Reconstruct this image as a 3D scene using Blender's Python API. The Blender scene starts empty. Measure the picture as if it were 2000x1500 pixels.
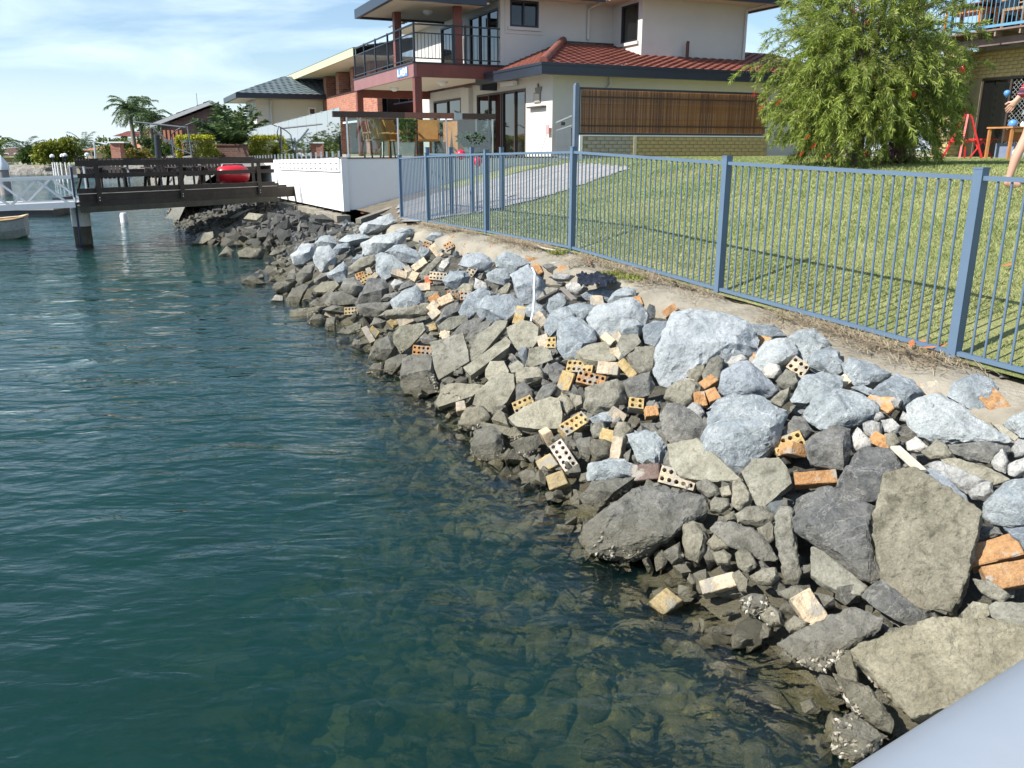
import bpy, bmesh, math, random
import numpy as np
from mathutils import Vector, Matrix, noise as mnoise
from mathutils.geometry import intersect_point_line
R = math.radians
sc = bpy.context.scene
COL = sc.collection

# ------------------------------------------------------------------ camera
F = 1617.0; HOR = 288.0; CH = 2.35
PITCH = math.atan((750 - HOR) / F)
cam_d = bpy.data.cameras.new('camera'); cam = bpy.data.objects.new('camera', cam_d); COL.objects.link(cam)
cam.location = (0, 0, CH); cam.rotation_euler = (R(90) - PITCH, 0, 0)
cam_d.sensor_width = 36.0; cam_d.lens = 36.0 * F / 2000; cam_d.clip_start = 0.05; cam_d.clip_end = 6000
sc.camera = cam

# ------------------------------------------------------------------ sun and sky
SUN_EL = R(43); SUN_H = Vector((-0.915, -0.405, 0)).normalized()       # horizontal direction towards the sun
sun_d = bpy.data.lights.new('sun', 'SUN'); sun = bpy.data.objects.new('sun', sun_d); COL.objects.link(sun)
sun_d.energy = 4.6; sun_d.angle = R(0.55); sun_d.color = (1.0, 0.95, 0.86)
sdir = Vector((SUN_H.x * math.cos(SUN_EL), SUN_H.y * math.cos(SUN_EL), math.sin(SUN_EL)))
sun.rotation_euler = (-sdir).to_track_quat('-Z', 'Y').to_euler()
world = bpy.data.worlds.new('World'); sc.world = world; world.use_nodes = True
wn = world.node_tree; wn.nodes.clear()
def wnode(t, **k):
    n = wn.nodes.new(t)
    for a, b in k.items(): setattr(n, a, b)
    return n
w_out = wnode('ShaderNodeOutputWorld'); w_bg = wnode('ShaderNodeBackground'); w_bg.inputs[1].default_value = 0.092
sky = wnode('ShaderNodeTexSky', sky_type='NISHITA'); sky.sun_disc = False; sky.sun_elevation = SUN_EL
sky.sun_rotation = math.atan2(SUN_H.x, SUN_H.y); sky.air_density = 1.0; sky.dust_density = 0.3; sky.ozone_density = 3.5
# thin high cloud over the whole sky
tc = wnode('ShaderNodeTexCoord'); sep = wnode('ShaderNodeSeparateXYZ'); wn.links.new(tc.outputs['Generated'], sep.inputs[0])
zc = wnode('ShaderNodeMath', operation='MAXIMUM'); wn.links.new(sep.outputs[2], zc.inputs[0]); zc.inputs[1].default_value = 0.0
za = wnode('ShaderNodeMath', operation='ADD'); wn.links.new(zc.outputs[0], za.inputs[0]); za.inputs[1].default_value = 0.16
comb = wnode('ShaderNodeCombineXYZ')
for i in (0, 1):
    dv = wnode('ShaderNodeMath', operation='DIVIDE'); wn.links.new(sep.outputs[i], dv.inputs[0]); wn.links.new(za.outputs[0], dv.inputs[1]); wn.links.new(dv.outputs[0], comb.inputs[i])
cmap = wnode('ShaderNodeMapping'); cmap.inputs['Scale'].default_value = (0.75, 1.0, 1); cmap.inputs['Location'].default_value = (1.7, 0.4, 0); cmap.inputs['Rotation'].default_value = (0, 0, R(35))
wn.links.new(comb.outputs[0], cmap.inputs[0])
cn = wnode('ShaderNodeTexNoise'); cn.inputs['Scale'].default_value = 1.25; cn.inputs['Detail'].default_value = 7; cn.inputs['Roughness'].default_value = 0.56; cn.inputs['Distortion'].default_value = 0.5
wn.links.new(cmap.outputs[0], cn.inputs['Vector'])
cr = wnode('ShaderNodeValToRGB'); cr.color_ramp.elements[0].position = 0.46; cr.color_ramp.elements[0].color = (0.06, 0.06, 0.06, 1); cr.color_ramp.elements[1].position = 0.68; cr.color_ramp.elements[1].color = (0.92, 0.92, 0.92, 1)
wn.links.new(cn.outputs['Fac'], cr.inputs[0])
hz = wnode('ShaderNodeMapRange'); wn.links.new(sep.outputs[2], hz.inputs[0]); hz.inputs[1].default_value = 0.0; hz.inputs[2].default_value = 0.09; hz.inputs[3].default_value = 0.7; hz.inputs[4].default_value = 0.0
mxf = wnode('ShaderNodeMath', operation='MAXIMUM'); wn.links.new(cr.outputs[0], mxf.inputs[0]); wn.links.new(hz.outputs[0], mxf.inputs[1])
cmix = wnode('ShaderNodeMix', data_type='RGBA'); wn.links.new(mxf.outputs[0], cmix.inputs[0]); wn.links.new(sky.outputs[0], cmix.inputs[6]); cmix.inputs[7].default_value = (5.7, 7.0, 8.6, 1)
wn.links.new(cmix.outputs[2], w_bg.inputs[0]); wn.links.new(w_bg.outputs[0], w_out.inputs[0])
sc.view_settings.view_transform = 'Standard'; sc.view_settings.look = 'None'; sc.view_settings.exposure = 0.8; sc.view_settings.gamma = 1.0
sc.render.engine = 'CYCLES'
cy = sc.cycles; cy.use_denoising = True; cy.max_bounces = 7; cy.diffuse_bounces = 3; cy.glossy_bounces = 3; cy.transmission_bounces = 4; cy.transparent_max_bounces = 14; cy.volume_bounces = 0; cy.caustics_reflective = False; cy.caustics_refractive = False; cy.sample_clamp_indirect = 4.0

# ------------------------------------------------------------------ helpers
def ray(px, py):
    u = (px - 1000) / F; v = (750 - py) / F
    return Vector((u, math.cos(PITCH) + math.sin(PITCH) * v, -math.sin(PITCH) + math.cos(PITCH) * v))
CAM = Vector((0, 0, CH))
def hit(px, py, P, N):                                       # where a sight line meets a plane of the place
    d = ray(px, py); return CAM + d * ((Vector(P) - CAM).dot(N) / d.dot(N))
def onz(px, py, z): return hit(px, py, (0, 0, z), Vector((0, 0, 1)))
def atd(px, py, y): return hit(px, py, (0, y, 0), Vector((0, 1, 0)))
def proj(P):
    d = Vector(P) - CAM
    dep = d.y * math.cos(PITCH) - d.z * math.sin(PITCH); up = d.y * math.sin(PITCH) + d.z * math.cos(PITCH)
    return 1000 + F * d.x / dep, 750 - F * up / dep, dep
U = Vector((-0.4115, 0.9114, 0)).normalized()                # along the sea wall, away from the viewer
V = Vector((U.y, -U.x, 0))                                   # inland
Z = Vector((0, 0, 1))
F0 = Vector((2.95, 5.37, 0))                                 # foot of the nearest fence post
def fs(s, d=0.0, z=0.0): return F0 + U * s + V * d + Z * z
C0 = Vector((-3.96, 19.87, 0)); WD = Vector((-.42, .907, 0)).normalized(); WN = Vector((WD.y, -WD.x, 0))      # terrace corner, run of its wall, inland
def sd(P):
    q = Vector((P[0], P[1], 0)) - F0
    return q.dot(U), q.dot(V)
def lerp_tab(x, tab):
    if x <= tab[0][0]: return tab[0][1]
    for (a, b), (c, d) in zip(tab, tab[1:]):
        if x <= c: return b + (d - b) * (x - a) / (c - a)
    return tab[-1][1]
ZF = [(-6, 0.93), (-2.5, 0.95), (0, 0.98), (2.5, 1.03), (5.38, 1.11), (8.1, 1.07), (10.85, 1.01), (12.5, 0.96), (16, 0.92), (24, 0.9), (60, 0.9)]
def zfence(s): return lerp_tab(s, ZF)
WL = [(-6, 2.35), (0, 2.55), (9, 2.65), (13.2, 3.0), (14.7, 2.2), (17.2, 2.35), (19, 3.4), (24, 3.9), (60, 3.7)]
def bank_z(s, w):                                            # the rubble bank's own surface, w metres out from the fence line
    zt = zfence(s) - 0.13; W = lerp_tab(s, WL)
    if w < 0.42: return zt
    q = (w - 0.42) / (W - 0.42)
    z = zt * (1 - q)
    if q < 1: z += 0.1 * math.sin(math.pi * q)
    return max(z, -1.9)
def lawn_z(s, d):
    z = zfence(s) + 0.03 + 0.24 * max(d, 0)
    q = min(1, max(0, (s - 14.5) / 1.4)); top = 2.13 * (1 - q) + 1.97 * q
    return z if z < top - 0.2 else top - 0.2 + 0.2 * math.tanh((z - top + 0.2) / 0.2)
def ground_at(px, py, surf, lift=0.0, t0=1.5, t1=60):        # first meeting of a sight line with a height field
    d = ray(px, py); t = t0; st = 0.05; prev = None
    while t < t1:
        P = CAM + d * t; h = P.z - surf(P) - lift
        if h < 0:
            a, b = t - st, t
            for _ in range(18):
                m = (a + b) / 2; P = CAM + d * m
                if P.z - surf(P) - lift < 0: b = m
                else: a = m
            return CAM + d * b
        st = 0.02 * t; t += st
    return CAM + d * t1
def bank_surf(P):
    s, d = sd(P); return max(bank_z(s, -d), -0.05)
def lawn_surf(P):
    s, d = sd(P); return lawn_z(s, d)
def in_poly(x, y, poly):
    c = False; j = len(poly) - 1
    for i in range(len(poly)):
        xi, yi = poly[i][0], poly[i][1]; xj, yj = poly[j][0], poly[j][1]
        if (yi > y) != (yj > y) and x < (xj - xi) * (y - yi) / (yj - yi) + xi: c = not c
        j = i
    return c

class MB:                                                    # collects simple solids into one mesh
    def __init__(s): s.v = []; s.f = []
    def add(s, vs, fsx):
        o = len(s.v); s.v += [Vector(p) for p in vs]; s.f += [[o + i for i in q] for q in fsx]; return s
    def obox(s, c, ax, ay, az):                              # oriented box from centre and half axes
        c = Vector(c); ax, ay, az = Vector(ax), Vector(ay), Vector(az)
        vs = [c + ax * i + ay * j + az * k for k in (-1, 1) for j in (-1, 1) for i in (-1, 1)]
        if ax.cross(ay).dot(az) < 0: fc = [(0, 1, 3, 2), (4, 6, 7, 5), (0, 4, 5, 1), (2, 3, 7, 6), (0, 2, 6, 4), (1, 5, 7, 3)]
        else: fc = [(0, 2, 3, 1), (4, 5, 7, 6), (0, 1, 5, 4), (2, 6, 7, 3), (0, 4, 6, 2), (1, 3, 7, 5)]
        return s.add(vs, fc)
    def box(s, x0, x1, y0, y1, z0, z1): return s.obox(((x0 + x1) / 2, (y0 + y1) / 2, (z0 + z1) / 2), ((x1 - x0) / 2, 0, 0), (0, (y1 - y0) / 2, 0), (0, 0, (z1 - z0) / 2))
    def bar(s, a, b, w, h, up=None):                         # square bar between two points
        a, b = Vector(a), Vector(b); d = (b - a); L = d.length; d /= L
        up = Vector(up) if up is not None else (Z if abs(d.z) < 0.95 else Vector((1, 0, 0)))
        sx = d.cross(up).normalized(); u2 = sx.cross(d)
        return s.obox((a + b) / 2, d * L / 2, sx * w / 2, u2 * h / 2)
    def tube(s, pts, r, n=8, cap=True):
        pts = [Vector(p) for p in pts]; rr = r if isinstance(r, (list, tuple)) else [r] * len(pts); o = len(s.v)
        ref = None
        for i, p in enumerate(pts):
            d = (pts[min(i + 1, len(pts) - 1)] - pts[max(i - 1, 0)]).normalized()
            if ref is None: ref = d.orthogonal().normalized()
            ref = (ref - d * ref.dot(d)).normalized(); q = d.cross(ref)
            for k in range(n):
                a = 2 * math.pi * k / n; s.v.append(p + (ref * math.cos(a) + q * math.sin(a)) * rr[i])
        for i in range(len(pts) - 1):
            for k in range(n):
                a, b = o + i * n + k, o + i * n + (k + 1) % n
                s.f.append([a, b, b + n, a + n])
        if cap:
            s.f.append([o + k for k in range(n)][::-1]); e = o + (len(pts) - 1) * n; s.f.append([e + k for k in range(n)])
        return s
    def prism(s, poly, d):                                   # polygon pushed along a vector
        poly = [Vector(p) for p in poly]; d = Vector(d); n = len(poly)
        nrm = sum(((poly[i] - poly[0]).cross(poly[(i + 1) % n] - poly[0]) for i in range(n)), Vector())
        if nrm.dot(d) > 0: poly = poly[::-1]
        vs = poly + [p + d for p in poly]
        return s.add(vs, [list(range(n)), list(range(2 * n - 1, n - 1, -1))] + [[(i + 1) % n, i, n + i, n + (i + 1) % n] for i in range(n)])
    def quad(s, *p): return s.add(p, [list(range(len(p)))])
def origin_of(parent):
    o = Vector()
    while parent is not None: o += Vector(parent.location); parent = parent.parent
    return o
def link(name, me, parent=None, loc=None):
    o = bpy.data.objects.new(name, me); COL.objects.link(o)
    if parent is not None: o.parent = parent
    if loc is not None: o.location = loc
    return o
def to_mesh(name, vs, fc, mat=None, smooth=False, off=Vector()):
    me = bpy.data.meshes.new(name); me.from_pydata([tuple(Vector(p) - off) for p in vs], [], fc)
    if mat: me.materials.append(mat)
    if smooth:
        me.polygons.foreach_set('use_smooth', [True] * len(me.polygons))
        if smooth is not True: me.set_sharp_from_angle(angle=R(smooth))
    me.update(); return me
def np_mesh(name, V3, faces, mat, smooth=False):             # many equal-sized faces at once
    V3 = np.asarray(V3, dtype=np.float32); faces = np.asarray(faces, dtype=np.int32); nf, k = faces.shape
    me = bpy.data.meshes.new(name); me.vertices.add(len(V3)); me.vertices.foreach_set('co', V3.ravel())
    me.loops.add(nf * k); me.loops.foreach_set('vertex_index', faces.ravel())
    me.polygons.add(nf); me.polygons.foreach_set('loop_start', np.arange(0, nf * k, k, dtype=np.int32)); me.polygons.foreach_set('loop_total', np.full(nf, k, dtype=np.int32))
    if smooth: me.polygons.foreach_set('use_smooth', np.ones(nf, dtype=bool))
    me.update(calc_edges=True); me.materials.append(mat); return me
def part(name, mb, mat, parent, smooth=False, label=None):
    o = link(name, to_mesh(name, mb.v, mb.f, mat, smooth, origin_of(parent)), parent)
    if label: o['label'] = label
    return o
def thing(name, label, cat, loc, group=None):
    o = bpy.data.objects.new(name, None); COL.objects.link(o); o.location = loc; o.empty_display_size = 0.2
    o['label'] = label; o['category'] = cat
    if group: o['group'] = group
    return o
def solo(name, mb, mat, label, cat, group=None, smooth=False, base=None):      # a thing that is one mesh
    off = Vector(base) if base is not None else Vector((sum(p.x for p in mb.v) / len(mb.v), sum(p.y for p in mb.v) / len(mb.v), min(p.z for p in mb.v)))
    o = link(name, to_mesh(name, mb.v, mb.f, mat, smooth, off), None, off); o['label'] = label; o['category'] = cat
    if group: o['group'] = group
    return o
def struct(name, me): o = link(name, me); o['kind'] = 'structure'; return o
def stuff(name, me, parent=None, label=None):
    o = link(name, me, parent); o['kind'] = 'stuff'
    if label: o['label'] = label
    return o
def piece(name, me, parent, loc, M=None):
    o = link(name, me, parent, Vector(loc) - origin_of(parent))
    if M is not None: o.rotation_mode = 'QUATERNION'; o.rotation_quaternion = M.to_quaternion()
    return o
def copy_tree(o, parent=None, top=True):
    c = o.copy(); COL.objects.link(c)
    if not top: c.parent = parent
    for ch in o.children: copy_tree(ch, c, False)
    return c

# ------------------------------------------------------------------ materials
def mat_new(name):
    m = bpy.data.materials.new(name); m.use_nodes = True; nt = m.node_tree
    return m, nt, nt.nodes['Principled BSDF'], nt.nodes['Material Output']
def N(nt, t, **k):
    n = nt.nodes.new(t)
    for a, b in k.items():
        if a in n.inputs.keys() if hasattr(n, 'inputs') else False: n.inputs[a].default_value = b
        else: setattr(n, a, b)
    return n
def tex(nt, kind, scale, detail=4, rough=0.55, coord='Object', vec=None, dist=0.0):
    n = nt.nodes.new(kind); n.inputs['Scale'].default_value = scale
    if 'Detail' in n.inputs: n.inputs['Detail'].default_value = detail
    if 'Roughness' in n.inputs: n.inputs['Roughness'].default_value = rough
    if 'Distortion' in n.inputs: n.inputs['Distortion'].default_value = dist
    if vec is None:
        t = nt.nodes.new('ShaderNodeTexCoord'); vec = t.outputs[coord]
    nt.links.new(vec, n.inputs['Vector']); return n
def ramp(nt, src, stops):
    r = nt.nodes.new('ShaderNodeValToRGB'); e = r.color_ramp.elements
    while len(e) < len(stops): e.new(0.5)
    for i, (p, c) in enumerate(stops):
        e[i].position = p; e[i].color = (c, c, c, 1) if not isinstance(c, (tuple, list)) else (*c, 1)
    nt.links.new(src, r.inputs[0]); return r.outputs[0]
def mix(nt, fac, a, b, mode='MIX'):
    m = nt.nodes.new('ShaderNodeMix'); m.data_type = 'RGBA'; m.blend_type = mode
    for sck, val in ((0, fac), (6, a), (7, b)):
        if isinstance(val, (int, float)): m.inputs[sck].default_value = val if sck == 0 else (val, val, val, 1)
        elif isinstance(val, (tuple, list)): m.inputs[sck].default_value = (*val, 1)
        else: nt.links.new(val, m.inputs[sck])
    return m.outputs[2]
def bump(nt, bs, src, dist, strength=1.0, prev=None):
    b = nt.nodes.new('ShaderNodeBump'); b.inputs['Distance'].default_value = dist; b.inputs['Strength'].default_value = strength
    nt.links.new(src, b.inputs['Height'])
    if prev is not None: nt.links.new(prev, b.inputs['Normal'])
    if bs is not None: nt.links.new(b.outputs[0], bs.inputs['Normal'])
    return b.outputs[0]
def obj_random(nt):
    n = nt.nodes.new('ShaderNodeObjectInfo'); return n.outputs['Random']
def world_z(nt):
    g = nt.nodes.new('ShaderNodeNewGeometry'); s = nt.nodes.new('ShaderNodeSeparateXYZ'); nt.links.new(g.outputs['Position'], s.inputs[0]); return s.outputs[2], g.outputs['Position']
def maprange(nt, src, a, b, c=0.0, d=1.0):
    n = nt.nodes.new('ShaderNodeMapRange'); nt.links.new(src, n.inputs[0])
    for i, v in enumerate((a, b, c, d)): n.inputs[1 + i].default_value = v
    return n.outputs[0]
def mathn(nt, op, a, b=None):
    n = nt.nodes.new('ShaderNodeMath'); n.operation = op
    for i, v in enumerate((a, b)):
        if v is None: continue
        if isinstance(v, (int, float)): n.inputs[i].default_value = v
        else: nt.links.new(v, n.inputs[i])
    return n.outputs[0]
MATS = {}
def flat(name, col, rough=0.6, var=0.12, scale=6.0, metal=0.0, bmp=0.0, bscale=60.0, spec=0.5, dirt=None, coord='Object'):
    if name in MATS: return MATS[name]
    m, nt, bs, out = mat_new(name)
    n = tex(nt, 'ShaderNodeTexNoise', scale, 6, 0.6, coord)
    c = mix(nt, ramp(nt, n.outputs['Fac'], [(0.3, 0.0), (0.7, 1.0)]), tuple(x * (1 - var) for x in col), tuple(min(1, x * (1 + var)) for x in col))
    if dirt:
        n2 = tex(nt, 'ShaderNodeTexNoise', scale * 3.1, 8, 0.7, coord)
        c = mix(nt, ramp(nt, n2.outputs['Fac'], [(0.5, 0.0), (0.72, 0.7)]), c, dirt)
    nt.links.new(c, bs.inputs['Base Color']); bs.inputs['Roughness'].default_value = rough; bs.inputs['Metallic'].default_value = metal; bs.inputs['Specular IOR Level'].default_value = spec
    if bmp:
        b = tex(nt, 'ShaderNodeTexNoise', bscale, 5, 0.6, coord); bump(nt, bs, b.outputs['Fac'], bmp)
    MATS[name] = m; return m
def stone(name, c0, c1, vein=None, rough=0.75, bscale=14, bdist=0.035, algae=0.5, pit=0.0, tide=(0.02, 0.4), pebble=False, wet=True, mortar=False, mott=0.5):
    m, nt, bs, out = mat_new(name)
    rnd = obj_random(nt); tcn = nt.nodes.new('ShaderNodeTexCoord'); obc = tcn.outputs['Object']
    va = nt.nodes.new('ShaderNodeVectorMath'); va.operation = 'ADD'; sc3 = nt.nodes.new('ShaderNodeVectorMath'); sc3.operation = 'SCALE'
    cm = nt.nodes.new('ShaderNodeCombineXYZ'); nt.links.new(rnd, cm.inputs[0]); nt.links.new(rnd, cm.inputs[1]); nt.links.new(cm.outputs[0], sc3.inputs[0]); sc3.inputs['Scale'].default_value = 37.0
    nt.links.new(obc, va.inputs[0]); nt.links.new(sc3.outputs[0], va.inputs[1]); vec = va.outputs[0]
    n1 = tex(nt, 'ShaderNodeTexNoise', 5.0, 9, 0.62, vec=vec, dist=0.6)
    c = mix(nt, ramp(nt, n1.outputs['Fac'], [(0.32, 0.0), (0.68, 1.0)]), c0, c1)
    nl = tex(nt, 'ShaderNodeTexNoise', 13.0, 8, 0.72, vec=vec, dist=0.8)
    c = mix(nt, 1.0, c, ramp(nt, nl.outputs['Fac'], [(0.34, (mott, mott * .98, mott * .93)), (0.47, (0.6 + .56 * mott, 0.6 + .56 * mott, 0.59 + .56 * mott)), (0.7, (1.1, 1.1, 1.1))]), 'MULTIPLY')
    nf = tex(nt, 'ShaderNodeTexNoise', 70.0, 4, 0.7, vec=vec)
    c = mix(nt, 0.55, c, ramp(nt, nf.outputs['Fac'], [(0.3, 0.3), (0.7, 0.72)]), 'OVERLAY')
    tint = ramp(nt, rnd, [(0.0, (0.78, 0.8, 0.84)), (0.5, (1, 1, 1)), (1.0, (1.14, 1.12, 1.08))])
    c = mix(nt, 1.0, c, tint, 'MULTIPLY')
    if vein:
        wv = tex(nt, 'ShaderNodeTexNoise', 3.2, 5, 0.6, vec=vec, dist=1.4)
        ab = mathn(nt, 'ABSOLUTE', mathn(nt, 'SUBTRACT', wv.outputs['Fac'], 0.5))
        c = mix(nt, ramp(nt, ab, [(0.0, 0.5), (0.005, 0.3), (0.013, 0.0)]), c, vein)
    if mortar:
        nm_ = tex(nt, 'ShaderNodeTexNoise', 9.0, 6, 0.6, vec=vec)
        c = mix(nt, ramp(nt, nm_.outputs['Fac'], [(0.52, 0.0), (0.58, 0.85)]), c, (0.33, 0.31, 0.27))
    h = None
    if pebble:
        vo = tex(nt, 'ShaderNodeTexVoronoi', 30.0, vec=vec); pr = ramp(nt, vo.outputs['Color'], [(0.25, (0.045, 0.05, 0.06)), (0.5, (0.13, 0.11, 0.09)), (0.72, (0.36, 0.22, 0.11)), (0.9, (0.5, 0.48, 0.44))])
        n3 = tex(nt, 'ShaderNodeTexNoise', 16.0, 3, 0.5, vec=vec)
        mask = mathn(nt, 'MULTIPLY', ramp(nt, vo.outputs['Distance'], [(0.28, 1.0), (0.36, 0.0)]), ramp(nt, n3.outputs['Fac'], [(0.40, 0.0), (0.48, 1.0)]))
        c = mix(nt, mask, c, pr); h = bump(nt, None, mask, 0.012)
    zz, pos = world_z(nt)
    n4 = tex(nt, 'ShaderNodeTexNoise', 4.0, 6, 0.65, vec=pos)
    zn = mathn(nt, 'ADD', zz, mathn(nt, 'MULTIPLY', mathn(nt, 'SUBTRACT', n4.outputs['Fac'], 0.5), 0.45))
    lo = maprange(nt, zn, tide[0], tide[1], 1.0, 0.0)                                     # tide line: silt and algae that stay on the stone
    c = mix(nt, mathn(nt, 'MULTIPLY', lo, algae), c, (0.125, 0.112, 0.07))
    under = maprange(nt, zn, -0.15, 0.06, 1.0, 0.0)
    n5 = tex(nt, 'ShaderNodeTexNoise', 7.0, 9, 0.75, vec=pos)
    c = mix(nt, mathn(nt, 'MULTIPLY', under, 0.85), c, ramp(nt, n5.outputs['Fac'], [(0.36, (0.035, 0.034, 0.018)), (0.55, (0.10, 0.088, 0.032)), (0.74, (0.30, 0.25, 0.08))]))
    nt.links.new(c, bs.inputs['Base Color'])
    bs.inputs['Roughness'].default_value = rough; bs.inputs['Specular IOR Level'].default_value = 0.35
    if wet: nt.links.new(maprange(nt, zn, 0.0, 0.2, 0.22, rough), bs.inputs['Roughness'])
    b1 = tex(nt, 'ShaderNodeTexNoise', bscale, 8, 0.68, vec=vec, dist=0.3); h = bump(nt, None, b1.outputs['Fac'], bdist, 1.0, h)
    if pit:
        v2 = tex(nt, 'ShaderNodeTexVoronoi', 55.0, vec=vec); h = bump(nt, None, ramp(nt, v2.outputs['Distance'], [(0.1, 0.0), (0.5, 1.0)]), pit, 1.0, h)
    b3 = tex(nt, 'ShaderNodeTexNoise', 38.0, 5, 0.65, vec=vec); h = bump(nt, None, b3.outputs['Fac'], 0.010, 1.0, h)
    b2 = tex(nt, 'ShaderNodeTexNoise', 95.0, 3, 0.6, vec=vec); bump(nt, bs, b2.outputs['Fac'], 0.004, 1.0, h)
    MATS[name] = m; return m
M_BLUE = stone('blue_grey_stone', (0.18, 0.212, 0.235), (0.345, 0.38, 0.40), vein=(0.6, 0.62, 0.62), algae=0.55, tide=(0.0, 0.34), mott=0.68)
M_PALE = stone('pale_grey_stone', (0.265, 0.295, 0.315), (0.41, 0.44, 0.46), algae=0.4, tide=(0.0, 0.3), mott=0.74)
M_DARK = stone('dark_grey_stone', (0.115, 0.118, 0.115), (0.235, 0.23, 0.21), vein=(0.36, 0.35, 0.32), algae=0.8, tide=(0.0, 0.5))
M_BASALT = stone('dark_basalt', (0.06, 0.062, 0.062), (0.135, 0.135, 0.128), algae=0.6, tide=(0.0, 0.45), mott=0.6)
M_TAN = stone('worn_concrete', (0.20, 0.19, 0.145), (0.34, 0.325, 0.26), algae=0.6, pit=0.004, bdist=0.012, bscale=20, tide=(0.0, 0.36))
M_ROUGH = stone('rough_concrete', (0.18, 0.17, 0.13), (0.37, 0.35, 0.285), algae=0.75, pit=0.010, bdist=0.035, bscale=18, tide=(0.02, 0.42))
M_WHITE = stone('white_mortar', (0.40, 0.39, 0.36), (0.62, 0.61, 0.57), algae=0.6, pit=0.010, bdist=0.03, bscale=20)
M_PEB = stone('pebbly_concrete', (0.20, 0.182, 0.128), (0.36, 0.33, 0.245), algae=0.35, pit=0.008, bdist=0.03, bscale=15, pebble=True, tide=(0.0, 0.5))
M_OYST = stone('oyster_crusted_stone', (0.06, 0.058, 0.045), (0.34, 0.32, 0.25), algae=0.45, pit=0.022, bdist=0.05, bscale=26)
M_MUD = stone('bank_mud', (0.05, 0.048, 0.04), (0.12, 0.115, 0.095), algae=0.7, bdist=0.06, bscale=9)
BRICKM = {}
for nm, a, b in (('yellow', (0.40, 0.29, 0.13), (0.56, 0.42, 0.21)), ('orange', (0.40, 0.205, 0.085), (0.54, 0.31, 0.145)), ('cream', (0.50, 0.39, 0.26), (0.68, 0.56, 0.41)), ('pale pink', (0.55, 0.47, 0.42), (0.7, 0.62, 0.56)), ('red', (0.40, 0.11, 0.05), (0.5, 0.17, 0.08)), ('brown', (0.13, 0.09, 0.075), (0.22, 0.16, 0.14))):
    BRICKM[nm] = stone('brick_' + nm.replace(' ', '_'), a, b, algae=0.55, bdist=0.006, bscale=30, pit=0.0015, rough=0.85, tide=(0.0, 0.3), mortar=True)

# ------------------------------------------------------------------ ground, bank, water
def grid_mesh(name, us, vs, fn, mat, smooth=True, keep=None):
    us, vs = list(us), list(vs); nv = len(vs)
    P = [fn(a, b) for a in us for b in vs]
    fc = [(i * nv + j, (i + 1) * nv + j, (i + 1) * nv + j + 1, i * nv + j + 1) for i in range(len(us) - 1) for j in range(nv - 1)]
    me = bpy.data.meshes.new(name); me.from_pydata([tuple(p) for p in P], [], fc)
    if smooth: me.polygons.foreach_set('use_smooth', [True] * len(me.polygons))
    me.materials.append(mat); me.update(); return me
def frange(a, b, st):
    n = max(1, int(round((b - a) / st))); return [a + (b - a) * i / n for i in range(n + 1)]
def nz(P, f, o=4): return mnoise.fractal(Vector(P) * f, 0.9, 2.1, o)

def bed_mat():
    m, nt, bs, out = mat_new('sea_bed')
    n1 = tex(nt, 'ShaderNodeTexNoise', 1.6, 6, 0.6); n2 = tex(nt, 'ShaderNodeTexVoronoi', 3.2)
    c = mix(nt, ramp(nt, n1.outputs['Fac'], [(0.35, 0), (0.65, 1)]), (0.07, 0.068, 0.04), (0.22, 0.19, 0.10))
    nt.links.new(c, bs.inputs['Base Color']); bs.inputs['Roughness'].default_value = 0.9
    b = tex(nt, 'ShaderNodeTexNoise', 6.0, 6, 0.6); bump(nt, bs, b.outputs['Fac'], 0.08); return m
def bank_pt(s, w):
    p = fs(s, -w); z = bank_z(s, w)
    return (p.x, p.y, z - 0.13 + 0.07 * nz((p.x, p.y, 0), 2.2)) if w > 0.5 else (p.x, p.y, z - 0.10)
struct('bank_ground', grid_mesh('bank_ground', frange(-6, 34, 0.22), frange(0.3, 3.9, 0.15), bank_pt, M_MUD))
def bed_pt(s, w):
    p = fs(s, -w); return (p.x, p.y, min(bank_z(s, w) - 0.16 if w < 7 else -3.0, -0.03 - 0.3 * max(0, w - 3.2)) + 0.12 * nz((p.x, p.y, 5), 0.9) if w < 9 else -3.0)
struct('sea_bed', grid_mesh('sea_bed', frange(-10, 60, 0.6), [3.6, 4.2, 4.8, 5.4, 6, 7, 8, 10, 15], bed_pt, bed_mat()))

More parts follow.
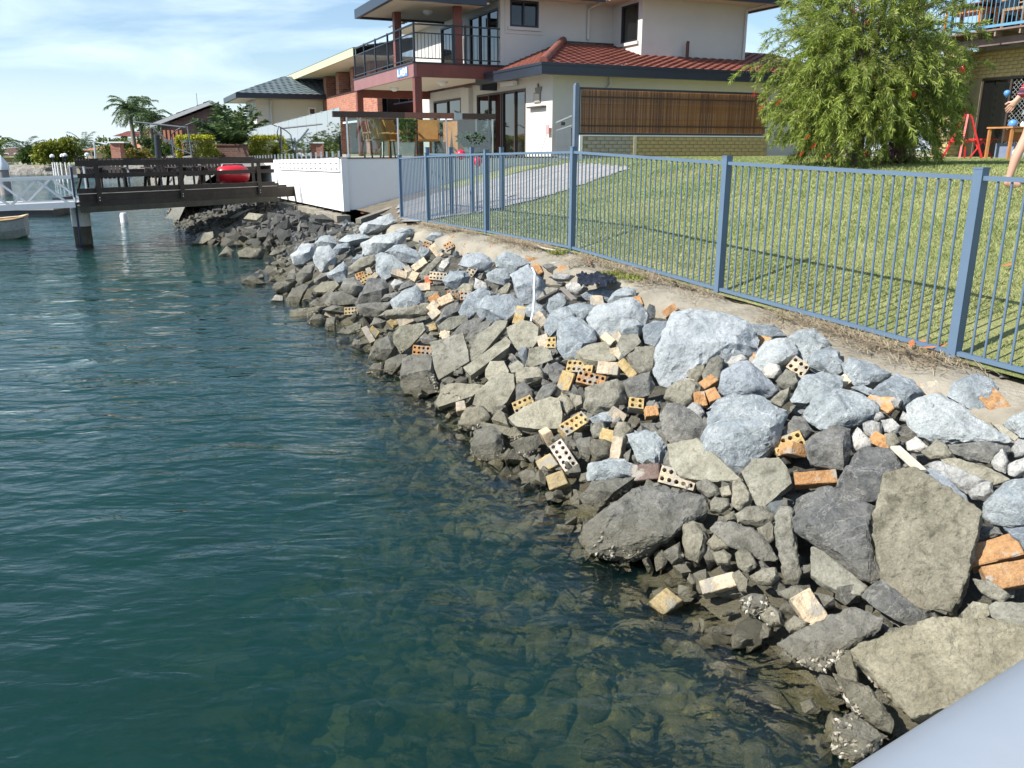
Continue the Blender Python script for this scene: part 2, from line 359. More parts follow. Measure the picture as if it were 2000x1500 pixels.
def water_mats():
    m, nt, bs, out = mat_new('harbour_water'); nt.nodes.remove(bs)
    g = nt.nodes.new('ShaderNodeNewGeometry'); mp = nt.nodes.new('ShaderNodeMapping'); nt.links.new(g.outputs['Position'], mp.inputs[0])
    mp.inputs['Rotation'].default_value = (0, 0, R(-12)); mp.inputs['Scale'].default_value = (0.55, 1.25, 1)
    n1 = tex(nt, 'ShaderNodeTexNoise', 1.5, 3, 0.5, vec=mp.outputs[0], dist=0.5)
    n2 = tex(nt, 'ShaderNodeTexNoise', 5.5, 3, 0.5, vec=mp.outputs[0], dist=0.6)
    n3 = tex(nt, 'ShaderNodeTexNoise', 18.0, 2, 0.5, vec=mp.outputs[0])
    # wind ripples: stronger out in the channel, slack close to the landing and the bank, with calm patches
    sx = nt.nodes.new('ShaderNodeSeparateXYZ'); nt.links.new(g.outputs['Position'], sx.inputs[0])
    n0 = tex(nt, 'ShaderNodeTexNoise', 0.16, 2, 0.5, vec=g.outputs['Position'])
    amp = mathn(nt, 'MULTIPLY', maprange(nt, sx.outputs[1], 3.0, 13.0, 0.42, 1.15), maprange(nt, n0.outputs['Fac'], 0.35, 0.65, 0.7, 1.15))
    def rip(src, k): return mathn(nt, 'MULTIPLY', mathn(nt, 'MULTIPLY', src, amp), k)
    hs = mathn(nt, 'ADD', mathn(nt, 'ADD', rip(n1.outputs['Fac'], 0.13), rip(n2.outputs['Fac'], 0.040)), rip(n3.outputs['Fac'], 0.005))
    h = bump(nt, None, hs, 1.0)
    fr = nt.nodes.new('ShaderNodeFresnel'); fr.inputs['IOR'].default_value = 1.333; nt.links.new(h, fr.inputs['Normal'])
    gl = nt.nodes.new('ShaderNodeBsdfGlossy'); gl.inputs['Roughness'].default_value = 0.03; nt.links.new(h, gl.inputs['Normal']); gl.inputs['Color'].default_value = (1, 1, 1, 1)
    tr = nt.nodes.new('ShaderNodeBsdfTransparent'); mx = nt.nodes.new('ShaderNodeMixShader')
    nt.links.new(fr.outputs[0], mx.inputs[0]); nt.links.new(tr.outputs[0], mx.inputs[1]); nt.links.new(gl.outputs[0], mx.inputs[2]); nt.links.new(mx.outputs[0], out.inputs['Surface'])
    vs_ = nt.nodes.new('ShaderNodeVolumeScatter'); vs_.inputs['Color'].default_value = (0.06, 0.34, 0.38, 1); vs_.inputs['Density'].default_value = 0.58; vs_.inputs['Anisotropy'].default_value = 0.0
    va = nt.nodes.new('ShaderNodeVolumeAbsorption'); va.inputs['Color'].default_value = (0.52, 0.64, 0.50, 1); va.inputs['Density'].default_value = 2.2
    ad = nt.nodes.new('ShaderNodeAddShader'); nt.links.new(vs_.outputs[0], ad.inputs[0]); nt.links.new(va.outputs[0], ad.inputs[1]); nt.links.new(ad.outputs[0], out.inputs['Volume'])
    return m
M_WATER = water_mats()
def water():
    xs = [-700, -300, -120, -60, -30] + frange(-18, 6, 0.12) + [12, 40]; ys = [-30, -8, 0] + frange(0.6, 16, 0.12) + [18, 21, 25, 30, 40, 60, 100, 180, 320, 700]
    def fn(x, y):
        k = 1.0 if -18 <= x <= 6 and 0.6 <= y <= 16 else 0.0
        return (x, y, k * (0.010 * nz((x * 0.7, y * 1.6, 0), 1.3, 2)))
    me = grid_mesh('water', xs, ys, fn, M_WATER); bm = bmesh.new(); bm.from_mesh(me)
    # close it into a body of water 3.6 m deep
    edges = [e for e in bm.edges if e.is_boundary]; ret = bmesh.ops.extrude_edge_only(bm, edges=edges)
    low = [g for g in ret['geom'] if isinstance(g, bmesh.types.BMVert)]
    for v in low: v.co.z = -3.6
    bmesh.ops.contextual_create(bm, geom=[e for e in bm.edges if e.is_boundary])
    bmesh.ops.recalc_face_normals(bm, faces=bm.faces); bm.to_mesh(me); bm.free()
    return struct('water', me)
water()

# lawn
def lawn_mat():
    m, nt, bs, out = mat_new('turf_soil')
    n1 = tex(nt, 'ShaderNodeTexNoise', 1.4, 5, 0.6); n2 = tex(nt, 'ShaderNodeTexNoise', 45.0, 4, 0.7)
    c = mix(nt, ramp(nt, n1.outputs['Fac'], [(0.35, 0), (0.65, 1)]), (0.22, 0.25, 0.08), (0.36, 0.36, 0.15)); c = mix(nt, 0.6, c, ramp(nt, n2.outputs['Fac'], [(0.3, 0.2), (0.7, 0.8)]), 'OVERLAY')
    nt.links.new(c, bs.inputs['Base Color']); bs.inputs['Roughness'].default_value = 0.9; b = tex(nt, 'ShaderNodeTexNoise', 60, 4, 0.7); bump(nt, bs, b.outputs['Fac'], 0.03); return m
def lawn_pt(s, d):
    p = fs(s, d); return (p.x, p.y, lawn_z(s, d) - 0.012)
LAWN = struct('lawn_ground', grid_mesh('lawn_ground', frange(-8, 13, 0.5) + frange(13.3, 17.5, 0.25) + [20, 30, 46], [-0.05, 0.1, 0.4, 0.8, 1.4, 2, 2.6, 3.2, 4, 5, 6, 7, 7.6, 8.4, 9.5, 12, 20, 40, 90], lawn_pt, lawn_mat()))
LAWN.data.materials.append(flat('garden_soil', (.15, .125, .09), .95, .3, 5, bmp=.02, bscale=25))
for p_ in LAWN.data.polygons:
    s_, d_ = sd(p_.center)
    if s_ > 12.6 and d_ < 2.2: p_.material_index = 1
# paved path beside the terrace
PATH_PX = [(786, 434), (835, 430), (956, 412), (1046, 390), (1129, 364), (1233, 328), (1180, 322), (1116, 318), (1000, 341), (900, 366), (776, 399)]
PATH_W = [ground_at(x, y, lawn_surf) for x, y in PATH_PX]
PATH = [(p.x, p.y) for p in PATH_W]
def pave_mat():
    m, nt, bs, out = mat_new('path_pavers'); g = nt.nodes.new('ShaderNodeNewGeometry'); mp = nt.nodes.new('ShaderNodeMapping'); mp.inputs['Rotation'].default_value = (0, 0, R(-24)); nt.links.new(g.outputs['Position'], mp.inputs[0])
    br = nt.nodes.new('ShaderNodeTexBrick'); br.inputs['Scale'].default_value = 1.0; br.inputs['Brick Width'].default_value = 0.23; br.inputs['Row Height'].default_value = 0.115; br.inputs['Mortar Size'].default_value = 0.006
    br.inputs['Color1'].default_value = (0.26, 0.25, 0.235, 1); br.inputs['Color2'].default_value = (0.35, 0.335, 0.315, 1); br.inputs['Mortar'].default_value = (0.25, 0.22, 0.2, 1); nt.links.new(mp.outputs[0], br.inputs['Vector'])
    n2 = tex(nt, 'ShaderNodeTexNoise', 3, 6, 0.6); c = mix(nt, 0.5, br.outputs['Color'], ramp(nt, n2.outputs['Fac'], [(0.3, 0.35), (0.7, 0.65)]), 'OVERLAY')
    nt.links.new(c, bs.inputs['Base Color']); bs.inputs['Roughness'].default_value = 0.85; bump(nt, bs, br.outputs['Fac'], -0.004); return m
def build_path():
    bm = bmesh.new()
    xs = frange(min(p[0] for p in PATH) - .3, max(p[0] for p in PATH) + .3, 0.12); ys = frange(min(p[1] for p in PATH) - .3, max(p[1] for p in PATH) + .3, 0.12)
    me = bpy.data.meshes.new('path'); vs, fc, idx = [], [], {}
    def vid(i, j):
        if (i, j) not in idx:
            P = Vector((xs[i], ys[j], 0)); idx[(i, j)] = len(vs); vs.append((P.x, P.y, lawn_surf(P) + 0.012))
        return idx[(i, j)]
    for i in range(len(xs) - 1):
        for j in range(len(ys) - 1):
            if in_poly(xs[i] + .06, ys[j] + .06, PATH): fc.append((vid(i, j), vid(i + 1, j), vid(i + 1, j + 1), vid(i, j + 1)))
    me.from_pydata(vs, [], fc); me.materials.append(pave_mat()); me.update(); bm.free(); struct('path', me)
build_path()

# sea wall cap: weathered concrete strip between fence and rocks
M_CAP = flat('sea_wall_concrete', (0.275, 0.25, 0.20), rough=0.9, var=0.3, scale=1.6, bmp=0.02, bscale=22, dirt=(0.17, 0.14, 0.095))
def cap():
    prof = [(0.16, -0.5), (0.16, 0.005), (0.02, 0.0), (-0.12, -0.01), (-0.26, -0.03), (-0.38, -0.05), (-0.46, -0.10), (-0.5, -0.3), (-0.5, -0.6)]
    ss = frange(-6, 12.7, 0.09); P = []
    for s in ss:
        for k, (d, dz) in enumerate(prof):
            b = fs(s, d); e = 0.06 * nz((s, d * 3, 1), 1.5) if 2 <= k else 0; e2 = 0.04 * nz((s * 3, d * 5, 7), 1.2)
            P.append((b + V * e + Z * (zfence(s) - 0.015 + dz + (e2 if 1 < k < 7 else 0)) + V * (0.05 * nz((s, 0, 3), 0.8) if k > 4 else 0)))
    n = len(prof); fc = [(i * n + j, i * n + j + 1, (i + 1) * n + j + 1, (i + 1) * n + j) for i in range(len(ss) - 1) for j in range(n - 1)]
    mb = MB(); mb.v = P; mb.f = fc
    return solo('sea_wall', mb, M_CAP, 'low rough concrete sea wall cap under the blue fence, strewn with dry grass', 'sea wall', smooth=True, base=fs(3, 0, 0.9))
cap()

# ------------------------------------------------------------------ fence
M_FENCE = flat('fence_blue_paint', (0.10, 0.155, 0.228), rough=0.5, var=0.06, scale=3)
POSTS = [-2.45, 0.0, 2.5, 5.38, 8.1, 10.85, 12.5]
def fence():
    t = thing('pool_fence', 'blue tubular metal fence along the top of the rock bank', 'fence', fs(5, 0, 1.05))
    pm = MB(); pm.obox((0, 0, 0.64), V * 0.0325, U * 0.0325, Z * 0.64); pm.obox((0, 0, 1.285), V * 0.035, U * 0.035, Z * 0.006)
    pme = to_mesh('post', pm.v, pm.f, M_FENCE)
    km = MB(); km.tube([(0, 0, 0.0), (0, 0, 1.10)], 0.0085, 8, False); kme = to_mesh('picket', km.v, km.f, M_FENCE, True)
    random.seed(4)
    for s in POSTS: piece('post', pme, t, fs(s, 0, zfence(s) - 0.04))
    for a, b in zip(POSTS, POSTS[1:]):
        pa, pb = fs(a + .0335, 0, zfence(a)), fs(b - .0335, 0, zfence(b))
        mb = MB(); mb.bar(pa + Z * 1.185, pb + Z * 1.185, 0.038, 0.028); part('top_rail', mb, M_FENCE, t)
        mb = MB(); mb.bar(pa + Z * 0.055, pb + Z * 0.055, 0.038, 0.028); part('bottom_rail', mb, M_FENCE, t)
        n = max(2, int(round((b - a) / 0.094)))
        for i in range(1, n):
            q = pa.lerp(pb, i / n); piece('picket', kme, t, q + Z * 0.0695)
    return pme, kme
PME, KME = fence()
def fence_return():                                        # second run, dropping back beside the path
    t = thing('pool_fence', 'short run of blue metal fence turning inland beside the paved path', 'fence', fs(11, 0.4, 1.0))
    a = ground_at(838, 424, lawn_surf); b = ground_at(980, 410, lawn_surf) - Z * 0.14; a = a - Z * 0.02; L = (b - a)
    mids = [0.0, 0.33, 0.62, 1.0]
    zs = lambda P: (hit(proj(P)[0], 292, P, Vector((0, 1, 0))).z - P.z) / 1.25
    for q in mids: P = a + L * q - Z * 0.04; piece('post', PME, t, P).scale.z = zs(P)
    for q0, q1 in zip(mids, mids[1:]):
        pa, pb = a + L * q0, a + L * q1; d = (pb - pa).normalized() * .034; pa, pb = pa + d, pb - d
        mb = MB(); ha, hb = zs(pa), zs(pb); mb.bar(pa + Z * (1.185 * ha - .02), pb + Z * (1.185 * hb - .02), 0.038, 0.028); part('top_rail', mb, M_FENCE, t)
        mb = MB(); mb.bar(pa + Z * 0.055, pb + Z * 0.055, 0.038, 0.028); part('bottom_rail', mb, M_FENCE, t)
        n = max(2, int(round((pb - pa).length / 0.094)))
        for i in range(1, n): piece('picket', KME, t, pa.lerp(pb, i / n) + Z * 0.0695).scale.z = (1.185 * (ha + (hb - ha) * i / n) - .1) / 1.1
fence_return()

# ------------------------------------------------------------------ the rubble bank: every stone, slab and brick its own object
TILES = {'A': (520, 420, 4.0), 'B': (850, 480, 3.948), 'C': (1240, 560, 3.948), 'D': (850, 740, 4.0), 'E': (1500, 600, 3.948), 'F': (1120, 900, 3.333), 'G': (1500, 900, 3.948), 'H': (1400, 1150, 3.333), 'I': (320, 370, 4.0)}
KIND = {'b': (M_BLUE, 'boulder', 'blue-grey'), 'B': (M_BLUE, 'boulder', 'blue-grey'), 'P': (M_PALE, 'boulder', 'pale grey'), 'd': (M_DARK, 'boulder', 'dark grey'), 'D': (M_DARK, 'boulder', 'dark grey'),
        't': (M_TAN, 'concrete_slab', 'tan worn'), 'c': (M_ROUGH, 'concrete_chunk', 'rough tan'), 'w': (M_WHITE, 'mortar_lump', 'whitish pitted'), 'p': (M_PEB, 'pebbly_slab', 'pebbly'), 'k': (M_BASALT, 'rock', 'dark grey'), 'o': (M_OYST, 'oyster_rock', 'oyster-crusted')}
def bank_normal(P):
    s, d = sd(P); w = -d; e = 0.15
    dz = (bank_z(s, w + e) - bank_z(s, w - e)) / (2 * e)          # along -V
    return Vector((V.x * dz, V.y * dz, 1)).normalized()
def refine(bm, target, passes):
    for _ in range(passes):
        es = [e for e in bm.edges if e.calc_length() > target]
        if not es: break
        bmesh.ops.subdivide_edges(bm, edges=es, cuts=1)
        bmesh.ops.triangulate(bm, faces=[f for f in bm.faces if len(f.verts) > 4])
def roughen(bm, r, amp, freq, seed, ridge=0.0):
    bm.normal_update(); off = Vector((seed * 3.7, seed * 1.3, seed * 7.1))
    new = []
    for v in bm.verts:
        q = v.co * (freq / r) + off
        n = mnoise.fractal(q, 0.85, 2.1, 4)
        if ridge: n += ridge * (mnoise.cell(q * 0.9 + v.normal * 0.6) - 0.5)
        new.append(v.co + v.normal * n * amp * r)
    for v, c in zip(bm.verts, new): v.co = c
def hull_rock(name, pts, n, kind, rng, off, px_size):
    """A stone whose visible outline is pts (world points), given real depth along n."""
    c = sum(pts, Vector()) / len(pts); r = sum((p - c).length for p in pts) / len(pts)
    rmin = min((p - c).length for p in pts)
    up = (Z - n * Z.dot(n)).normalized()
    bm = bmesh.new(); vs = []
    if kind in 'tp':                                             # slab: one broad flat face, broken edges
        th = rng.uniform(0.32, 0.45) * max(rmin, 0.5 * r) * 1.3; tilt = n
        for p in pts:
            vs.append(c + (p - c) * rng.uniform(0.94, 1.0) + n * (0.10 * r + (p - c).dot(up) * 0.05)); vs.append(c + (p - c) * rng.uniform(0.9, 1.02) - n * th)
    elif kind in 'cwo':
        T = 0.85 * rmin + 0.12 * r
        for p in pts:
            vs.append(p + n * rng.uniform(-.12, .12) * r); vs.append(c + (p - c) * rng.uniform(0.66, 0.84) + n * rng.uniform(0.35, 0.6) * T); vs.append(c + (p - c) * 0.75 - n * T * 0.8)
    else:                                                        # quarried stone: a few big facets meeting along a crest
        T = 0.7 * rmin + 0.2 * r
        side = up.cross(n)
        for p in pts: vs.append(p + n * rng.uniform(-.08, .08) * r); vs.append(c + (p - c) * rng.uniform(.68, .82) - n * T)
        low = [p for p in pts if (p - c).dot(up) < 0] or pts
        ang = rng.uniform(-.5, .5)
        cr = c - up * (0.18 * r) + up * rng.uniform(-.12, .16) * r
        for q in (-0.62, -0.15, 0.35, 0.66):
            dv = (side * math.cos(ang) + up * math.sin(ang)) * q * r * 0.95
            P = cr + dv
            vs.append(P + n * rng.uniform(0.5, 0.74) * T)
        for p in pts:
            if (p - c).dot(up) > 0.1 * r: vs.append(c + (p - c) * 0.8 + n * rng.uniform(0.14, 0.26) * T)
    for v in vs: bm.verts.new(v - off)
    h = bmesh.ops.convex_hull(bm, input=bm.verts)
    bmesh.ops.delete(bm, geom=[g for g in h['geom_interior'] if isinstance(g, bmesh.types.BMVert)], context='VERTS')
    bmesh.ops.delete(bm, geom=[v for v in bm.verts if not v.link_faces], context='VERTS')
    bmesh.ops.dissolve_limit(bm, angle_limit=R(7), verts=bm.verts, edges=bm.edges)
    big = px_size > 50
    if big:
        try: bmesh.ops.bevel(bm, geom=list(bm.edges), offset=(0.05 if kind in 'tp' else 0.07) * r * (0.6 if kind in 't' else 1), segments=1 if px_size < 90 else 2, profile=0.6, affect='EDGES', clamp_overlap=True)
        except Exception: pass
    bmesh.ops.triangulate(bm, faces=bm.faces)
    tgt = r * max(0.07, min(0.5, 8.0 / px_size)); refine(bm, tgt, 6)
    sd_ = rng.random() * 10
    if kind in 'cwo': roughen(bm, r, 0.085, 2.6, sd_, 0.25)
    elif kind == 'p': roughen(bm, r, 0.035, 5.0, sd_)
    elif kind == 't': roughen(bm, r, 0.028, 3.2, sd_)
    else: roughen(bm, r, 0.065, 2.1, sd_, 0.4)
    if px_size > 25: roughen(bm, r, 0.018 if kind != 'p' else 0.035, 7.5, sd_ + 3, 0.5 if kind in 'bBPdD' else 0.0)
    bmesh.ops.recalc_face_normals(bm, faces=bm.faces)
    me = bpy.data.meshes.new(name); bm.to_mesh(me); bm.free()
    me.polygons.foreach_set('use_smooth', [True] * len(me.polygons)); me.set_sharp_from_angle(angle=R(38 if kind in 'bBPdDtp' else 60))
    me.materials.append(KIND[kind][0]); me.update(); return me
BAYS = ['nearest partial', 'first full', 'second full', 'third full', 'fourth full', 'farthest']
LABELLED = []                                                    # (object, colour words, noun) to be labelled by where they lie
def place_words(P):
    s, d = sd(P); W = lerp_tab(s, WL); q = -d / W
    row = 'bank top' if q < .3 else 'upper bank' if q < .5 else 'mid-bank' if q < .7 else 'lower bank' if q < .88 else 'waterline'
    if s < 0: bay = 'right of nearest post'
    elif s < 2.5: bay = 'below nearest fence bay'
    elif s < 5.38: bay = 'below second fence bay'
    elif s < 8.1: bay = 'below third fence bay'
    elif s < 10.85: bay = 'below fourth fence bay'
    elif s < 13.2: bay = 'below farthest fence bay'
    else: bay = 'by the terrace wall'
    return row, bay
def label_all():
    cells = {}
    for o, words in LABELLED:
        row, bay = place_words(o.location); cells.setdefault((words, row, bay), []).append(o)
    ords = ['first', 'second', 'third', 'fourth', 'fifth', 'sixth', 'seventh', 'eighth', 'ninth', 'tenth', 'eleventh', 'twelfth', 'thirteenth', 'fourteenth']
    for (words, row, bay), L in cells.items():
        L.sort(key=lambda o: -proj(o.location)[0])
        if len(L) == 1: L[0]['label'] = f'the only {words}, {row} {bay}'
        else:
            for i, o in enumerate(L): o['label'] = f'{ords[min(i, 13)]} {words} from right, {row} {bay}'
NOUN = {'boulder': 'boulder', 'concrete_slab': 'concrete slab', 'concrete_chunk': 'concrete lump', 'mortar_lump': 'mortar lump', 'pebbly_slab': 'concrete slab', 'oyster_rock': 'rock'}
GROUPS = {'boulder': 'boulders of the rock bank', 'concrete_slab': 'broken concrete slabs on the rock bank', 'concrete_chunk': 'rough concrete lumps on the rock bank', 'mortar_lump': 'white mortar lumps on the rock bank', 'pebbly_slab': 'pebbly concrete slabs', 'oyster_rock': 'oyster-crusted rocks at the waterline'}
def outline_rock(kind, px, hero, rng):
    cx = sum(p[0] for p in px) / len(px); cyy = sum(p[1] for p in px) / len(px); gs = (1.07 if cyy > 640 else 1.15) if kind in 'bBPdtc' else 1.02
    px = [(cx + (a - cx) * gs, cyy + (b - cyy) * gs) for a, b in px]
    sz = sum(math.hypot(a - cx, b - cyy) for a, b in px) / len(px)
    base = ground_at(cx, cyy, bank_surf); r = sz * (base - CAM).length / F
    P = ground_at(cx, cyy, bank_surf, lift=min(0.3 * r, 0.10) + 0.03)
    sl = bank_normal(P); tc_ = (CAM - P).normalized(); k = 0.5 if P.y < 8 else 0.62
    jit = Vector((rng.uniform(-1, 1), rng.uniform(-1, 1), rng.uniform(-1, 1))) * (0.28 if kind in 't' else 0.12)
    if hero: jit *= 0.3
    n = (sl * (1 - k) + tc_ * k + jit).normalized()
    pts = [hit(x, y, P, n) for x, y in px]
    mat, name, col = KIND[kind]
    me = hull_rock(name, pts, n, kind, rng, P, sz)
    o = link(name, me, None, P); o['category'] = NOUN[name].split()[-1] if name != 'oyster_rock' else 'rock'; o['group'] = GROUPS[name]
    if hero: o['label'] = hero
    else: LABELLED.append((o, f'{col} {NOUN[name]}'))
    return o
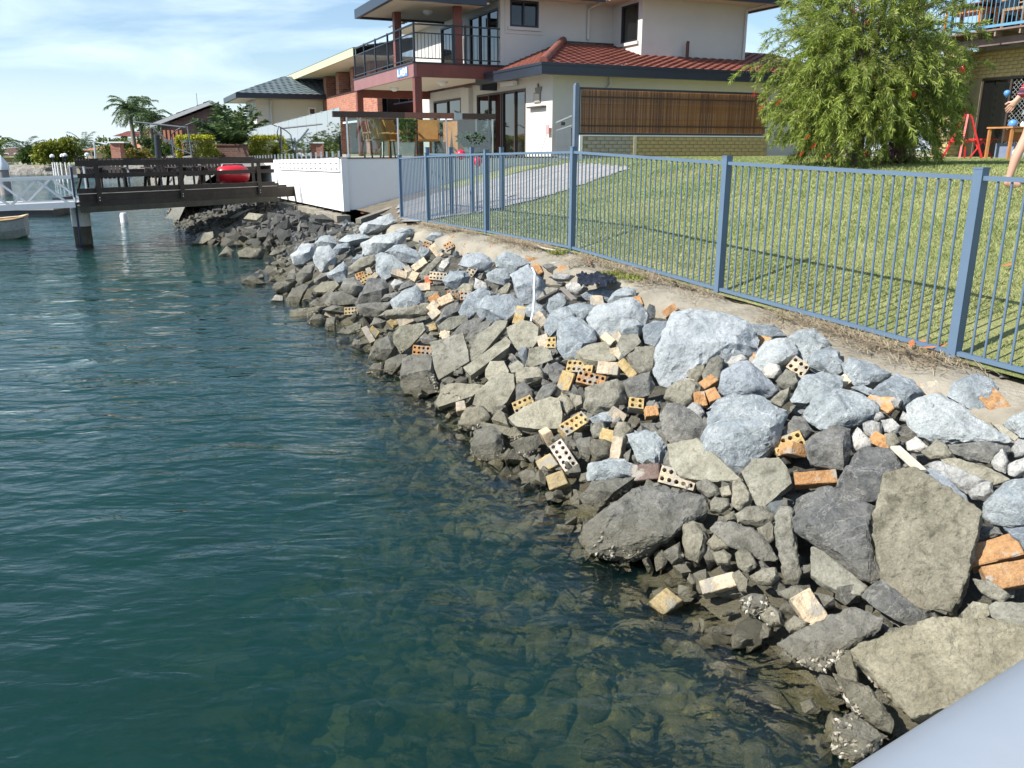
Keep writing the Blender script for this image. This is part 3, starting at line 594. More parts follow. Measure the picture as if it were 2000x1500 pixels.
ROCK_TXT = '''
C
P 300,200 450,190 800,240 870,290 950,400 950,480 880,560 620,600 430,680 290,760 200,720 165,640 180,520 250,340 ! pale blue-white boulder with a broad flat top, biggest in the upper bank
b 880,290 1080,300 1160,380 1080,400 1000,420 940,380
P 1000,420 1170,390 1240,450 1260,520 1180,580 1080,620 980,640 910,590
b 1190,400 1260,340 1380,320 1460,400 1500,440 1480,480 1370,520 1320,610 1260,560 1200,440
b 1340,560 1400,490 1500,460 1560,490 1610,600 1590,660 1540,690 1420,640 1350,610
b 1600,600 1660,550 1800,580 1980,670 1900,720 1800,760 1700,760 1640,700
P 660,680 740,610 860,570 940,620 1100,790 1050,850 900,850 700,850 640,800
b 1210,860 1290,700 1450,650 1600,700 1590,780 1470,800 1370,850 1330,900 1220,890
b 1290,1010 1360,880 1440,780 1560,780 1720,820 1880,910 1870,970 1740,1060 1600,1070 1460,1110 1330,1040
B 490,1180 560,1090 700,1000 860,920 1000,910 1140,930 1175,980 1130,1110 1060,1260 950,1320 840,1420 760,1420 620,1350 510,1290 ! large blue-grey boulder just below the biggest pale boulder
b 560,960 660,900 780,860 920,830 1040,880 1050,910 860,920 700,1000 580,1080
b 560,940 640,860 760,820 840,850 700,900
d 195,980 260,910 350,900 420,980 540,1040 560,1100 480,1190 380,1180 280,1210 220,1120
t 260,1230 340,1210 490,1180 600,1330 760,1420 840,1500 560,1500 350,1470 290,1380
d 1310,1210 1400,1130 1560,1080 1650,1110 1660,1270 1600,1400 1450,1390 1350,1360
d 1130,1130 1230,1000 1290,1010 1340,1090 1380,1120 1300,1170 1140,1170
b 60,310 140,270 250,270 260,320 210,430 150,460 80,430
c 0,480 80,480 180,460 200,520 160,640 30,660 -10,600
c 400,660 470,620 550,600 540,680 490,730 420,710
c 590,560 640,535 680,570 670,680 640,760 540,740 520,680 560,610
c 240,800 340,720 430,720 510,760 480,830 450,890 380,930 300,870 230,860
w 370,960 440,890 510,910 540,980 510,1020 420,1030
w 690,600 760,540 830,520 880,560 840,590 720,630
w 980,650 1040,600 1110,600 1140,660 1080,710 1000,700
c 1090,730 1170,640 1250,680 1280,760 1220,800 1120,780
c 1040,890 1110,820 1200,780 1190,850 1130,930
b 0,1110 120,1110 220,1200 240,1290 180,1400 100,1350 0,1300
d 220,1420 260,1250 300,1210 400,1190 270,1300 290,1400 260,1450
E
d 505,1400 600,1240 720,1090 850,1080 950,1100 1000,1170 1040,1280 960,1310 880,1350 860,1480 800,1500 640,1490 530,1460
b 790,660 860,600 990,510 1100,560 1190,640 1170,680 1100,720 1040,760 900,700
P 1070,780 1130,710 1300,660 1400,690 1500,780 1600,860 1740,940 1900,1030 1830,1060 1680,1040 1500,1040 1330,1060 1180,1000 1090,920 ! long pale grey boulder below the nearest fence post, dull stained underside
d 1400,1060 1660,1040 1850,1070 1870,1110 1700,1200 1560,1170 1440,1130
b 1390,690 1430,590 1500,550 1620,520 1720,560 1790,660 1700,720 1650,820 1530,770
b 1810,910 1880,850 1980,800 2120,830 2120,1010 1950,1000 1900,960
w 765,850 810,800 880,810 905,850 850,880 780,875
w 730,900 800,870 880,900 880,980 830,1030 740,970
w 870,870 960,860 1030,930 1000,970 940,980 900,960
w 630,1010 690,920 720,970 820,1050 780,1090 680,1110 640,1100
c 900,980 980,980 1030,1040 960,1100 900,1060
w 1060,1050 1140,990 1240,1080 1180,1120 1080,1110
c 1190,1120 1300,1030 1370,1060 1440,1150 1400,1180 1260,1170
t 1340,1180 1450,1170 1700,1240 1870,1330 1790,1360 1700,1380 1500,1260 1360,1220
w 1180,1220 1310,1180 1500,1260 1720,1350 1640,1390 1530,1440 1380,1330 1250,1260 ! long whitish mortar slab full of pits, lying beside a thin timber batten
w 1540,1420 1640,1350 1730,1360 1740,1440 1680,1500 1570,1480
w 1700,1160 1760,1110 1820,1090 1860,1190 1830,1280 1740,1240
w 1850,1220 1910,1180 1990,1160 2050,1250 1900,1310 1850,1290
w 1870,1090 1920,1020 2010,1040 2050,1130 1900,1150
w 1150,570 1250,540 1300,580 1240,620 1180,600
w 1290,600 1400,530 1440,530 1440,580 1380,630 1310,630
c 1590,920 1650,890 1720,890 1750,940 1680,960
t 1740,910 1800,910 1930,1000 1900,1030 1800,970
w 950,730 1000,700 1040,720 1010,780 970,770
w 1010,870 1040,800 1110,850 1080,890 1050,880
b 640,620 730,600 810,640 800,690 720,650
F
t 1100,80 1180,0 1340,-10 1390,60 1420,150 1350,200 1240,300 1190,280 1160,200 ! tan worn slab with a dark broken lower edge, right of the large blue-grey boulder
D 20,490 80,400 250,260 430,160 570,150 720,190 860,240 880,330 830,380 700,420 680,470 540,570 330,640 100,610 ! huge smooth olive-grey boulder half in the water with oysters along its foot
c 710,410 780,400 850,420 870,520 850,600 810,660 730,620 710,520
c 870,540 920,480 1010,480 1010,570 920,590
c 900,600 980,580 1030,620 1020,680 940,680
c 1050,600 1110,570 1160,600 1200,680 1130,730 1070,690
d 880,440 940,390 1030,390 1170,430 1290,560 1340,640 1250,660 1210,620 1100,540 1020,480
c 880,280 920,240 1010,250 1020,300 960,340 890,330
c 1060,350 1130,300 1210,300 1330,370 1300,400 1200,430 1080,400
c 800,150 870,120 940,170 960,220 880,240 810,190
c 980,360 1050,330 1060,390 1000,400
c 1040,140 1090,120 1160,220 1150,280 1080,320 1030,280
c 950,180 1020,160 1040,230 970,240
c 1200,440 1280,400 1310,430 1310,520 1260,550 1210,480
c 1150,750 1240,700 1320,700 1340,760 1290,810 1200,800
c 1030,740 1080,710 1140,780 1130,860 1080,850
d 1090,900 1160,860 1250,880 1270,950 1180,1010 1100,970
c 1210,1010 1290,940 1350,980 1360,1070 1270,1080
c 1370,1070 1440,1010 1530,1060 1500,1110 1410,1120
c 1330,860 1440,810 1550,850 1460,930 1370,900
d 570,600 690,530 710,640 640,670
d 40,240 130,130 300,130 400,110 290,220 180,290 80,280
b 90,90 200,0 330,0 400,30 390,110 230,120 100,130
G
D 190,470 250,370 380,220 500,200 540,290 700,310 840,330 800,500 830,640 870,900 790,950 720,920 580,830 430,710 280,600 200,540 ! big dark slate-grey boulder leaning against the left edge of the pebbly slab
p 850,300 880,160 900,110 1000,90 1060,120 1150,80 1250,160 1400,290 1560,350 1620,380 1650,410 1610,500 1560,580 1540,720 1510,840 1520,1000 1480,1100 1420,1160 1260,1160 1110,1100 910,1120 890,1040 870,900 840,640 800,520 ! upright pebbly concrete slab full of exposed gravel, left of the orange bricks
t 330,680 350,670 430,710 580,830 760,970 700,1040 560,1010 420,950 340,880
d 730,1050 800,960 880,930 900,1110 1110,1120 1200,1170 1230,1200 1080,1270 960,1210 820,1130
c 60,460 80,390 150,360 190,380 160,500 210,700 250,900 220,950 140,940 100,800 60,600 ! narrow tan concrete pillar standing upright beside the dark slate-grey boulder
d 200,370 260,270 350,240 380,230 280,330 210,420
c 1580,910 1700,920 1820,1000 1880,1040 1800,1100 1650,1020
t 1500,1170 1580,1090 1690,1110 1700,1190 1620,1240 1510,1210
t 1710,1130 1760,1100 1900,1140 2100,1120 2100,1280 1860,1280 1730,1210
d 1560,570 1640,500 1760,510 1810,570 1700,600 1580,640
b 1820,520 2100,510 2100,800 1900,640
P 1150,110 1260,60 1400,150 1520,260 1560,340 1400,290 1300,240
b 1660,330 1710,270 1880,140 2060,140 2080,490 1800,510 1650,430
H
D 390,360 580,280 720,180 870,120 1000,150 1090,200 1060,260 960,370 880,390 800,420 750,500 660,540 520,450 ! wet dark flat-topped boulder sloping into the water below the cream brick
p 870,400 960,380 1100,310 1250,250 1400,190 1490,220 1600,200 1760,210 1900,250 2150,270 2150,500 1700,720 1280,860 1230,760 1060,590 900,470 ! large pebbly concrete slab in the lower right, beside the white handrail
c 770,500 820,410 880,400 920,560 930,640 860,650 800,600
o 760,560 860,650 930,640 1000,640 1090,760 1160,860 1130,930 1030,900 940,820 850,740
d 770,850 900,820 1000,920 1100,960 1000,1060 880,1110 760,1060
w 1790,480 1850,420 1940,450 1850,530 1790,510
D
d 280,570 320,410 440,370 520,430 530,560 460,630 340,640
t 580,310 740,210 900,160 970,170 990,280 980,390 800,390 640,370
c 190,360 230,240 370,215 410,260 440,310 370,370 290,400
t 300,200 320,120 450,0 520,-40 610,-20 620,80 560,180 460,270 380,220
t 10,190 70,60 160,40 260,90 380,60 290,140 150,170 30,220
c 440,310 500,250 560,280 590,390 450,340
t 360,340 430,370 560,380 680,430 650,470 480,420 380,390
c 1170,230 1180,80 1300,40 1420,10 1490,60 1480,180 1400,260 1250,280
b 1210,310 1270,270 1400,250 1380,330 1310,350 1230,340
c 1210,400 1250,340 1320,350 1340,410 1320,460 1240,460
c 1390,420 1430,350 1500,340 1550,400 1490,490 1400,490
b 1500,440 1640,400 1720,420 1800,520 1760,640 1720,720 1640,660 1580,640
b 1190,740 1200,660 1360,620 1480,640 1560,690 1550,760 1460,770 1350,800 1200,800
d 1100,480 1140,460 1210,460 1240,560 1200,640 1130,590
o 1220,480 1330,470 1390,500 1370,620 1260,640 1210,580
o 580,500 680,460 810,430 830,500 740,560 720,620 640,580
c 940,170 990,120 1050,150 1090,220 1030,280 990,240
c 1040,110 1150,140 1160,210 1100,240
d 630,170 640,50 700,30 770,100 760,160 700,190
d 780,150 840,60 920,30 950,60 930,110 840,190
o 1380,840 1480,790 1550,820 1520,860 1420,910
B
b 65,270 120,200 220,200 260,240 240,310 170,350 90,310
P 190,140 230,80 340,60 400,90 440,130 400,180 340,190 270,180
b 470,100 540,50 640,80 720,130 650,160 600,230 560,180 480,160
b 400,220 470,180 540,180 570,250 540,300 480,290 410,260
P 590,230 660,180 720,160 760,200 830,270 850,310 800,400 740,440 660,420 620,330
b 190,500 250,380 340,340 430,370 400,410 340,460 290,540 230,560
b 330,480 390,400 560,390 640,430 670,490 600,560 470,620 390,590 340,530
d 10,590 80,470 170,440 200,500 130,560 60,590
d 130,690 200,610 300,560 370,560 300,640 230,700
d 240,710 300,640 390,570 440,590 340,680 280,760
t 25,620 110,560 220,540 240,580 140,640 60,660
t 240,870 330,700 490,590 560,590 540,640 470,720 380,820 280,890
t 230,940 380,840 540,730 580,760 560,800 400,920 280,1000
t 560,640 680,580 750,600 800,640 790,740 740,800 690,850 620,790 570,700
t 710,910 730,800 830,780 890,810 910,880 820,910 740,940
c 620,990 640,960 800,950 850,980 840,1030 690,1070 630,1060
t 390,960 430,900 530,900 570,970 540,1020 440,1050 390,1020
t 570,930 640,890 690,930 650,970 590,980
b 860,480 870,390 950,370 1000,390 1030,460 990,490 900,550
b 1030,470 1110,440 1200,460 1280,480 1180,530 1140,570 1060,530
P 1180,560 1240,480 1380,460 1500,410 1560,430 1630,560 1590,640 1440,690 1350,680 1230,690
b 850,610 900,520 1000,490 1080,510 1050,560 950,600 880,690 850,660
b 940,680 960,590 1060,550 1150,590 1220,660 1240,740 1140,790 1080,890 1000,870 950,790
t 1090,830 1180,780 1310,760 1380,860 1390,890 1280,900 1150,880
t 1400,780 1440,700 1560,690 1590,750 1530,800 1460,850
b 1340,430 1370,370 1460,320 1530,340 1540,390 1500,420 1390,450
b 1140,380 1200,340 1300,320 1360,350 1340,420 1250,400 1170,410
w 1000,310 1050,280 1150,290 1180,330 1100,380 1020,360
b 1610,690 1620,620 1720,600 1800,630 1780,700 1700,770 1640,740
c 1480,870 1570,790 1700,780 1740,790 1700,970 1600,1010 1520,950
b 1440,560 1560,570 1600,620 1560,690 1440,690
d 1430,1050 1560,1000 1650,980 1690,1080 1650,1150 1500,1180 1460,1100
w 870,240 940,210 1080,230 1040,270 930,270
d 830,150 890,140 960,190 900,210
w 880,130 950,120 980,160 920,160
c 1040,180 1070,150 1170,130 1190,190 1090,210
t 800,400 860,330 940,340 900,400 800,440
b 700,480 760,440 830,470 850,540 760,560 710,540
d 870,930 940,900 1000,940 990,1040 920,1050 880,1010
c 180,330 250,300 300,310 290,370 200,380
w 300,330 310,250 400,290 420,340 340,350
c 490,350 570,290 590,310 560,370 520,390
A
P 740,100 780,60 900,10 960,0 1010,50 960,90 880,120 760,150
b 1010,120 1080,100 1150,110 1140,150 1060,170
P 760,220 850,170 980,140 1090,150 1060,210 1010,260 860,310 770,300
b 940,290 1010,250 1090,230 1160,280 1220,350 1160,380 1060,350
b 860,320 900,300 970,310 1000,350 1080,400 960,410 930,490 870,490 860,420
b 570,200 640,160 760,150 800,180 740,220 650,240
b 510,280 560,230 640,220 640,260 560,300
b 390,220 430,170 490,160 550,230 490,280 420,270
P 200,310 280,240 370,230 360,330 290,370 220,380
P 370,330 410,260 490,250 540,320 520,400 430,440 390,390
c 660,400 740,340 850,310 860,360 800,410 720,440
b 480,460 600,370 630,420 620,510 560,520 500,490
b 650,370 710,310 760,310 760,350 700,380
d 240,500 300,400 370,390 350,480 270,530
d 380,500 430,460 490,450 480,490 420,540 380,530
d 590,580 620,500 680,490 770,560 750,600 650,640
t 380,580 440,530 540,520 560,550 510,600 400,600
d 150,520 180,460 220,460 240,520 200,540
d 410,660 470,610 500,600 510,640 470,700
d 470,680 510,610 600,600 700,660 680,690 580,710 490,710
d 160,660 210,580 280,550 320,560 260,630 250,700 180,720
d 710,680 780,560 800,510 910,510 950,570 910,640 890,680 720,710
d 710,700 890,680 1000,680 950,740 870,800 770,780 720,750
b 980,680 1060,600 1170,560 1220,620 1220,700 1130,750 1010,740
c 890,790 960,740 1130,750 1250,700 1290,740 1250,780 1080,800 960,800
d 1040,590 1060,540 1120,510 1170,550 1100,580
d 900,660 930,620 1040,600 1000,650 940,670
d 340,690 380,660 430,700 400,730 350,730
c 200,800 200,750 290,740 400,710 440,720 350,800 290,810
d 320,850 370,780 430,780 470,830 400,870
d 460,880 480,810 540,800 530,900 490,910
d 450,740 520,710 620,720 600,760 500,760
t 560,920 600,880 740,850 730,890 640,930
t 1000,930 1050,870 1220,850 1240,900 1190,960 1110,1040 1050,1080 1000,990
d 800,1120 850,990 960,940 1020,990 1020,1080 930,1140
d 920,1220 940,1140 1040,1090 1100,1090 1060,1170 980,1240
d 780,1240 840,1160 900,1160 930,1230 870,1270
t 1290,1010 1540,940 1580,1070 1590,1150 1460,1220 1350,1290 1320,1200 ! square tan concrete slab leaning flat against the bank near the waterline
d 1050,1330 1070,1130 1150,1090 1290,1100 1310,1230 1350,1380 1200,1400 1080,1380
d 660,1030 690,970 740,980 800,1000 730,1040
d 810,870 850,800 930,830 900,880
d 1200,960 1240,930 1350,970 1320,1020 1220,1000
b 1250,180 1300,140 1370,140 1390,180 1320,200
b 1190,290 1210,250 1270,260 1280,310 1220,330
c 1200,470 1260,390 1340,330 1370,350 1300,420 1250,490
w 1340,420 1370,360 1430,330 1440,380 1390,440
w 970,540 1000,500 1060,520 1090,530 1000,580
c 1490,590 1540,540 1620,540 1630,590 1560,610
c 1240,640 1260,600 1350,600 1370,640 1290,660
I
d 600,720 690,680 790,730 700,765 ! low dark rock standing alone in the shallow water off the bank
w 830,880 870,830 940,840 940,890
o 840,770 880,730 980,720 1030,740 960,800 880,810
t 230,420 310,350 380,340 380,380 310,420
o 570,490 640,460 800,470 770,540 690,560 580,540 ! oyster-crusted concrete block at the edge of the muddy beach
d 830,510 860,470 920,490 900,530
t 630,230 670,190 770,200 720,240
t 520,220 590,180 690,150 600,200 560,220
d 430,520 490,450 540,480 540,530 470,540
'''
def rocks():
    rng = random.Random(11); tile = None; seen = []
    for ln in ROCK_TXT.strip().splitlines():
        ln = ln.strip()
        if len(ln) == 1: tile = TILES[ln]; continue
        body, _, hero = ln.partition('!'); tok = body.split(); kind = tok[0]
        px = [(tile[0] + float(a) / tile[2], tile[1] + float(b) / tile[2]) for a, b in (q.split(',') for q in tok[1:])]
        outline_rock(kind, px, hero.strip(), rng); seen.append(px)
    return seen
ROCK_PX = rocks()

# bricks
def brick_mesh(ncell, holes, broken, mat, rng):
    L, W, H = 0.046 * ncell, 0.11, 0.076; bm = bmesh.new()
    if holes:
        rad = 0.0145; cx = [-L / 2 + 0.046 * (i + .5) for i in range(ncell)]
        def layer(z):
            gv = [[bm.verts.new((-L / 2 + 0.046 * i, -W / 2 + 0.055 * j, z)) for j in range(3)] for i in range(ncell + 1)]
            rings = {}
            for i in range(ncell):
                for j in range(2):
                    c = (cx[i], -W / 2 + 0.055 * (j + .5)); ring = [bm.verts.new((c[0] + rad * math.cos(math.pi / 8 + k * math.pi / 4), c[1] + rad * math.sin(math.pi / 8 + k * math.pi / 4), z)) for k in range(8)]
                    rings[(i, j)] = ring
                    q = [gv[i + 1][j + 1], gv[i][j + 1], gv[i][j], gv[i + 1][j]]     # corners at 45,135,225,315 degrees
                    for a in range(4):
                        r0, r1 = ring[2 * a], ring[(2 * a + 1) % 8]; r2 = ring[(2 * a + 2) % 8]
                        f = [q[a], r1, r0]; g = [q[a], q[(a + 1) % 4], r2, r1]
                        if z < 0: f, g = f[::-1], g[::-1]
                        bm.faces.new(f); bm.faces.new(g)
            return gv, rings
        ga, ra = layer(H / 2); gb, rb = layer(-H / 2)
        for key in ra:
            for k in range(8):
                a, b = ra[key][k], ra[key][(k + 1) % 8]; c, d = rb[key][(k + 1) % 8], rb[key][k]; bm.faces.new([a, b, c, d])
        per = [(i, 0) for i in range(ncell + 1)] + [(ncell, 1)] + [(i, 2) for i in range(ncell, -1, -1)] + [(0, 1)]
        for k in range(len(per)):
            a, b = per[k], per[(k + 1) % len(per)]
            bm.faces.new([ga[b[0]][b[1]], ga[a[0]][a[1]], gb[a[0]][a[1]], gb[b[0]][b[1]]])
    else:
        bmesh.ops.create_cube(bm, size=1.0)
        for v in bm.verts: v.co = Vector((v.co.x * L, v.co.y * W, v.co.z * H))
        bmesh.ops.subdivide_edges(bm, edges=[e for e in bm.edges if abs((e.verts[0].co - e.verts[1].co).x) > L * .5], cuts=3)
        if ncell > 1: bmesh.ops.bevel(bm, geom=list(bm.edges), offset=0.004, segments=1, affect='EDGES', clamp_overlap=True)
    for v in bm.verts:
        q = v.co * 30 + Vector((rng.random() * 9, 0, 0)); v.co += Vector((mnoise.noise(q), mnoise.noise(q + Vector((5, 0, 0))), mnoise.noise(q + Vector((0, 7, 0))))) * 0.0034
        if broken and v.co.x > L / 2 - 0.012: v.co.x += -0.022 * abs(mnoise.noise(Vector((v.co.y * 28, v.co.z * 28, rng.random() * .2 + 3)))) - 0.3 * v.co.y * (rng.random() * .4 + .2)
    bmesh.ops.recalc_face_normals(bm, faces=bm.faces)
    me = bpy.data.meshes.new('brick'); bm.to_mesh(me); bm.free(); me.materials.append(mat); me.update(); return me
# x, y, angle, face (h holes, f broad plain, s side, e end), colour, cells long, broken
BRICK_TAB = [tuple(l.split()) for l in '''1121,832 32 h y 5 . yellow ten-hole brick propped up just above the pale pink brick
1102,891 -57 h k 5 . pale pink brick with rows of holes standing at the waterline
1069,853 -60 e c 3
1242,792 85 h1 y 2
1272,806 5 s o 2 x
1204,815 -35 f c 3 x
1207,880 80 s c 4
1189,851 70 f y 2 x
1025,792 25 h y 4 x
1070,907 30 f y 3 x
1325,936 -14 h c 5
902,797 10 f c 2 x
1134,719 -4 h y 5 . yellow holed brick lying level in the small brick pile
1189,721 -5 f c 4
1227,723 -50 s y 4 x
1154,743 -14 h o 5
1103,753 70 f y 5
1167,589 5 f c 3 x
1189,667 -40 s c 3 x
1206,662 20 f c 2 x
1202,693 10 f c 2 x
1063,669 -75 f c 3 x
1079,672 0 h y 2 x
1015,619 74 f y 5
1055,624 -42 f c 3 x
1050,528 -60 s o 3 x
1042,512 -12 f o 5
1102,529 5 f o 3 x
965,489 -10 f o 3 x
920,531 55 h c 3 x
856,541 -5 h c 5
1254,622 -12 f c 3 x
1245,591 10 f o 2 x
1310,609 35 s o 3 x
870,655 75 f c 2 x
1344,756 -12 f c 2 x
1377,757 35 s o 4 x
1369,781 5 f o 2 x
1394,775 20 f o 2 x
1560,719 -36 h c 3 x
1544,879 -8 e o 4 . bright orange brick wedged under the large blue-grey boulder
1486,679 60 f o 4 x
1470,702 40 f o 2 x
1473,630 10 f c 2 x
1415,612 5 f o 2 x
1728,787 -35 f o 4
1592,937 4 s o 5 . orange yellow brick lying flat between the tan slab and a dark boulder
1951,800 -50 f o 5 . large orange brick end-up on the bank near the right edge
1776,729 5 f o 3 x
1822,729 -20 f o 2 x
1695,700 28 f c 3 x
1817,765 10 f c 3 x
1723,868 -30 s o 3 x
1647,752 -50 f c 2 x
1941,1081 15 f o 5 . bare orange brick beside the upright pebbly slab, upper of two at the right edge
1976,1124 10 f o 5 . orange brick at the right edge lying under another bare orange brick
1405,1144 15 s c 4 x pale cream brick sitting at the shallows left of the tilted cream brick
1582,1194 -56 f c 4 . cream brick tilted above the wet dark flat-topped boulder
721,656 -60 s c 5
730,650 -40 f y 3 x
645,614 -20 f c 3 x
687,609 5 h y 4 x
715,545 30 h y 4
704,540 20 h o 3 x
722,530 20 f c 2 x
732,541 -45 f c 2 x
780,535 -18 f c 5
797,527 20 f c 2 x
820,518 35 f c 5
809,540 60 f c 3 x
852,491 -50 f c 5
835,480 -20 h o 3 x
877,481 30 h o 3 x
885,470 40 f o 3 x
915,480 25 f c 3 x
937,482 -30 f c 2 x
754,445 35 s c 3
772,435 0 f r 3 x
790,439 0 f c 2 x
837,547 10 f r 2 x
827,562 5 f c 4
850,585 30 f o 3 x
870,587 25 f c 4
847,600 45 f c 3 x
885,576 5 h o 3 x
910,580 0 h o 3 x
850,613 40 f c 3 x
792,627 24 f c 4
770,630 40 f y 3 x
842,642 15 s y 3
870,657 30 f c 2 x
827,687 -5 h o 5
1263,925 5 f n 4 . dark reddish-brown brick face standing beside the huge olive boulder
1540,870 20 h y 4
1300,1180 40 f y 3 x
1090,940 20 f y 3 x'''.splitlines()]
def bricks():
    rng = random.Random(23); cn = {'y': 'yellow', 'o': 'orange', 'c': 'cream', 'k': 'pale pink', 'r': 'red', 'n': 'brown'}
    for t in BRICK_TAB:
        x, y = map(float, t[0].split(',')); ang = R(float(t[1])); face = t[2]; col = cn[t[3]]; nc = int(t[4]); broken = len(t) > 5 and t[5] == 'x'; lab = ' '.join(t[6:]) if len(t) > 6 else ''
        P = ground_at(x, y, bank_surf, lift=0.015); sl = bank_normal(P); tcm = (CAM - P).normalized()
        m = (sl * .32 + tcm * .68 + Vector((rng.uniform(-1, 1), rng.uniform(-1, 1), rng.uniform(-.4, 1))) * 0.22).normalized()
        if proj(P)[2] > 9: m = (m + tcm * .4).normalized()
        a = (hit(x + 9 * math.cos(ang), y - 9 * math.sin(ang), P, m) - hit(x, y, P, m)).normalized(); b = m.cross(a)
        if face[0] in 'hf': ex, ey, ez = a, b, m
        elif face[0] == 's': ex, ey, ez = a, -m, b                        # narrow side towards us
        else: ex, ey, ez = (m * .8 + a * .6).normalized(), None, None
        if ey is None: ey = (a * .8 - m * .6).normalized(); ez = ex.cross(ey)
        M = Matrix((ex, ey, ez)).transposed()
        if M.determinant() < 0: M = Matrix((ex, ey, -ez)).transposed()
        me = brick_mesh(nc, face[0] == 'h', broken, BRICKM[col], rng)
        nm = 'brick' if nc >= 4 else 'broken_brick'
        o = link(nm, me, None, P); o.rotation_mode = 'QUATERNION'; o.rotation_quaternion = M.to_quaternion(); o['category'] = 'brick'; o['group'] = 'loose bricks on the rock bank'
        if lab: o['label'] = lab
        else: LABELLED.append((o, f'{col} ' + ('holed brick' if face[0] == 'h' else 'brick' if nc >= 4 else 'half brick')))
bricks()
label_all()

# small stones wedged in the gaps, and the finer dark rocks of the slope below the terrace
def simple_rock_mesh(rng, kind, flat_=0.7, cuts=2, npt=12, ridge=0.3):
    bm = bmesh.new()
    for _ in range(npt):
        v = Vector((rng.gauss(0, 1), rng.gauss(0, 1), rng.gauss(0, 1))).normalized() * rng.uniform(.75, 1.1); bm.verts.new((v.x * rng.uniform(.85, 1.2), v.y * .85, v.z * flat_))
    h = bmesh.ops.convex_hull(bm, input=bm.verts)
    bmesh.ops.delete(bm, geom=[v for v in bm.verts if not v.link_faces], context='VERTS')
    refine(bm, 0.5, cuts); roughen(bm, 1.0, 0.07, 1.6, rng.random() * 20, ridge)
    bmesh.ops.recalc_face_normals(bm, faces=bm.faces)
    me = bpy.data.meshes.new('stone'); bm.to_mesh(me); bm.free(); me.polygons.foreach_set('use_smooth', [True] * len(me.polygons)); me.set_sharp_from_angle(angle=R(30)); me.materials.append(KIND[kind][0]); me.update(); return me
def random_rot(rng): return Matrix.Rotation(rng.uniform(0, 6.28), 3, Vector((rng.gauss(0, 1), rng.gauss(0, 1), rng.gauss(0, 1))).normalized())
def fillers():
    rng = random.Random(5)
    protos = {k: [simple_rock_mesh(rng, k) for _ in range(6)] for k in 'bdtcPk'}
    count = 0; tries = 0
    while count < 150 and tries < 4000:                      # gap stones
        tries += 1; s = rng.uniform(-1.2, 15.5) if rng.random() < .8 else rng.uniform(-1.2, 4); w = rng.uniform(0.45, lerp_tab(s, WL) + 0.1)
        P = fs(s, -w, bank_z(s, w) - 0.055); x, y, d = proj(P)
        if not (500 < x < 2010 and y < 1490) or any(in_poly(x, y, q) for q in ROCK_PX): continue
        r = rng.uniform(0.05, 0.13); q = w / lerp_tab(s, WL)
        k = rng.choice('bbPct' if q < .5 else 'bdct' if q < .8 else 'ddct')
        o = link('small_stone', rng.choice(protos[k]), None, P); o.scale = (r, r, r); o.rotation_mode = 'QUATERNION'; o.rotation_quaternion = random_rot(rng).to_quaternion()
        o['category'] = 'stone'; o['group'] = 'small stones wedged between the boulders'; o['label'] = 'small stone wedged in a gap between larger boulders of the bank'; count += 1
    # underlay that closes every gap, one piece of uncountable rubble
    vs, fc = [], []
    pm = protos['d'] + protos['c']
    def scatter(n, sr, wr, rr, dz, rng, vs, fc, kinds):
        for _ in range(n):
            s = rng.uniform(*sr); w = rng.uniform(wr[0], lerp_tab(s, WL) + wr[1]); P = fs(s, -w, bank_z(s, w) + dz); r = rng.uniform(*rr); me = rng.choice(kinds); M = random_rot(rng)
            o = len(vs)
            for v in me.vertices: vs.append(P + (M @ v.co) * r)
            for p in me.polygons: fc.append([o + i for i in p.vertices])
    scatter(1100, (-2.5, 17), (0.45, 0.05), (0.06, 0.16), -0.17, rng, vs, fc, pm); scatter(450, (-1.6, 4), (1.5, 0.1), (0.04, 0.10), -0.03, rng, vs, fc, protos['c'])
    stuff('bank_rubble', to_mesh('bank_rubble', vs, fc, M_DARK, 35))
    vs, fc = [], []
    sm = [simple_rock_mesh(rng, 'c', .75, 3, 26, 0.0) for _ in range(8)]
    for _ in range(1500):
        s = rng.uniform(-4, 14); w = lerp_tab(s, WL) + rng.uniform(-.1, 2.4) * rng.random() ** .5; r = rng.uniform(.05, .2); P = fs(s, -w, min(bank_z(s, w), -.01) - r * .85); me = rng.choice(sm); M = random_rot(rng); o = len(vs)
        for v in me.vertices: vs.append(P + (M @ v.co) * r)
        for p in me.polygons: fc.append([o + i for i in p.vertices])
    stuff('submerged_rubble', to_mesh('submerged_rubble', vs, fc, M_ROUGH, 80))
    # dark rocks below the terrace and under the jetty
    count = 0; tries = 0; pts = []
    while count < 190 and tries < 9000:
        tries += 1; s = rng.uniform(14.2, 25.5); W = lerp_tab(s, WL); w = rng.uniform(0.35, W + 0.05)
        if 14.2 < s < 16 and w > 1.2: continue
        P0 = fs(s, -w); nw = (P0 - C0).dot(WN)
        if nw > -.42: continue
        P = fs(s, -w, min(bank_z(s, w), .66 + .3 * (nw + .42)) + 0.0); r = rng.uniform(0.12, 0.28) * (1 if w < 1.5 else 1.1)
        if any((P - q).length < (r + rq) * 0.55 for q, rq in pts): continue
        pts.append((P, r)); k = rng.choice('kkkkkd')
        o = link('dark_rock', rng.choice(protos[k]), None, P); o.scale = (r * rng.uniform(.9, 1.3), r, r * rng.uniform(.6, .9)); o.rotation_mode = 'QUATERNION'; o.rotation_quaternion = random_rot(rng).to_quaternion()
        o['category'] = 'rock'; o['group'] = 'dark rocks heaped below the terrace wall and the jetty'; o['label'] = 'dark grey rock in the heap below the white terrace wall and jetty'; count += 1
    vs, fc = [], []
    scatter(900, (14, 32), (0.75, 0.05), (0.07, 0.17), -0.12, rng, vs, fc, protos['k'])
    stuff('terrace_rubble', to_mesh('terrace_rubble', vs, fc, M_BASALT, 35))
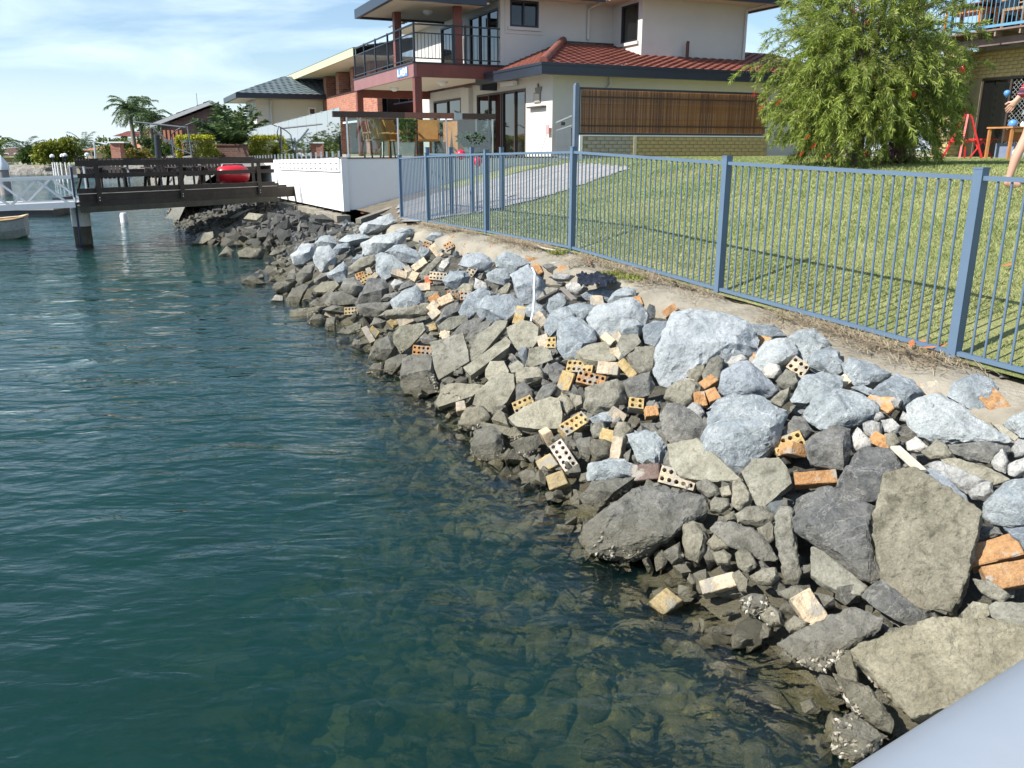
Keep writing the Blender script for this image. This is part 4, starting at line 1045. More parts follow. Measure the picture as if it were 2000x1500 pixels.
fillers()

# oysters crusting the stones along the tide line
def oysters():
    g = random.Random(40); vs, fc = [], []
    for o in list(COL.objects):
        if o.type != 'MESH' or o.get('category') not in ('boulder', 'slab', 'rock', 'lump') or o.scale.x != 1: continue
        L = o.location; s, d = sd(L)
        if L.z > .45 or s > 9.5: continue
        k = 0; me = o.data; want = int(120 * min(1.5, me.polygons and len(me.polygons) / 900) * (2.2 if o.name.startswith('oyster') else 1))
        for _ in range(want * 6):
            if k >= want: break
            p = me.polygons[g.randrange(len(me.polygons))]; P = L + p.center; nr = p.normal
            lim = .17 + .13 * mnoise.noise(P * 3.1)
            if not (-.12 < P.z < lim) or mnoise.noise(P * 4.5) < -.05: continue
            k += 1; a = nr.orthogonal().normalized(); a = Matrix.Rotation(g.uniform(0, 6.28), 3, nr) @ a; b = nr.cross(a); r = g.uniform(.006, .015); e = len(vs); tilt = nr * g.uniform(.2, .9) * r
            vs += [P + a * r * 1.3 + tilt, P + b * r * .8 + tilt * .4, P - a * r * 1.1, P - b * r * .75 + tilt * .3, P + nr * r * .55 + tilt * .5]
            fc += [(e, e + 1, e + 4), (e + 1, e + 2, e + 4), (e + 2, e + 3, e + 4), (e + 3, e, e + 4)]
    m, nt, bs, out = mat_new('oyster_shell'); ge = nt.nodes.new('ShaderNodeNewGeometry')
    nt.links.new(ramp(nt, ge.outputs['Random Per Island'], [(0.0, (.05, .045, .035)), (.45, (.16, .14, .10)), (.8, (.28, .25, .19)), (1.0, (.5, .47, .4))]), bs.inputs['Base Color']); bs.inputs['Roughness'].default_value = .45
    stuff('oyster_shells', to_mesh('oyster_shells', vs, fc, m))
oysters()

# ------------------------------------------------------------------ main house (frame: k away along U, t inland along V)
K = Vector((1.07, 23.1, 0))
def H(k, t, z): return K + U * k + V * t + Z * z
def fb(mb, k0, k1, t0, t1, z0, z1):
    return mb.obox(H((k0 + k1) / 2, (t0 + t1) / 2, (z0 + z1) / 2), U * (k1 - k0) / 2, V * (t1 - t0) / 2, Z * (z1 - z0) / 2)
def onT(px, py, t):                                          # k, z on a water-facing plane
    q = hit(px, py, K + V * t, V) - K; return q.dot(U), q.z
def onK(px, py, k):
    q = hit(px, py, K + U * k, U) - K; return q.dot(V), q.z
def wall_open(mb, axis, c0, c1, a0, a1, z0, z1, ops):        # a wall with real openings: axis 'T' runs along k at t c0..c1, 'K' runs along t
    A = sorted({a0, a1} | {v for o in ops for v in o[:2]}); ZZ = sorted({z0, z1} | {v for o in ops for v in o[2:4]})
    for i in range(len(A) - 1):
        for j in range(len(ZZ) - 1):
            ca, cz = (A[i] + A[i + 1]) / 2, (ZZ[j] + ZZ[j + 1]) / 2
            if not (a0 <= ca <= a1 and z0 <= cz <= z1) or any(o[0] < ca < o[1] and o[2] < cz < o[3] for o in ops): continue
            if axis == 'T': fb(mb, A[i], A[i + 1], c0, c1, ZZ[j], ZZ[j + 1])
            else: fb(mb, c0, c1, A[i], A[i + 1], ZZ[j], ZZ[j + 1])
M_CREAM = flat('cream_render', (0.585, 0.575, 0.53), rough=0.85, var=0.04, scale=1.2, bmp=0.003, bscale=90)
M_SOFF = flat('soffit_paint', (0.68, 0.62, 0.50), rough=0.8, var=0.03, scale=1.0)
M_WHITE_W = flat('white_terrace_paint', (0.78, 0.78, 0.76), rough=0.7, var=0.04, scale=1.0)
M_TIMB = flat('red_brown_timber', (0.165, 0.045, 0.03), rough=0.45, var=0.22, scale=2.5)
M_PURP = flat('stained_fascia', (0.25, 0.105, 0.10), rough=0.4, var=0.12, scale=2)
M_NAVY = flat('dark_navy_gutter', (0.022, 0.03, 0.045), rough=0.35, var=0.05)
M_BLACKM = flat('black_metal', (0.018, 0.022, 0.03), rough=0.4, var=0.05)
M_STEEL = flat('stainless_steel', (0.62, 0.64, 0.66), rough=0.28, var=0.03, metal=1.0)
M_ALU = flat('aluminium', (0.44, 0.47, 0.50), rough=0.5, var=0.04, metal=0.6)
M_BRONZE = flat('bronze_window_frame', (0.05, 0.038, 0.03), rough=0.4)
M_WHITEP = flat('white_plastic', (0.78, 0.79, 0.8), rough=0.4, var=0.03)
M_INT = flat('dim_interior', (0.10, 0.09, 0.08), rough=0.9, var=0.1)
def glass_mat(name, tint, opac, rough=0.02, boost=1.9):
    m, nt, bs, out = mat_new(name); nt.nodes.remove(bs)
    fr = nt.nodes.new('ShaderNodeFresnel'); fr.inputs['IOR'].default_value = 1.52
    gl = nt.nodes.new('ShaderNodeBsdfGlossy'); gl.inputs['Roughness'].default_value = rough
    tr = nt.nodes.new('ShaderNodeBsdfTransparent'); tr.inputs['Color'].default_value = (*tint, 1)
    df = nt.nodes.new('ShaderNodeBsdfDiffuse'); df.inputs['Color'].default_value = (*[c * .1 for c in tint], 1)
    m0 = nt.nodes.new('ShaderNodeMixShader'); m0.inputs[0].default_value = opac; nt.links.new(tr.outputs[0], m0.inputs[1]); nt.links.new(df.outputs[0], m0.inputs[2])
    k = mathn(nt, 'MINIMUM', mathn(nt, 'MULTIPLY', fr.outputs[0], boost), 1.0)
    mx = nt.nodes.new('ShaderNodeMixShader'); nt.links.new(k, mx.inputs[0]); nt.links.new(m0.outputs[0], mx.inputs[1]); nt.links.new(gl.outputs[0], mx.inputs[2]); nt.links.new(mx.outputs[0], out.inputs['Surface'])
    MATS[name] = m; return m
M_GLASS = glass_mat('clear_balustrade_glass', (0.78, 0.90, 0.90), 0.08, boost=2.4)
M_PANE = glass_mat('tinted_window_glass', (0.16, 0.18, 0.18), 0.55)
def tile_mat(name, a, b):
    m, nt, bs, out = mat_new(name); n = tex(nt, 'ShaderNodeTexNoise', 1.4, 6, 0.6); n2 = tex(nt, 'ShaderNodeTexNoise', 9, 5, 0.7)
    c = mix(nt, ramp(nt, n.outputs['Fac'], [(0.3, 0), (0.7, 1)]), a, b); c = mix(nt, ramp(nt, n2.outputs['Fac'], [(0.5, 0), (0.75, .55)]), c, tuple(x * .45 for x in a))
    nt.links.new(c, bs.inputs['Base Color']); bs.inputs['Roughness'].default_value = 0.65; MATS[name] = m; return m
M_RTILE = tile_mat('terracotta_roof_tile', (0.165, 0.052, 0.036), (0.255, 0.084, 0.056))
M_STILE = tile_mat('slate_blue_roof_tile', (0.10, 0.135, 0.15), (0.17, 0.21, 0.22))
M_BTILE = tile_mat('brown_roof_tile', (0.11, 0.07, 0.055), (0.19, 0.12, 0.09))
M_OTILE = tile_mat('orange_roof_tile', (0.45, 0.20, 0.10), (0.60, 0.30, 0.17))
def tile_field(mb, e0, e1, r0, r1, cw=0.3, rl=0.33, amp=0.028, step=0.028):
    """Rolled roof tiles over the plane e0-e1 (eave) to r0-r1 (top): each course laps the one below, each tile rises and dips."""
    e0, e1, r0, r1 = map(Vector, (e0, e1, r0, r1)); nrm = (e1 - e0).cross(r0 - e0).normalized() if (r0 - e0).length > .01 else (e1 - e0).cross(r1 - e0).normalized()
    if nrm.z < 0: nrm = -nrm
    slope = max((r0 - e0).length, (r1 - e1).length, 0.1); rows = max(2, int(round(slope / rl))); wid = max((e1 - e0).length, (r1 - r0).length)
    axis = (e1 - e0).normalized() if (e1 - e0).length > .01 else (r1 - r0).normalized()
    for r in range(rows):
        q0, q1 = r / rows, (r + 1) / rows
        a0, b0 = e0.lerp(r0, q0), e1.lerp(r1, q0); a1, b1 = e0.lerp(r0, q1), e1.lerp(r1, q1)
        L = (b0 - a0).length; n = max(2, int(L / cw * 6)); vs = []
        for i in range(n + 1):
            f = i / n; p0, p1 = a0.lerp(b0, f), a1.lerp(b1, f); ph = (p0 - e0).dot(axis) / cw * 2 * math.pi
            h = amp * (0.5 + 0.5 * math.sin(ph)) ** 1.3
            vs += [p0 + nrm * (h + step), p1 + nrm * h, p0 + nrm * (h - 0.02)]
        fc = []
        for i in range(n): a = 3 * i; fc += [(a, a + 3, a + 4, a + 1), (a + 2, a + 5, a + 3, a)]
        mb.add(vs, fc)
    return mb
def window(parent, axis, c, a0, a1, z0, z1, mats=(None, None), mull=(), depth=0.07, out=-1, sill=False, nm='window'):
    """Frame standing in its opening, one pane per light."""
    fm, pm = mats; w = 0.055; mb = MB()
    def bx(m, p0, p1, q0, q1, d0, d1):
        lo, hi = c + min(d0 * out, d1 * out), c + max(d0 * out, d1 * out)
        if axis == 'T': fb(m, p0, p1, lo, hi, q0, q1)
        else: fb(m, lo, hi, p0, p1, q0, q1)
    bx(mb, a0, a0 + w, z0, z1, -depth, 0.012); bx(mb, a1 - w, a1, z0, z1, -depth, 0.012); bx(mb, a0 + w, a1 - w, z0, z0 + w, -depth, 0.012); bx(mb, a0 + w, a1 - w, z1 - w, z1, -depth, 0.012)
    xs = [a0 + w] + list(mull) + [a1 - w]
    for m_ in mull: bx(mb, m_ - w / 2, m_ + w / 2, z0 + w, z1 - w, -depth, 0.008)
    fr = part(nm, mb, fm, parent)
    for i in range(len(xs) - 1):
        p = MB(); bx(p, xs[i] + (w / 2 if i else 0) + .001, xs[i + 1] - (w / 2 if i < len(xs) - 2 else 0) - .001, z0 + w + .001, z1 - w - .001, -depth * .7, -depth * .7 + 0.008); part('pane', p, pm, fr)
    if sill:
        p = MB(); bx(p, a0 - .08, a1 + .08, z0 - .09, z0 - .003, -0.02, 0.06); part('sill', p, M_CREAM, fr)
    return fr
FL = 2.05; KU, TB, KB = 3.15, -2.79, 10.0
def main_house():
    h = thing('waterfront_house', 'two-storey cream house with timber balcony and red tiled lower roof', 'house', H(3, 3, FL))
    # ground floor walls
    mb = MB(); wall_open(mb, 'T', 0.0, 0.2, 0.0, 11.5, FL, 4.27, [(1.66, 5.33, FL, 3.95), (6.76, 9.53, FL, 3.95)])
    wall_open(mb, 'K', 0.0, 0.2, 0.2, 10.2, FL, 4.27, [(4.6, 6.2, 3.3, 3.86)]); fb(mb, 11.3, 11.5, 0.2, 9, FL, 4.27); fb(mb, 5.7, 6.4, -0.14, -0.003, FL, 4.2)
    part('lower_wall', mb, M_CREAM, h)
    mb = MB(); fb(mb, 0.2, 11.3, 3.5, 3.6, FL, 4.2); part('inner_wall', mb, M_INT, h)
    window(h, 'T', 0.0, 1.66, 5.33, FL, 3.95, (M_BRONZE, M_PANE), (2.42, 3.3, 3.42, 4.35), nm='sliding_door')
    window(h, 'T', 0.0, 6.76, 9.53, FL, 3.95, (M_BRONZE, M_PANE), (8.1,), nm='sliding_door')
    window(h, 'K', 0.0, 4.6, 6.2, 3.3, 3.86, (M_BRONZE, M_PANE), (5.4,))
    # upper walls
    mb = MB(); wall_open(mb, 'K', KU, KU + .2, 0.0, 3.62, 4.55, 6.5, [(0.18, 1.1, 5.74, 6.46)])
    wall_open(mb, 'T', 0.0, 0.2, KU + .2, 11.5, 4.64, 6.5, [(3.6, 5.9, 4.66, 6.3), (6.5, 8.6, 4.66, 6.3)])
    wall_open(mb, 'T', 3.62, 3.82, 1.45, KU + .2, 4.85, 6.5, [(1.68, 2.6, 5.36, 6.4)])
    fb(mb, 1.45, 1.65, 3.82, 7.4, 4.75, 6.5); fb(mb, 1.65, 8, 7.2, 7.4, 4.75, 6.5); fb(mb, KU, KU + .12, -0.12, -0.003, 4.64, 6.5)
    part('upper_wall', mb, M_CREAM, h)
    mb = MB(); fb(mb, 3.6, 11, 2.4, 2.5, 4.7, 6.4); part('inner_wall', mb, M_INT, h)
    w = window(h, 'K', KU, 0.18, 1.1, 5.74, 6.46, (M_BLACKM, M_PANE), (0.62,), sill=True)
    mb = MB()
    for i in range(9): fb(mb, KU + .1, KU + .112, 0.66, 1.04, 5.80 + i * .07, 5.855 + i * .07)
    part('blind', mb, M_WHITEP, w)
    mb = MB(); fb(mb, KU - .02, KU - .002, 0.02, 0.175, 5.55, 6.5); fb(mb, KU - .02, KU - .002, 1.105, 1.25, 5.55, 6.5); fb(mb, KU - .02, KU - .002, 0.176, 1.104, 5.55, 5.645); part('window_surround', mb, M_CREAM, h)
    window(h, 'T', 3.62, 1.68, 2.6, 5.36, 6.4, (M_BLACKM, M_PANE), (), sill=True)
    window(h, 'T', 0.0, 3.6, 5.9, 4.66, 6.3, (M_BLACKM, M_PANE), (4.4, 5.1), nm='balcony_door'); window(h, 'T', 0.0, 6.5, 8.6, 4.66, 6.3, (M_BLACKM, M_PANE), (7.5,), nm='balcony_door')
    # lower tiled roof
    ez = 4.40; A = H(-.55, -.55, ez); B = H(3.85, -.55, ez); C = H(-.55, 9.9, ez); AP = H(KU, 1.94, 5.38); TR = H(KU, 9.9, 5.38)
    mb = MB(); tile_field(mb, A, C, AP, TR); part('roof', mb, M_RTILE, h, smooth=40)
    mb = MB(); tile_field(mb, B, A, AP, AP); part('roof', mb, M_RTILE, h, smooth=40)
    mb = MB(); mb.tube([A + Z * .06, AP + Z * .07], 0.11, 8); part('hip_cap', mb, M_RTILE, h, smooth=50)
    mb = MB(); fb(mb, KU - .13, KU - .002, 1.94, 3.62, 5.36, 5.42); part('flashing', mb, M_NAVY, h)
    mb = MB(); fb(mb, -.64, -.5, -.64, 9.95, 4.14, 4.42); fb(mb, -.5, 3.85, -.64, -.5, 4.14, 4.42); fb(mb, 3.7, 3.85, -.5, .0, 4.0, 4.38); fb(mb, -.66, -.45, -.66, 9.96, 4.36, 4.425); fb(mb, -.45, 3.87, -.66, -.45, 4.36, 4.425); part('gutter', mb, M_NAVY, h)
    mb = MB(); fb(mb, -.5, -.003, -.5, 9.9, 4.22, 4.25); fb(mb, -.003, 3.7, -.5, -.003, 4.22, 4.25); part('soffit', mb, M_SOFF, h)
    mb = MB(); tile_field(mb, H(6.0, 7.5, 4.9), H(6.0, 14, 4.9), H(10, 7.5, 6.0), H(10, 14, 6.0)); part('roof', mb, M_RTILE, h, smooth=40)
    mb = MB(); fb(mb, 6.1, 9.8, 7.6, 13.9, FL, 4.85); part('rear_wing', mb, M_CREAM, h)
    # upper roof
    mb = MB(); fb(mb, 1.45 - .75, 12.2, 3.0, 8.15, 6.5, 6.54); fb(mb, KU - .7, 12.2, -.7, 3.0, 6.5, 6.54); fb(mb, KU - .55, 6.3, -3.45, -.7, 6.2, 6.24); part('upper_soffit', mb, M_SOFF, h)
    mb = MB(); fb(mb, .58, .7, 2.9, 8.27, 6.46, 6.72); fb(mb, .7, 12.2, 8.15, 8.27, 6.46, 6.72); fb(mb, KU - .82, KU - .7, -.82, 2.9, 6.46, 6.72); fb(mb, KU - .67, 6.42, -3.57, -3.45, 6.14, 6.40); fb(mb, KU - .67, KU - .55, -3.45, -.82, 6.14, 6.4); fb(mb, 6.3, 6.42, -3.45, -.7, 6.14, 6.4); part('upper_gutter', mb, M_NAVY, h)
    mb = MB(); tile_field(mb, H(.6, 2.9, 6.7), H(.6, 8.2, 6.7), H(4.0, 5.4, 7.9), H(4.0, 5.7, 7.9)); tile_field(mb, H(KU - .8, -.8, 6.7), H(KU - .8, 2.9, 6.7), H(7, 4, 7.9), H(7, 5.4, 7.9)); tile_field(mb, H(12.2, -.8, 6.7), H(KU - .8, -.8, 6.7), H(8, 4, 7.9), H(7, 4, 7.9)); tile_field(mb, H(6.4, -3.5, 6.38), H(KU - .6, -3.5, 6.38), H(6.4, -.7, 7.0), H(KU - .6, -.7, 7.0)); tile_field(mb, H(.6, 8.2, 6.7), H(12, 8.2, 6.7), H(4, 5.7, 7.9), H(8, 5.7, 7.9))
    part('upper_roof', mb, M_BTILE, h, smooth=40)
    # balcony
    mb = MB(); fb(mb, KU, KB, TB, TB + .09, 4.27, 4.63); part('balcony_fascia', mb, M_PURP, h)
    mb = MB(); fb(mb, KU, KU + .09, TB + .092, -.003, 4.27, 4.63); part('balcony_beam', mb, M_TIMB, h); mb = MB(); fb(mb, KB - .1, KB, TB + .092, -.003, 4.05, 4.6); part('balcony_beam', mb, M_TIMB, h)
    mb = MB(); fb(mb, KU - .03, KB + .03, TB - .03, -.003, 4.632, 4.67); part('balcony_floor', mb, M_BLACKM, h)
    mb = MB(); fb(mb, KU + .092, KB - .102, TB + .092, -.15, 4.32, 4.35); part('balcony_ceiling', mb, M_SOFF, h)
    for k, t, z0, z1 in ((KU + .14, TB + .14, FL, 4.268), (KB - .14, TB + .14, FL, 4.268), (KU + .14, -1.4, 4.672, 6.198), (5.05, TB + .14, 4.672, 6.198)):
        mb = MB(); fb(mb, k - .105, k + .105, t - .105, t + .105, z0, z1); part('timber_column', mb, M_TIMB, h)
    pk = [KU + .05, 4.45, 5.8, 7.2, 8.6, KB - .05]
    mb = MB(); fb(mb, KU + .03, KB, TB + .03, TB + .07, 5.64, 5.68); fb(mb, KU + .03, KB, TB + .035, TB + .065, 5.42, 5.45); fb(mb, KU + .03, KB, TB + .035, TB + .065, 4.76, 4.79)
    fb(mb, KU + .03, KU + .07, TB + .071, -.05, 5.64, 5.68); fb(mb, KU + .035, KU + .065, TB + .071, -.05, 5.42, 5.45); fb(mb, KU + .035, KU + .065, TB + .071, -.05, 4.76, 4.79); rl = part('balcony_railing', mb, M_BLACKM, h)
    for k in pk: mb = MB(); fb(mb, k - .025, k + .025, TB + .025, TB + .075, 4.672, 5.70); part('post', mb, M_BLACKM, rl)
    for t in (-1.55, -1.2, -.07): mb = MB(); fb(mb, KU + .025, KU + .075, t - .025, t + .025, 4.672, 5.70); part('post', mb, M_BLACKM, rl)
    b0 = to_mesh('baluster', (m := MB().box(-.008, .008, -.008, .008, 0, .63)).v, m.f, M_BLACKM)
    for i in range(1, 62): piece('baluster', b0, rl, H(KU + .05 + i * .112, TB + .05, 4.79))
    for i in range(1, 26): piece('baluster', b0, rl, H(KU + .05, TB + .05 + i * .106, 4.79))
    # fittings
    for pts in ([H(-.06, 1.72, 4.2), H(-.06, 1.72, 3.96), H(-.05, 1.6, 3.86), H(-.05, 1.6, FL)], [H(KU - .4, 2.95, 6.49), H(KU - .06, 2.76, 6.34), H(KU - .06, 2.76, 5.5)], [H(1.0, 7.7, 6.49), H(1.39, 7.3, 6.35), H(1.39, 7.3, 4.95)]):
        mb = MB(); mb.tube(pts, .045, 8); part('downpipe', mb, M_CREAM, h, smooth=40)
    mb = MB(); mb.tube([H(1.25, 5.1, 4.75), H(1.25, 5.1, 5.32), H(1.25, 5.12, 5.36)], .05, 8); part('vent_pipe', mb, flat('rusty_pipe', (.10, .035, .025), .6), h, smooth=40)
    mb = MB(); fb(mb, 2.1, 3.0, -.2, -.06, 4.06, 4.17); part('strip_light', mb, M_WHITEP, h)
    for k, t in ((5.2, -1.2), (8.4, -1.8)): mb = MB(); mb.tube([H(k, t, 4.32), H(k, t, 4.27), H(k, t, 4.2)], [.17, .16, .06], 12); part('ceiling_light', mb, M_WHITEP, h, smooth=50)
    mb = MB(); mb.tube([H(4.4, -1.9, 6.2), H(4.4, -1.9, 6.14), H(4.4, -1.9, 6.08)], [.16, .15, .06], 12); part('ceiling_light', mb, M_WHITEP, h, smooth=50)
    # small boat-shaped ornament, framed plaque, shelf on the corner pier
    k0, z0 = onT(1046, 176, -.02); k1, _ = onT(1058, 176, -.02); w_ = k0 - k1; kc = (k0 + k1) / 2
    mb = MB(); mb.prism([H(kc + w_ * a, -.003, z0 + b) for a, b in ((-.5, .07), (-.35, -.06), (.4, -.06), (.5, .06), (.2, .05), (.08, .17), (-.04, .06))], -V * .04); part('boat_ornament', mb, flat('grey_driftwood', (.22, .2, .17), .8), h)
    k0, z0 = onT(1049, 190, -.02); mb = MB(); fb(mb, k0 - .2, k0 + .2, -.03, -.003, z0 - .14, z0 + .12); pq = part('plaque', mb, flat('plaque_frame', (.25, .22, .18), .6), h); mb = MB(); fb(mb, k0 - .16, k0 + .16, -.036, -.031, z0 - .11, z0 + .09); part('plaque_face', mb, flat('plaque_face', (.5, .47, .4), .6, .3, 30), pq)
    k0, z0 = onT(1048, 209, -.05); mb = MB(); fb(mb, k0 - .5, k0 + .5, -.12, -.003, z0 - .02, z0 + .02); part('shelf', mb, M_BRONZE, h)
    # house number board on the balcony fascia
    k0, z0 = onT(797, 140, TB); k1, z1 = onT(777, 143, TB); k0, k1 = min(k0, k1), max(k0, k1); mb = MB(); fb(mb, k0, k1, TB - .02, TB - .002, 4.33, 4.58); nb = part('number_board', mb, flat('blue_board', (.12, .25, .5), .4), h)
    mb = MB(); L = k1 - k0
    def seg(a, b, c, d): fb(mb, k1 - L * b, k1 - L * a, TB - .028, TB - .021, 4.33 + .25 * c, 4.33 + .25 * d)
    for a, b, c, d in ((.06, .13, .15, .9), (.13, .26, .15, .3), (.34, .5, .2, .8), (.56, .62, .1, .9), (.62, .72, .1, .22), (.62, .72, .44, .56), (.62, .72, .78, .9), (.73, .79, .16, .48), (.73, .79, .52, .84), (.86, .95, .3, .95)): seg(a, b, c, d)
    part('board_marks', mb, M_WHITEP, nb)
    return h
main_house()

# ------------------------------------------------------------------ terrace, side gate, bamboo screen
TS, TD = 16.1, -0.33                                         # terrace corner along and across the wall
def T(s, d, z): return fs(s, d, z)
def tbx(mb, s0, s1, d0, d1, z0, z1): return mb.obox(T((s0 + s1) / 2, (d0 + d1) / 2, (z0 + z1) / 2), U * (s1 - s0) / 2, V * (d1 - d0) / 2, Z * (z1 - z0) / 2)
mb = MB(); tbx(mb, 24.2, 150, 2.0, 90, 1.2, 2.0); struct('garden_ground', to_mesh('garden_ground', mb.v, mb.f, MATS.get('turf_soil') or flat('garden_turf', (.16, .2, .06), .9, .3, 2)))
def W(l, n, z): return C0 + WD * l + WN * n + Z * (z - .0165 * max(l, 0))
def wbx(mb, l0, l1, n0, n1, z0, z1):
    vs = [W(l, n, z) for z in (z0, z1) for n in (n0, n1) for l in (l0, l1)]
    return mb.add(vs, [(0, 2, 3, 1), (4, 5, 7, 6), (0, 1, 5, 4), (2, 6, 7, 3), (0, 4, 6, 2), (1, 3, 7, 5)])
mb = MB(); mb.prism([W(.2, .15, 0) + Z * (2.045 + .0033), C0 + WD * 16 + WN * .15 + Z * 2.045, T(60, 30, 2.045), T(TS + .15, 30, 2.045)], Z * -.9)
for v in mb.v: v.z = 2.045 if v.z > 1.9 else 1.15
struct('terrace_floor', to_mesh('terrace_floor', mb.v, mb.f, flat('terrace_paving', (.36, .33, .29), .8, .12, 2)))
def terrace_wall():
    w = thing('terrace_wall', 'smooth white retaining wall of the terrace standing on timber sleepers above the rocks', 'wall', W(3, 0, .95))
    mb = MB(); wbx(mb, 0, 16, 0, .148, .9, 2.11); part('water_face', mb, M_WHITE_W, w)
    mb = MB(); tbx(mb, TS, TS + .15, TD + .12, 6.2, .93, 2.1); part('side_face', mb, M_WHITE_W, w)
    mb = MB(); tbx(mb, TS - .02, TS + .17, TD - .02, 6.2, 2.102, 2.125); part('capping', mb, M_BLACKM, w)
    mb = MB(); wbx(mb, .1, 8.1, -.03, -.003, 1.80, 2.09); sb = part('bolt_strip', mb, flat('strip_white', (.70, .71, .69), .5), w)
    bm_ = MB(); bm_.tube([(0, 0, 0), -WN * .035], .028, 8); bme = to_mesh('bolt', bm_.v, bm_.f, M_STEEL, True)
    for i in range(14):
        for z in (1.88, 2.01): piece('bolt', bme, sb, W(.3 + i * .585, -.03, z))
    for i in range(7):
        mb = MB(); wbx(mb, .2 + i * .95, .28 + i * .95, .002, .1, .81, .899); part('packer', mb, M_BLACKM, w)
    return w
terrace_wall()
M_SLEEP = flat('weathered_sleeper', (.23, .21, .17), .9, .35, 3, bmp=.01, bscale=30)
def sleepers():
    t = thing('sleeper_edge', 'weathered timber sleepers and concrete ledge under the white terrace wall', 'timber edging', T(18, TD - .1, .8))
    for s0, s1, d0, z0 in ((-.2, 2.3, -.22, .67), (2.32, 4.9, -.2, .68), (4.92, 7.4, -.23, .67)):
        mb = MB(); wbx(mb, s0, s1, d0, .1, z0, z0 + .15); part('sleeper', mb, M_SLEEP, t)
    mb = MB(); wbx(mb, -.8, 7.4, -.4, .1, .42, .665); part('ledge', mb, M_CAP, t)
    for s, z, m in ((15.75, .86, 'red'), (15.5, .8, 'cream'), (15.3, .74, 'orange')):
        b = brick_mesh(5, False, False, BRICKM[m], random.Random(3)); o = link('brick', b, None, T(s, -.05 + (16 - s) * .5, z + .04)); o.rotation_euler = (0, 0, R(115)); o['category'] = 'brick'; o['label'] = f'{m} brick lying at the foot of the grey side of the terrace wall'; o['group'] = 'bricks beside the terrace wall'
    mb = MB(); p0, p1 = hit(700, 432, T(15.2, 0, .9), Z), hit(783, 402, T(15.6, 0, 1.05), Z); mb.bar(p0, p1, .12, .1); solo('plank', mb, M_SLEEP, 'grey plank sloping up beside the terrace wall to the fence end', 'plank')
    mb = MB(); a, b = hit(785, 404, T(TS - .05, 0, 0), U), hit(1112, 318, T(TS - .05, 0, 0), U)
    mb.bar(a + Z * .03, b + Z * .03, .06, .09); solo('skirting_board', mb, flat('pale_board', (.55, .5, .42), .8, .2, 4), 'pale board running up the slope along the foot of the terrace side wall', 'board')
sleepers()
def glass_fence():
    t = thing('glass_fence', 'frameless glass fence on top of the white terrace wall with steel spigots', 'fence', W(5, .05, 2.1))
    ks = [.05 + i * 1.27 for i in range(13)]
    for a, b in zip(ks, ks[1:]):
        mb = MB(); wbx(mb, a + .01, b - .01, .04, .052, 2.14, 3.23); p = part('glass_panel', mb, M_GLASS, t)
        for f in (.25, .75):
            s = a + (b - a) * f; mb = MB(); wbx(mb, s - .025, s + .025, .02, .072, 2.112, 2.28); part('spigot', mb, M_STEEL, p)
        s = (a + b) / 2; mb = MB(); wbx(mb, s - .06, s + .06, .025, .067, 3.215, 3.245); part('clamp', mb, M_STEEL, p)
    return t
glass_fence()
def side_balustrade():
    t = thing('balustrade', 'glass balustrade with thick timber handrail and steel posts at the terrace edge', 'balustrade', T(TS, 1.5, 2.1))
    d0, d1 = TD + .08, 3.6
    mb = MB(); tbx(mb, TS + .0, TS + .11, d0 - .2, d0 + 1.5, 3.02, 3.15); part('handrail', mb, flat('dark_handrail', (.06, .035, .025), .5, .2, 3), t)
    mb = MB(); tbx(mb, TS + .0, TS + .11, d0 + 1.503, d1 - .9, 3.02, 3.15); part('handrail', mb, flat('mid_handrail', (.22, .09, .06), .5, .2, 3), t)
    mb = MB(); tbx(mb, TS + .0, TS + .11, d1 - .898, d1, 3.02, 3.15); part('handrail', mb, MATS['dark_handrail'], t)
    mb = MB(); tbx(mb, TS - .02, TS + .13, d1 - 1.1, d1 - .902, 3.0, 3.155); part('rail_bracket', mb, M_ALU, t)
    for i in range(4):
        d = d0 + .12 + i * (d1 - d0 - .2) / 3; mb = MB(); mb.tube([T(TS + .05, d, 2.1), T(TS + .05, d, 3.02)], .026, 10); part('post', mb, M_STEEL, t, smooth=50)
        mb = MB(); mb.tube([T(TS + .05, d, 2.126), T(TS + .05, d, 2.2)], .045, 10); part('post_base', mb, M_STEEL, t, smooth=50)
        if i < 3: mb = MB(); tbx(mb, TS + .045, TS + .055, d + .04, d + (d1 - d0 - .2) / 3 - .04, 2.15, 3.0); part('glass_panel', mb, M_GLASS, t)
side_balustrade()
# brick wall with bamboo screen
M_YBR = flat('yellow_brick_clay', (.42, .32, .15), .85, .2, 5, bmp=.002); M_GBR = flat('grey_brick_clay', (.34, .31, .25), .85, .18, 5, bmp=.002); M_MORT = flat('mortar_joint', (.33, .28, .18), .95, .15, 8)
def brick_wall(parent, axis, c, a0, a1, z0, z1, mat, out=-1, bl=.23, bh=.076, j=.01, depth=.05, limit=290, nm='brick', split=None):
    """Single bricks laid in stretcher bond on the face c; returns how many."""
    m = MB(); L, Hh = (bl - 0) / 2, bh / 2
    ax = U if axis == 'T' else V; nx = V if axis == 'T' else U
    m.obox((0, 0, 0), ax * (L - j / 2), nx * depth / 2, Z * Hh); me = to_mesh(nm, m.v, m.f, mat); me2 = None
    if split: me2 = to_mesh(nm, m.v, m.f, split[1])
    n = 0; r = 0; z = z0 + j; rng = random.Random(int(abs(a0 * 100)))
    while z + bh <= z1 + .001:
        a = a0 + (bl / 2 if r % 2 == 0 else bl)
        while a + bl / 2 <= a1 + .001 and n < limit:
            o_ = out * (depth / 2 - .012 + rng.uniform(-.002, .002))
            P = H(a, c + o_, z + Hh) if axis == 'T' else H(c + o_, a, z + Hh)
            piece(nm, me2 if split and a < split[0] else me, parent, P); n += 1; a += bl
        z += bh + j; r += 1
    return n
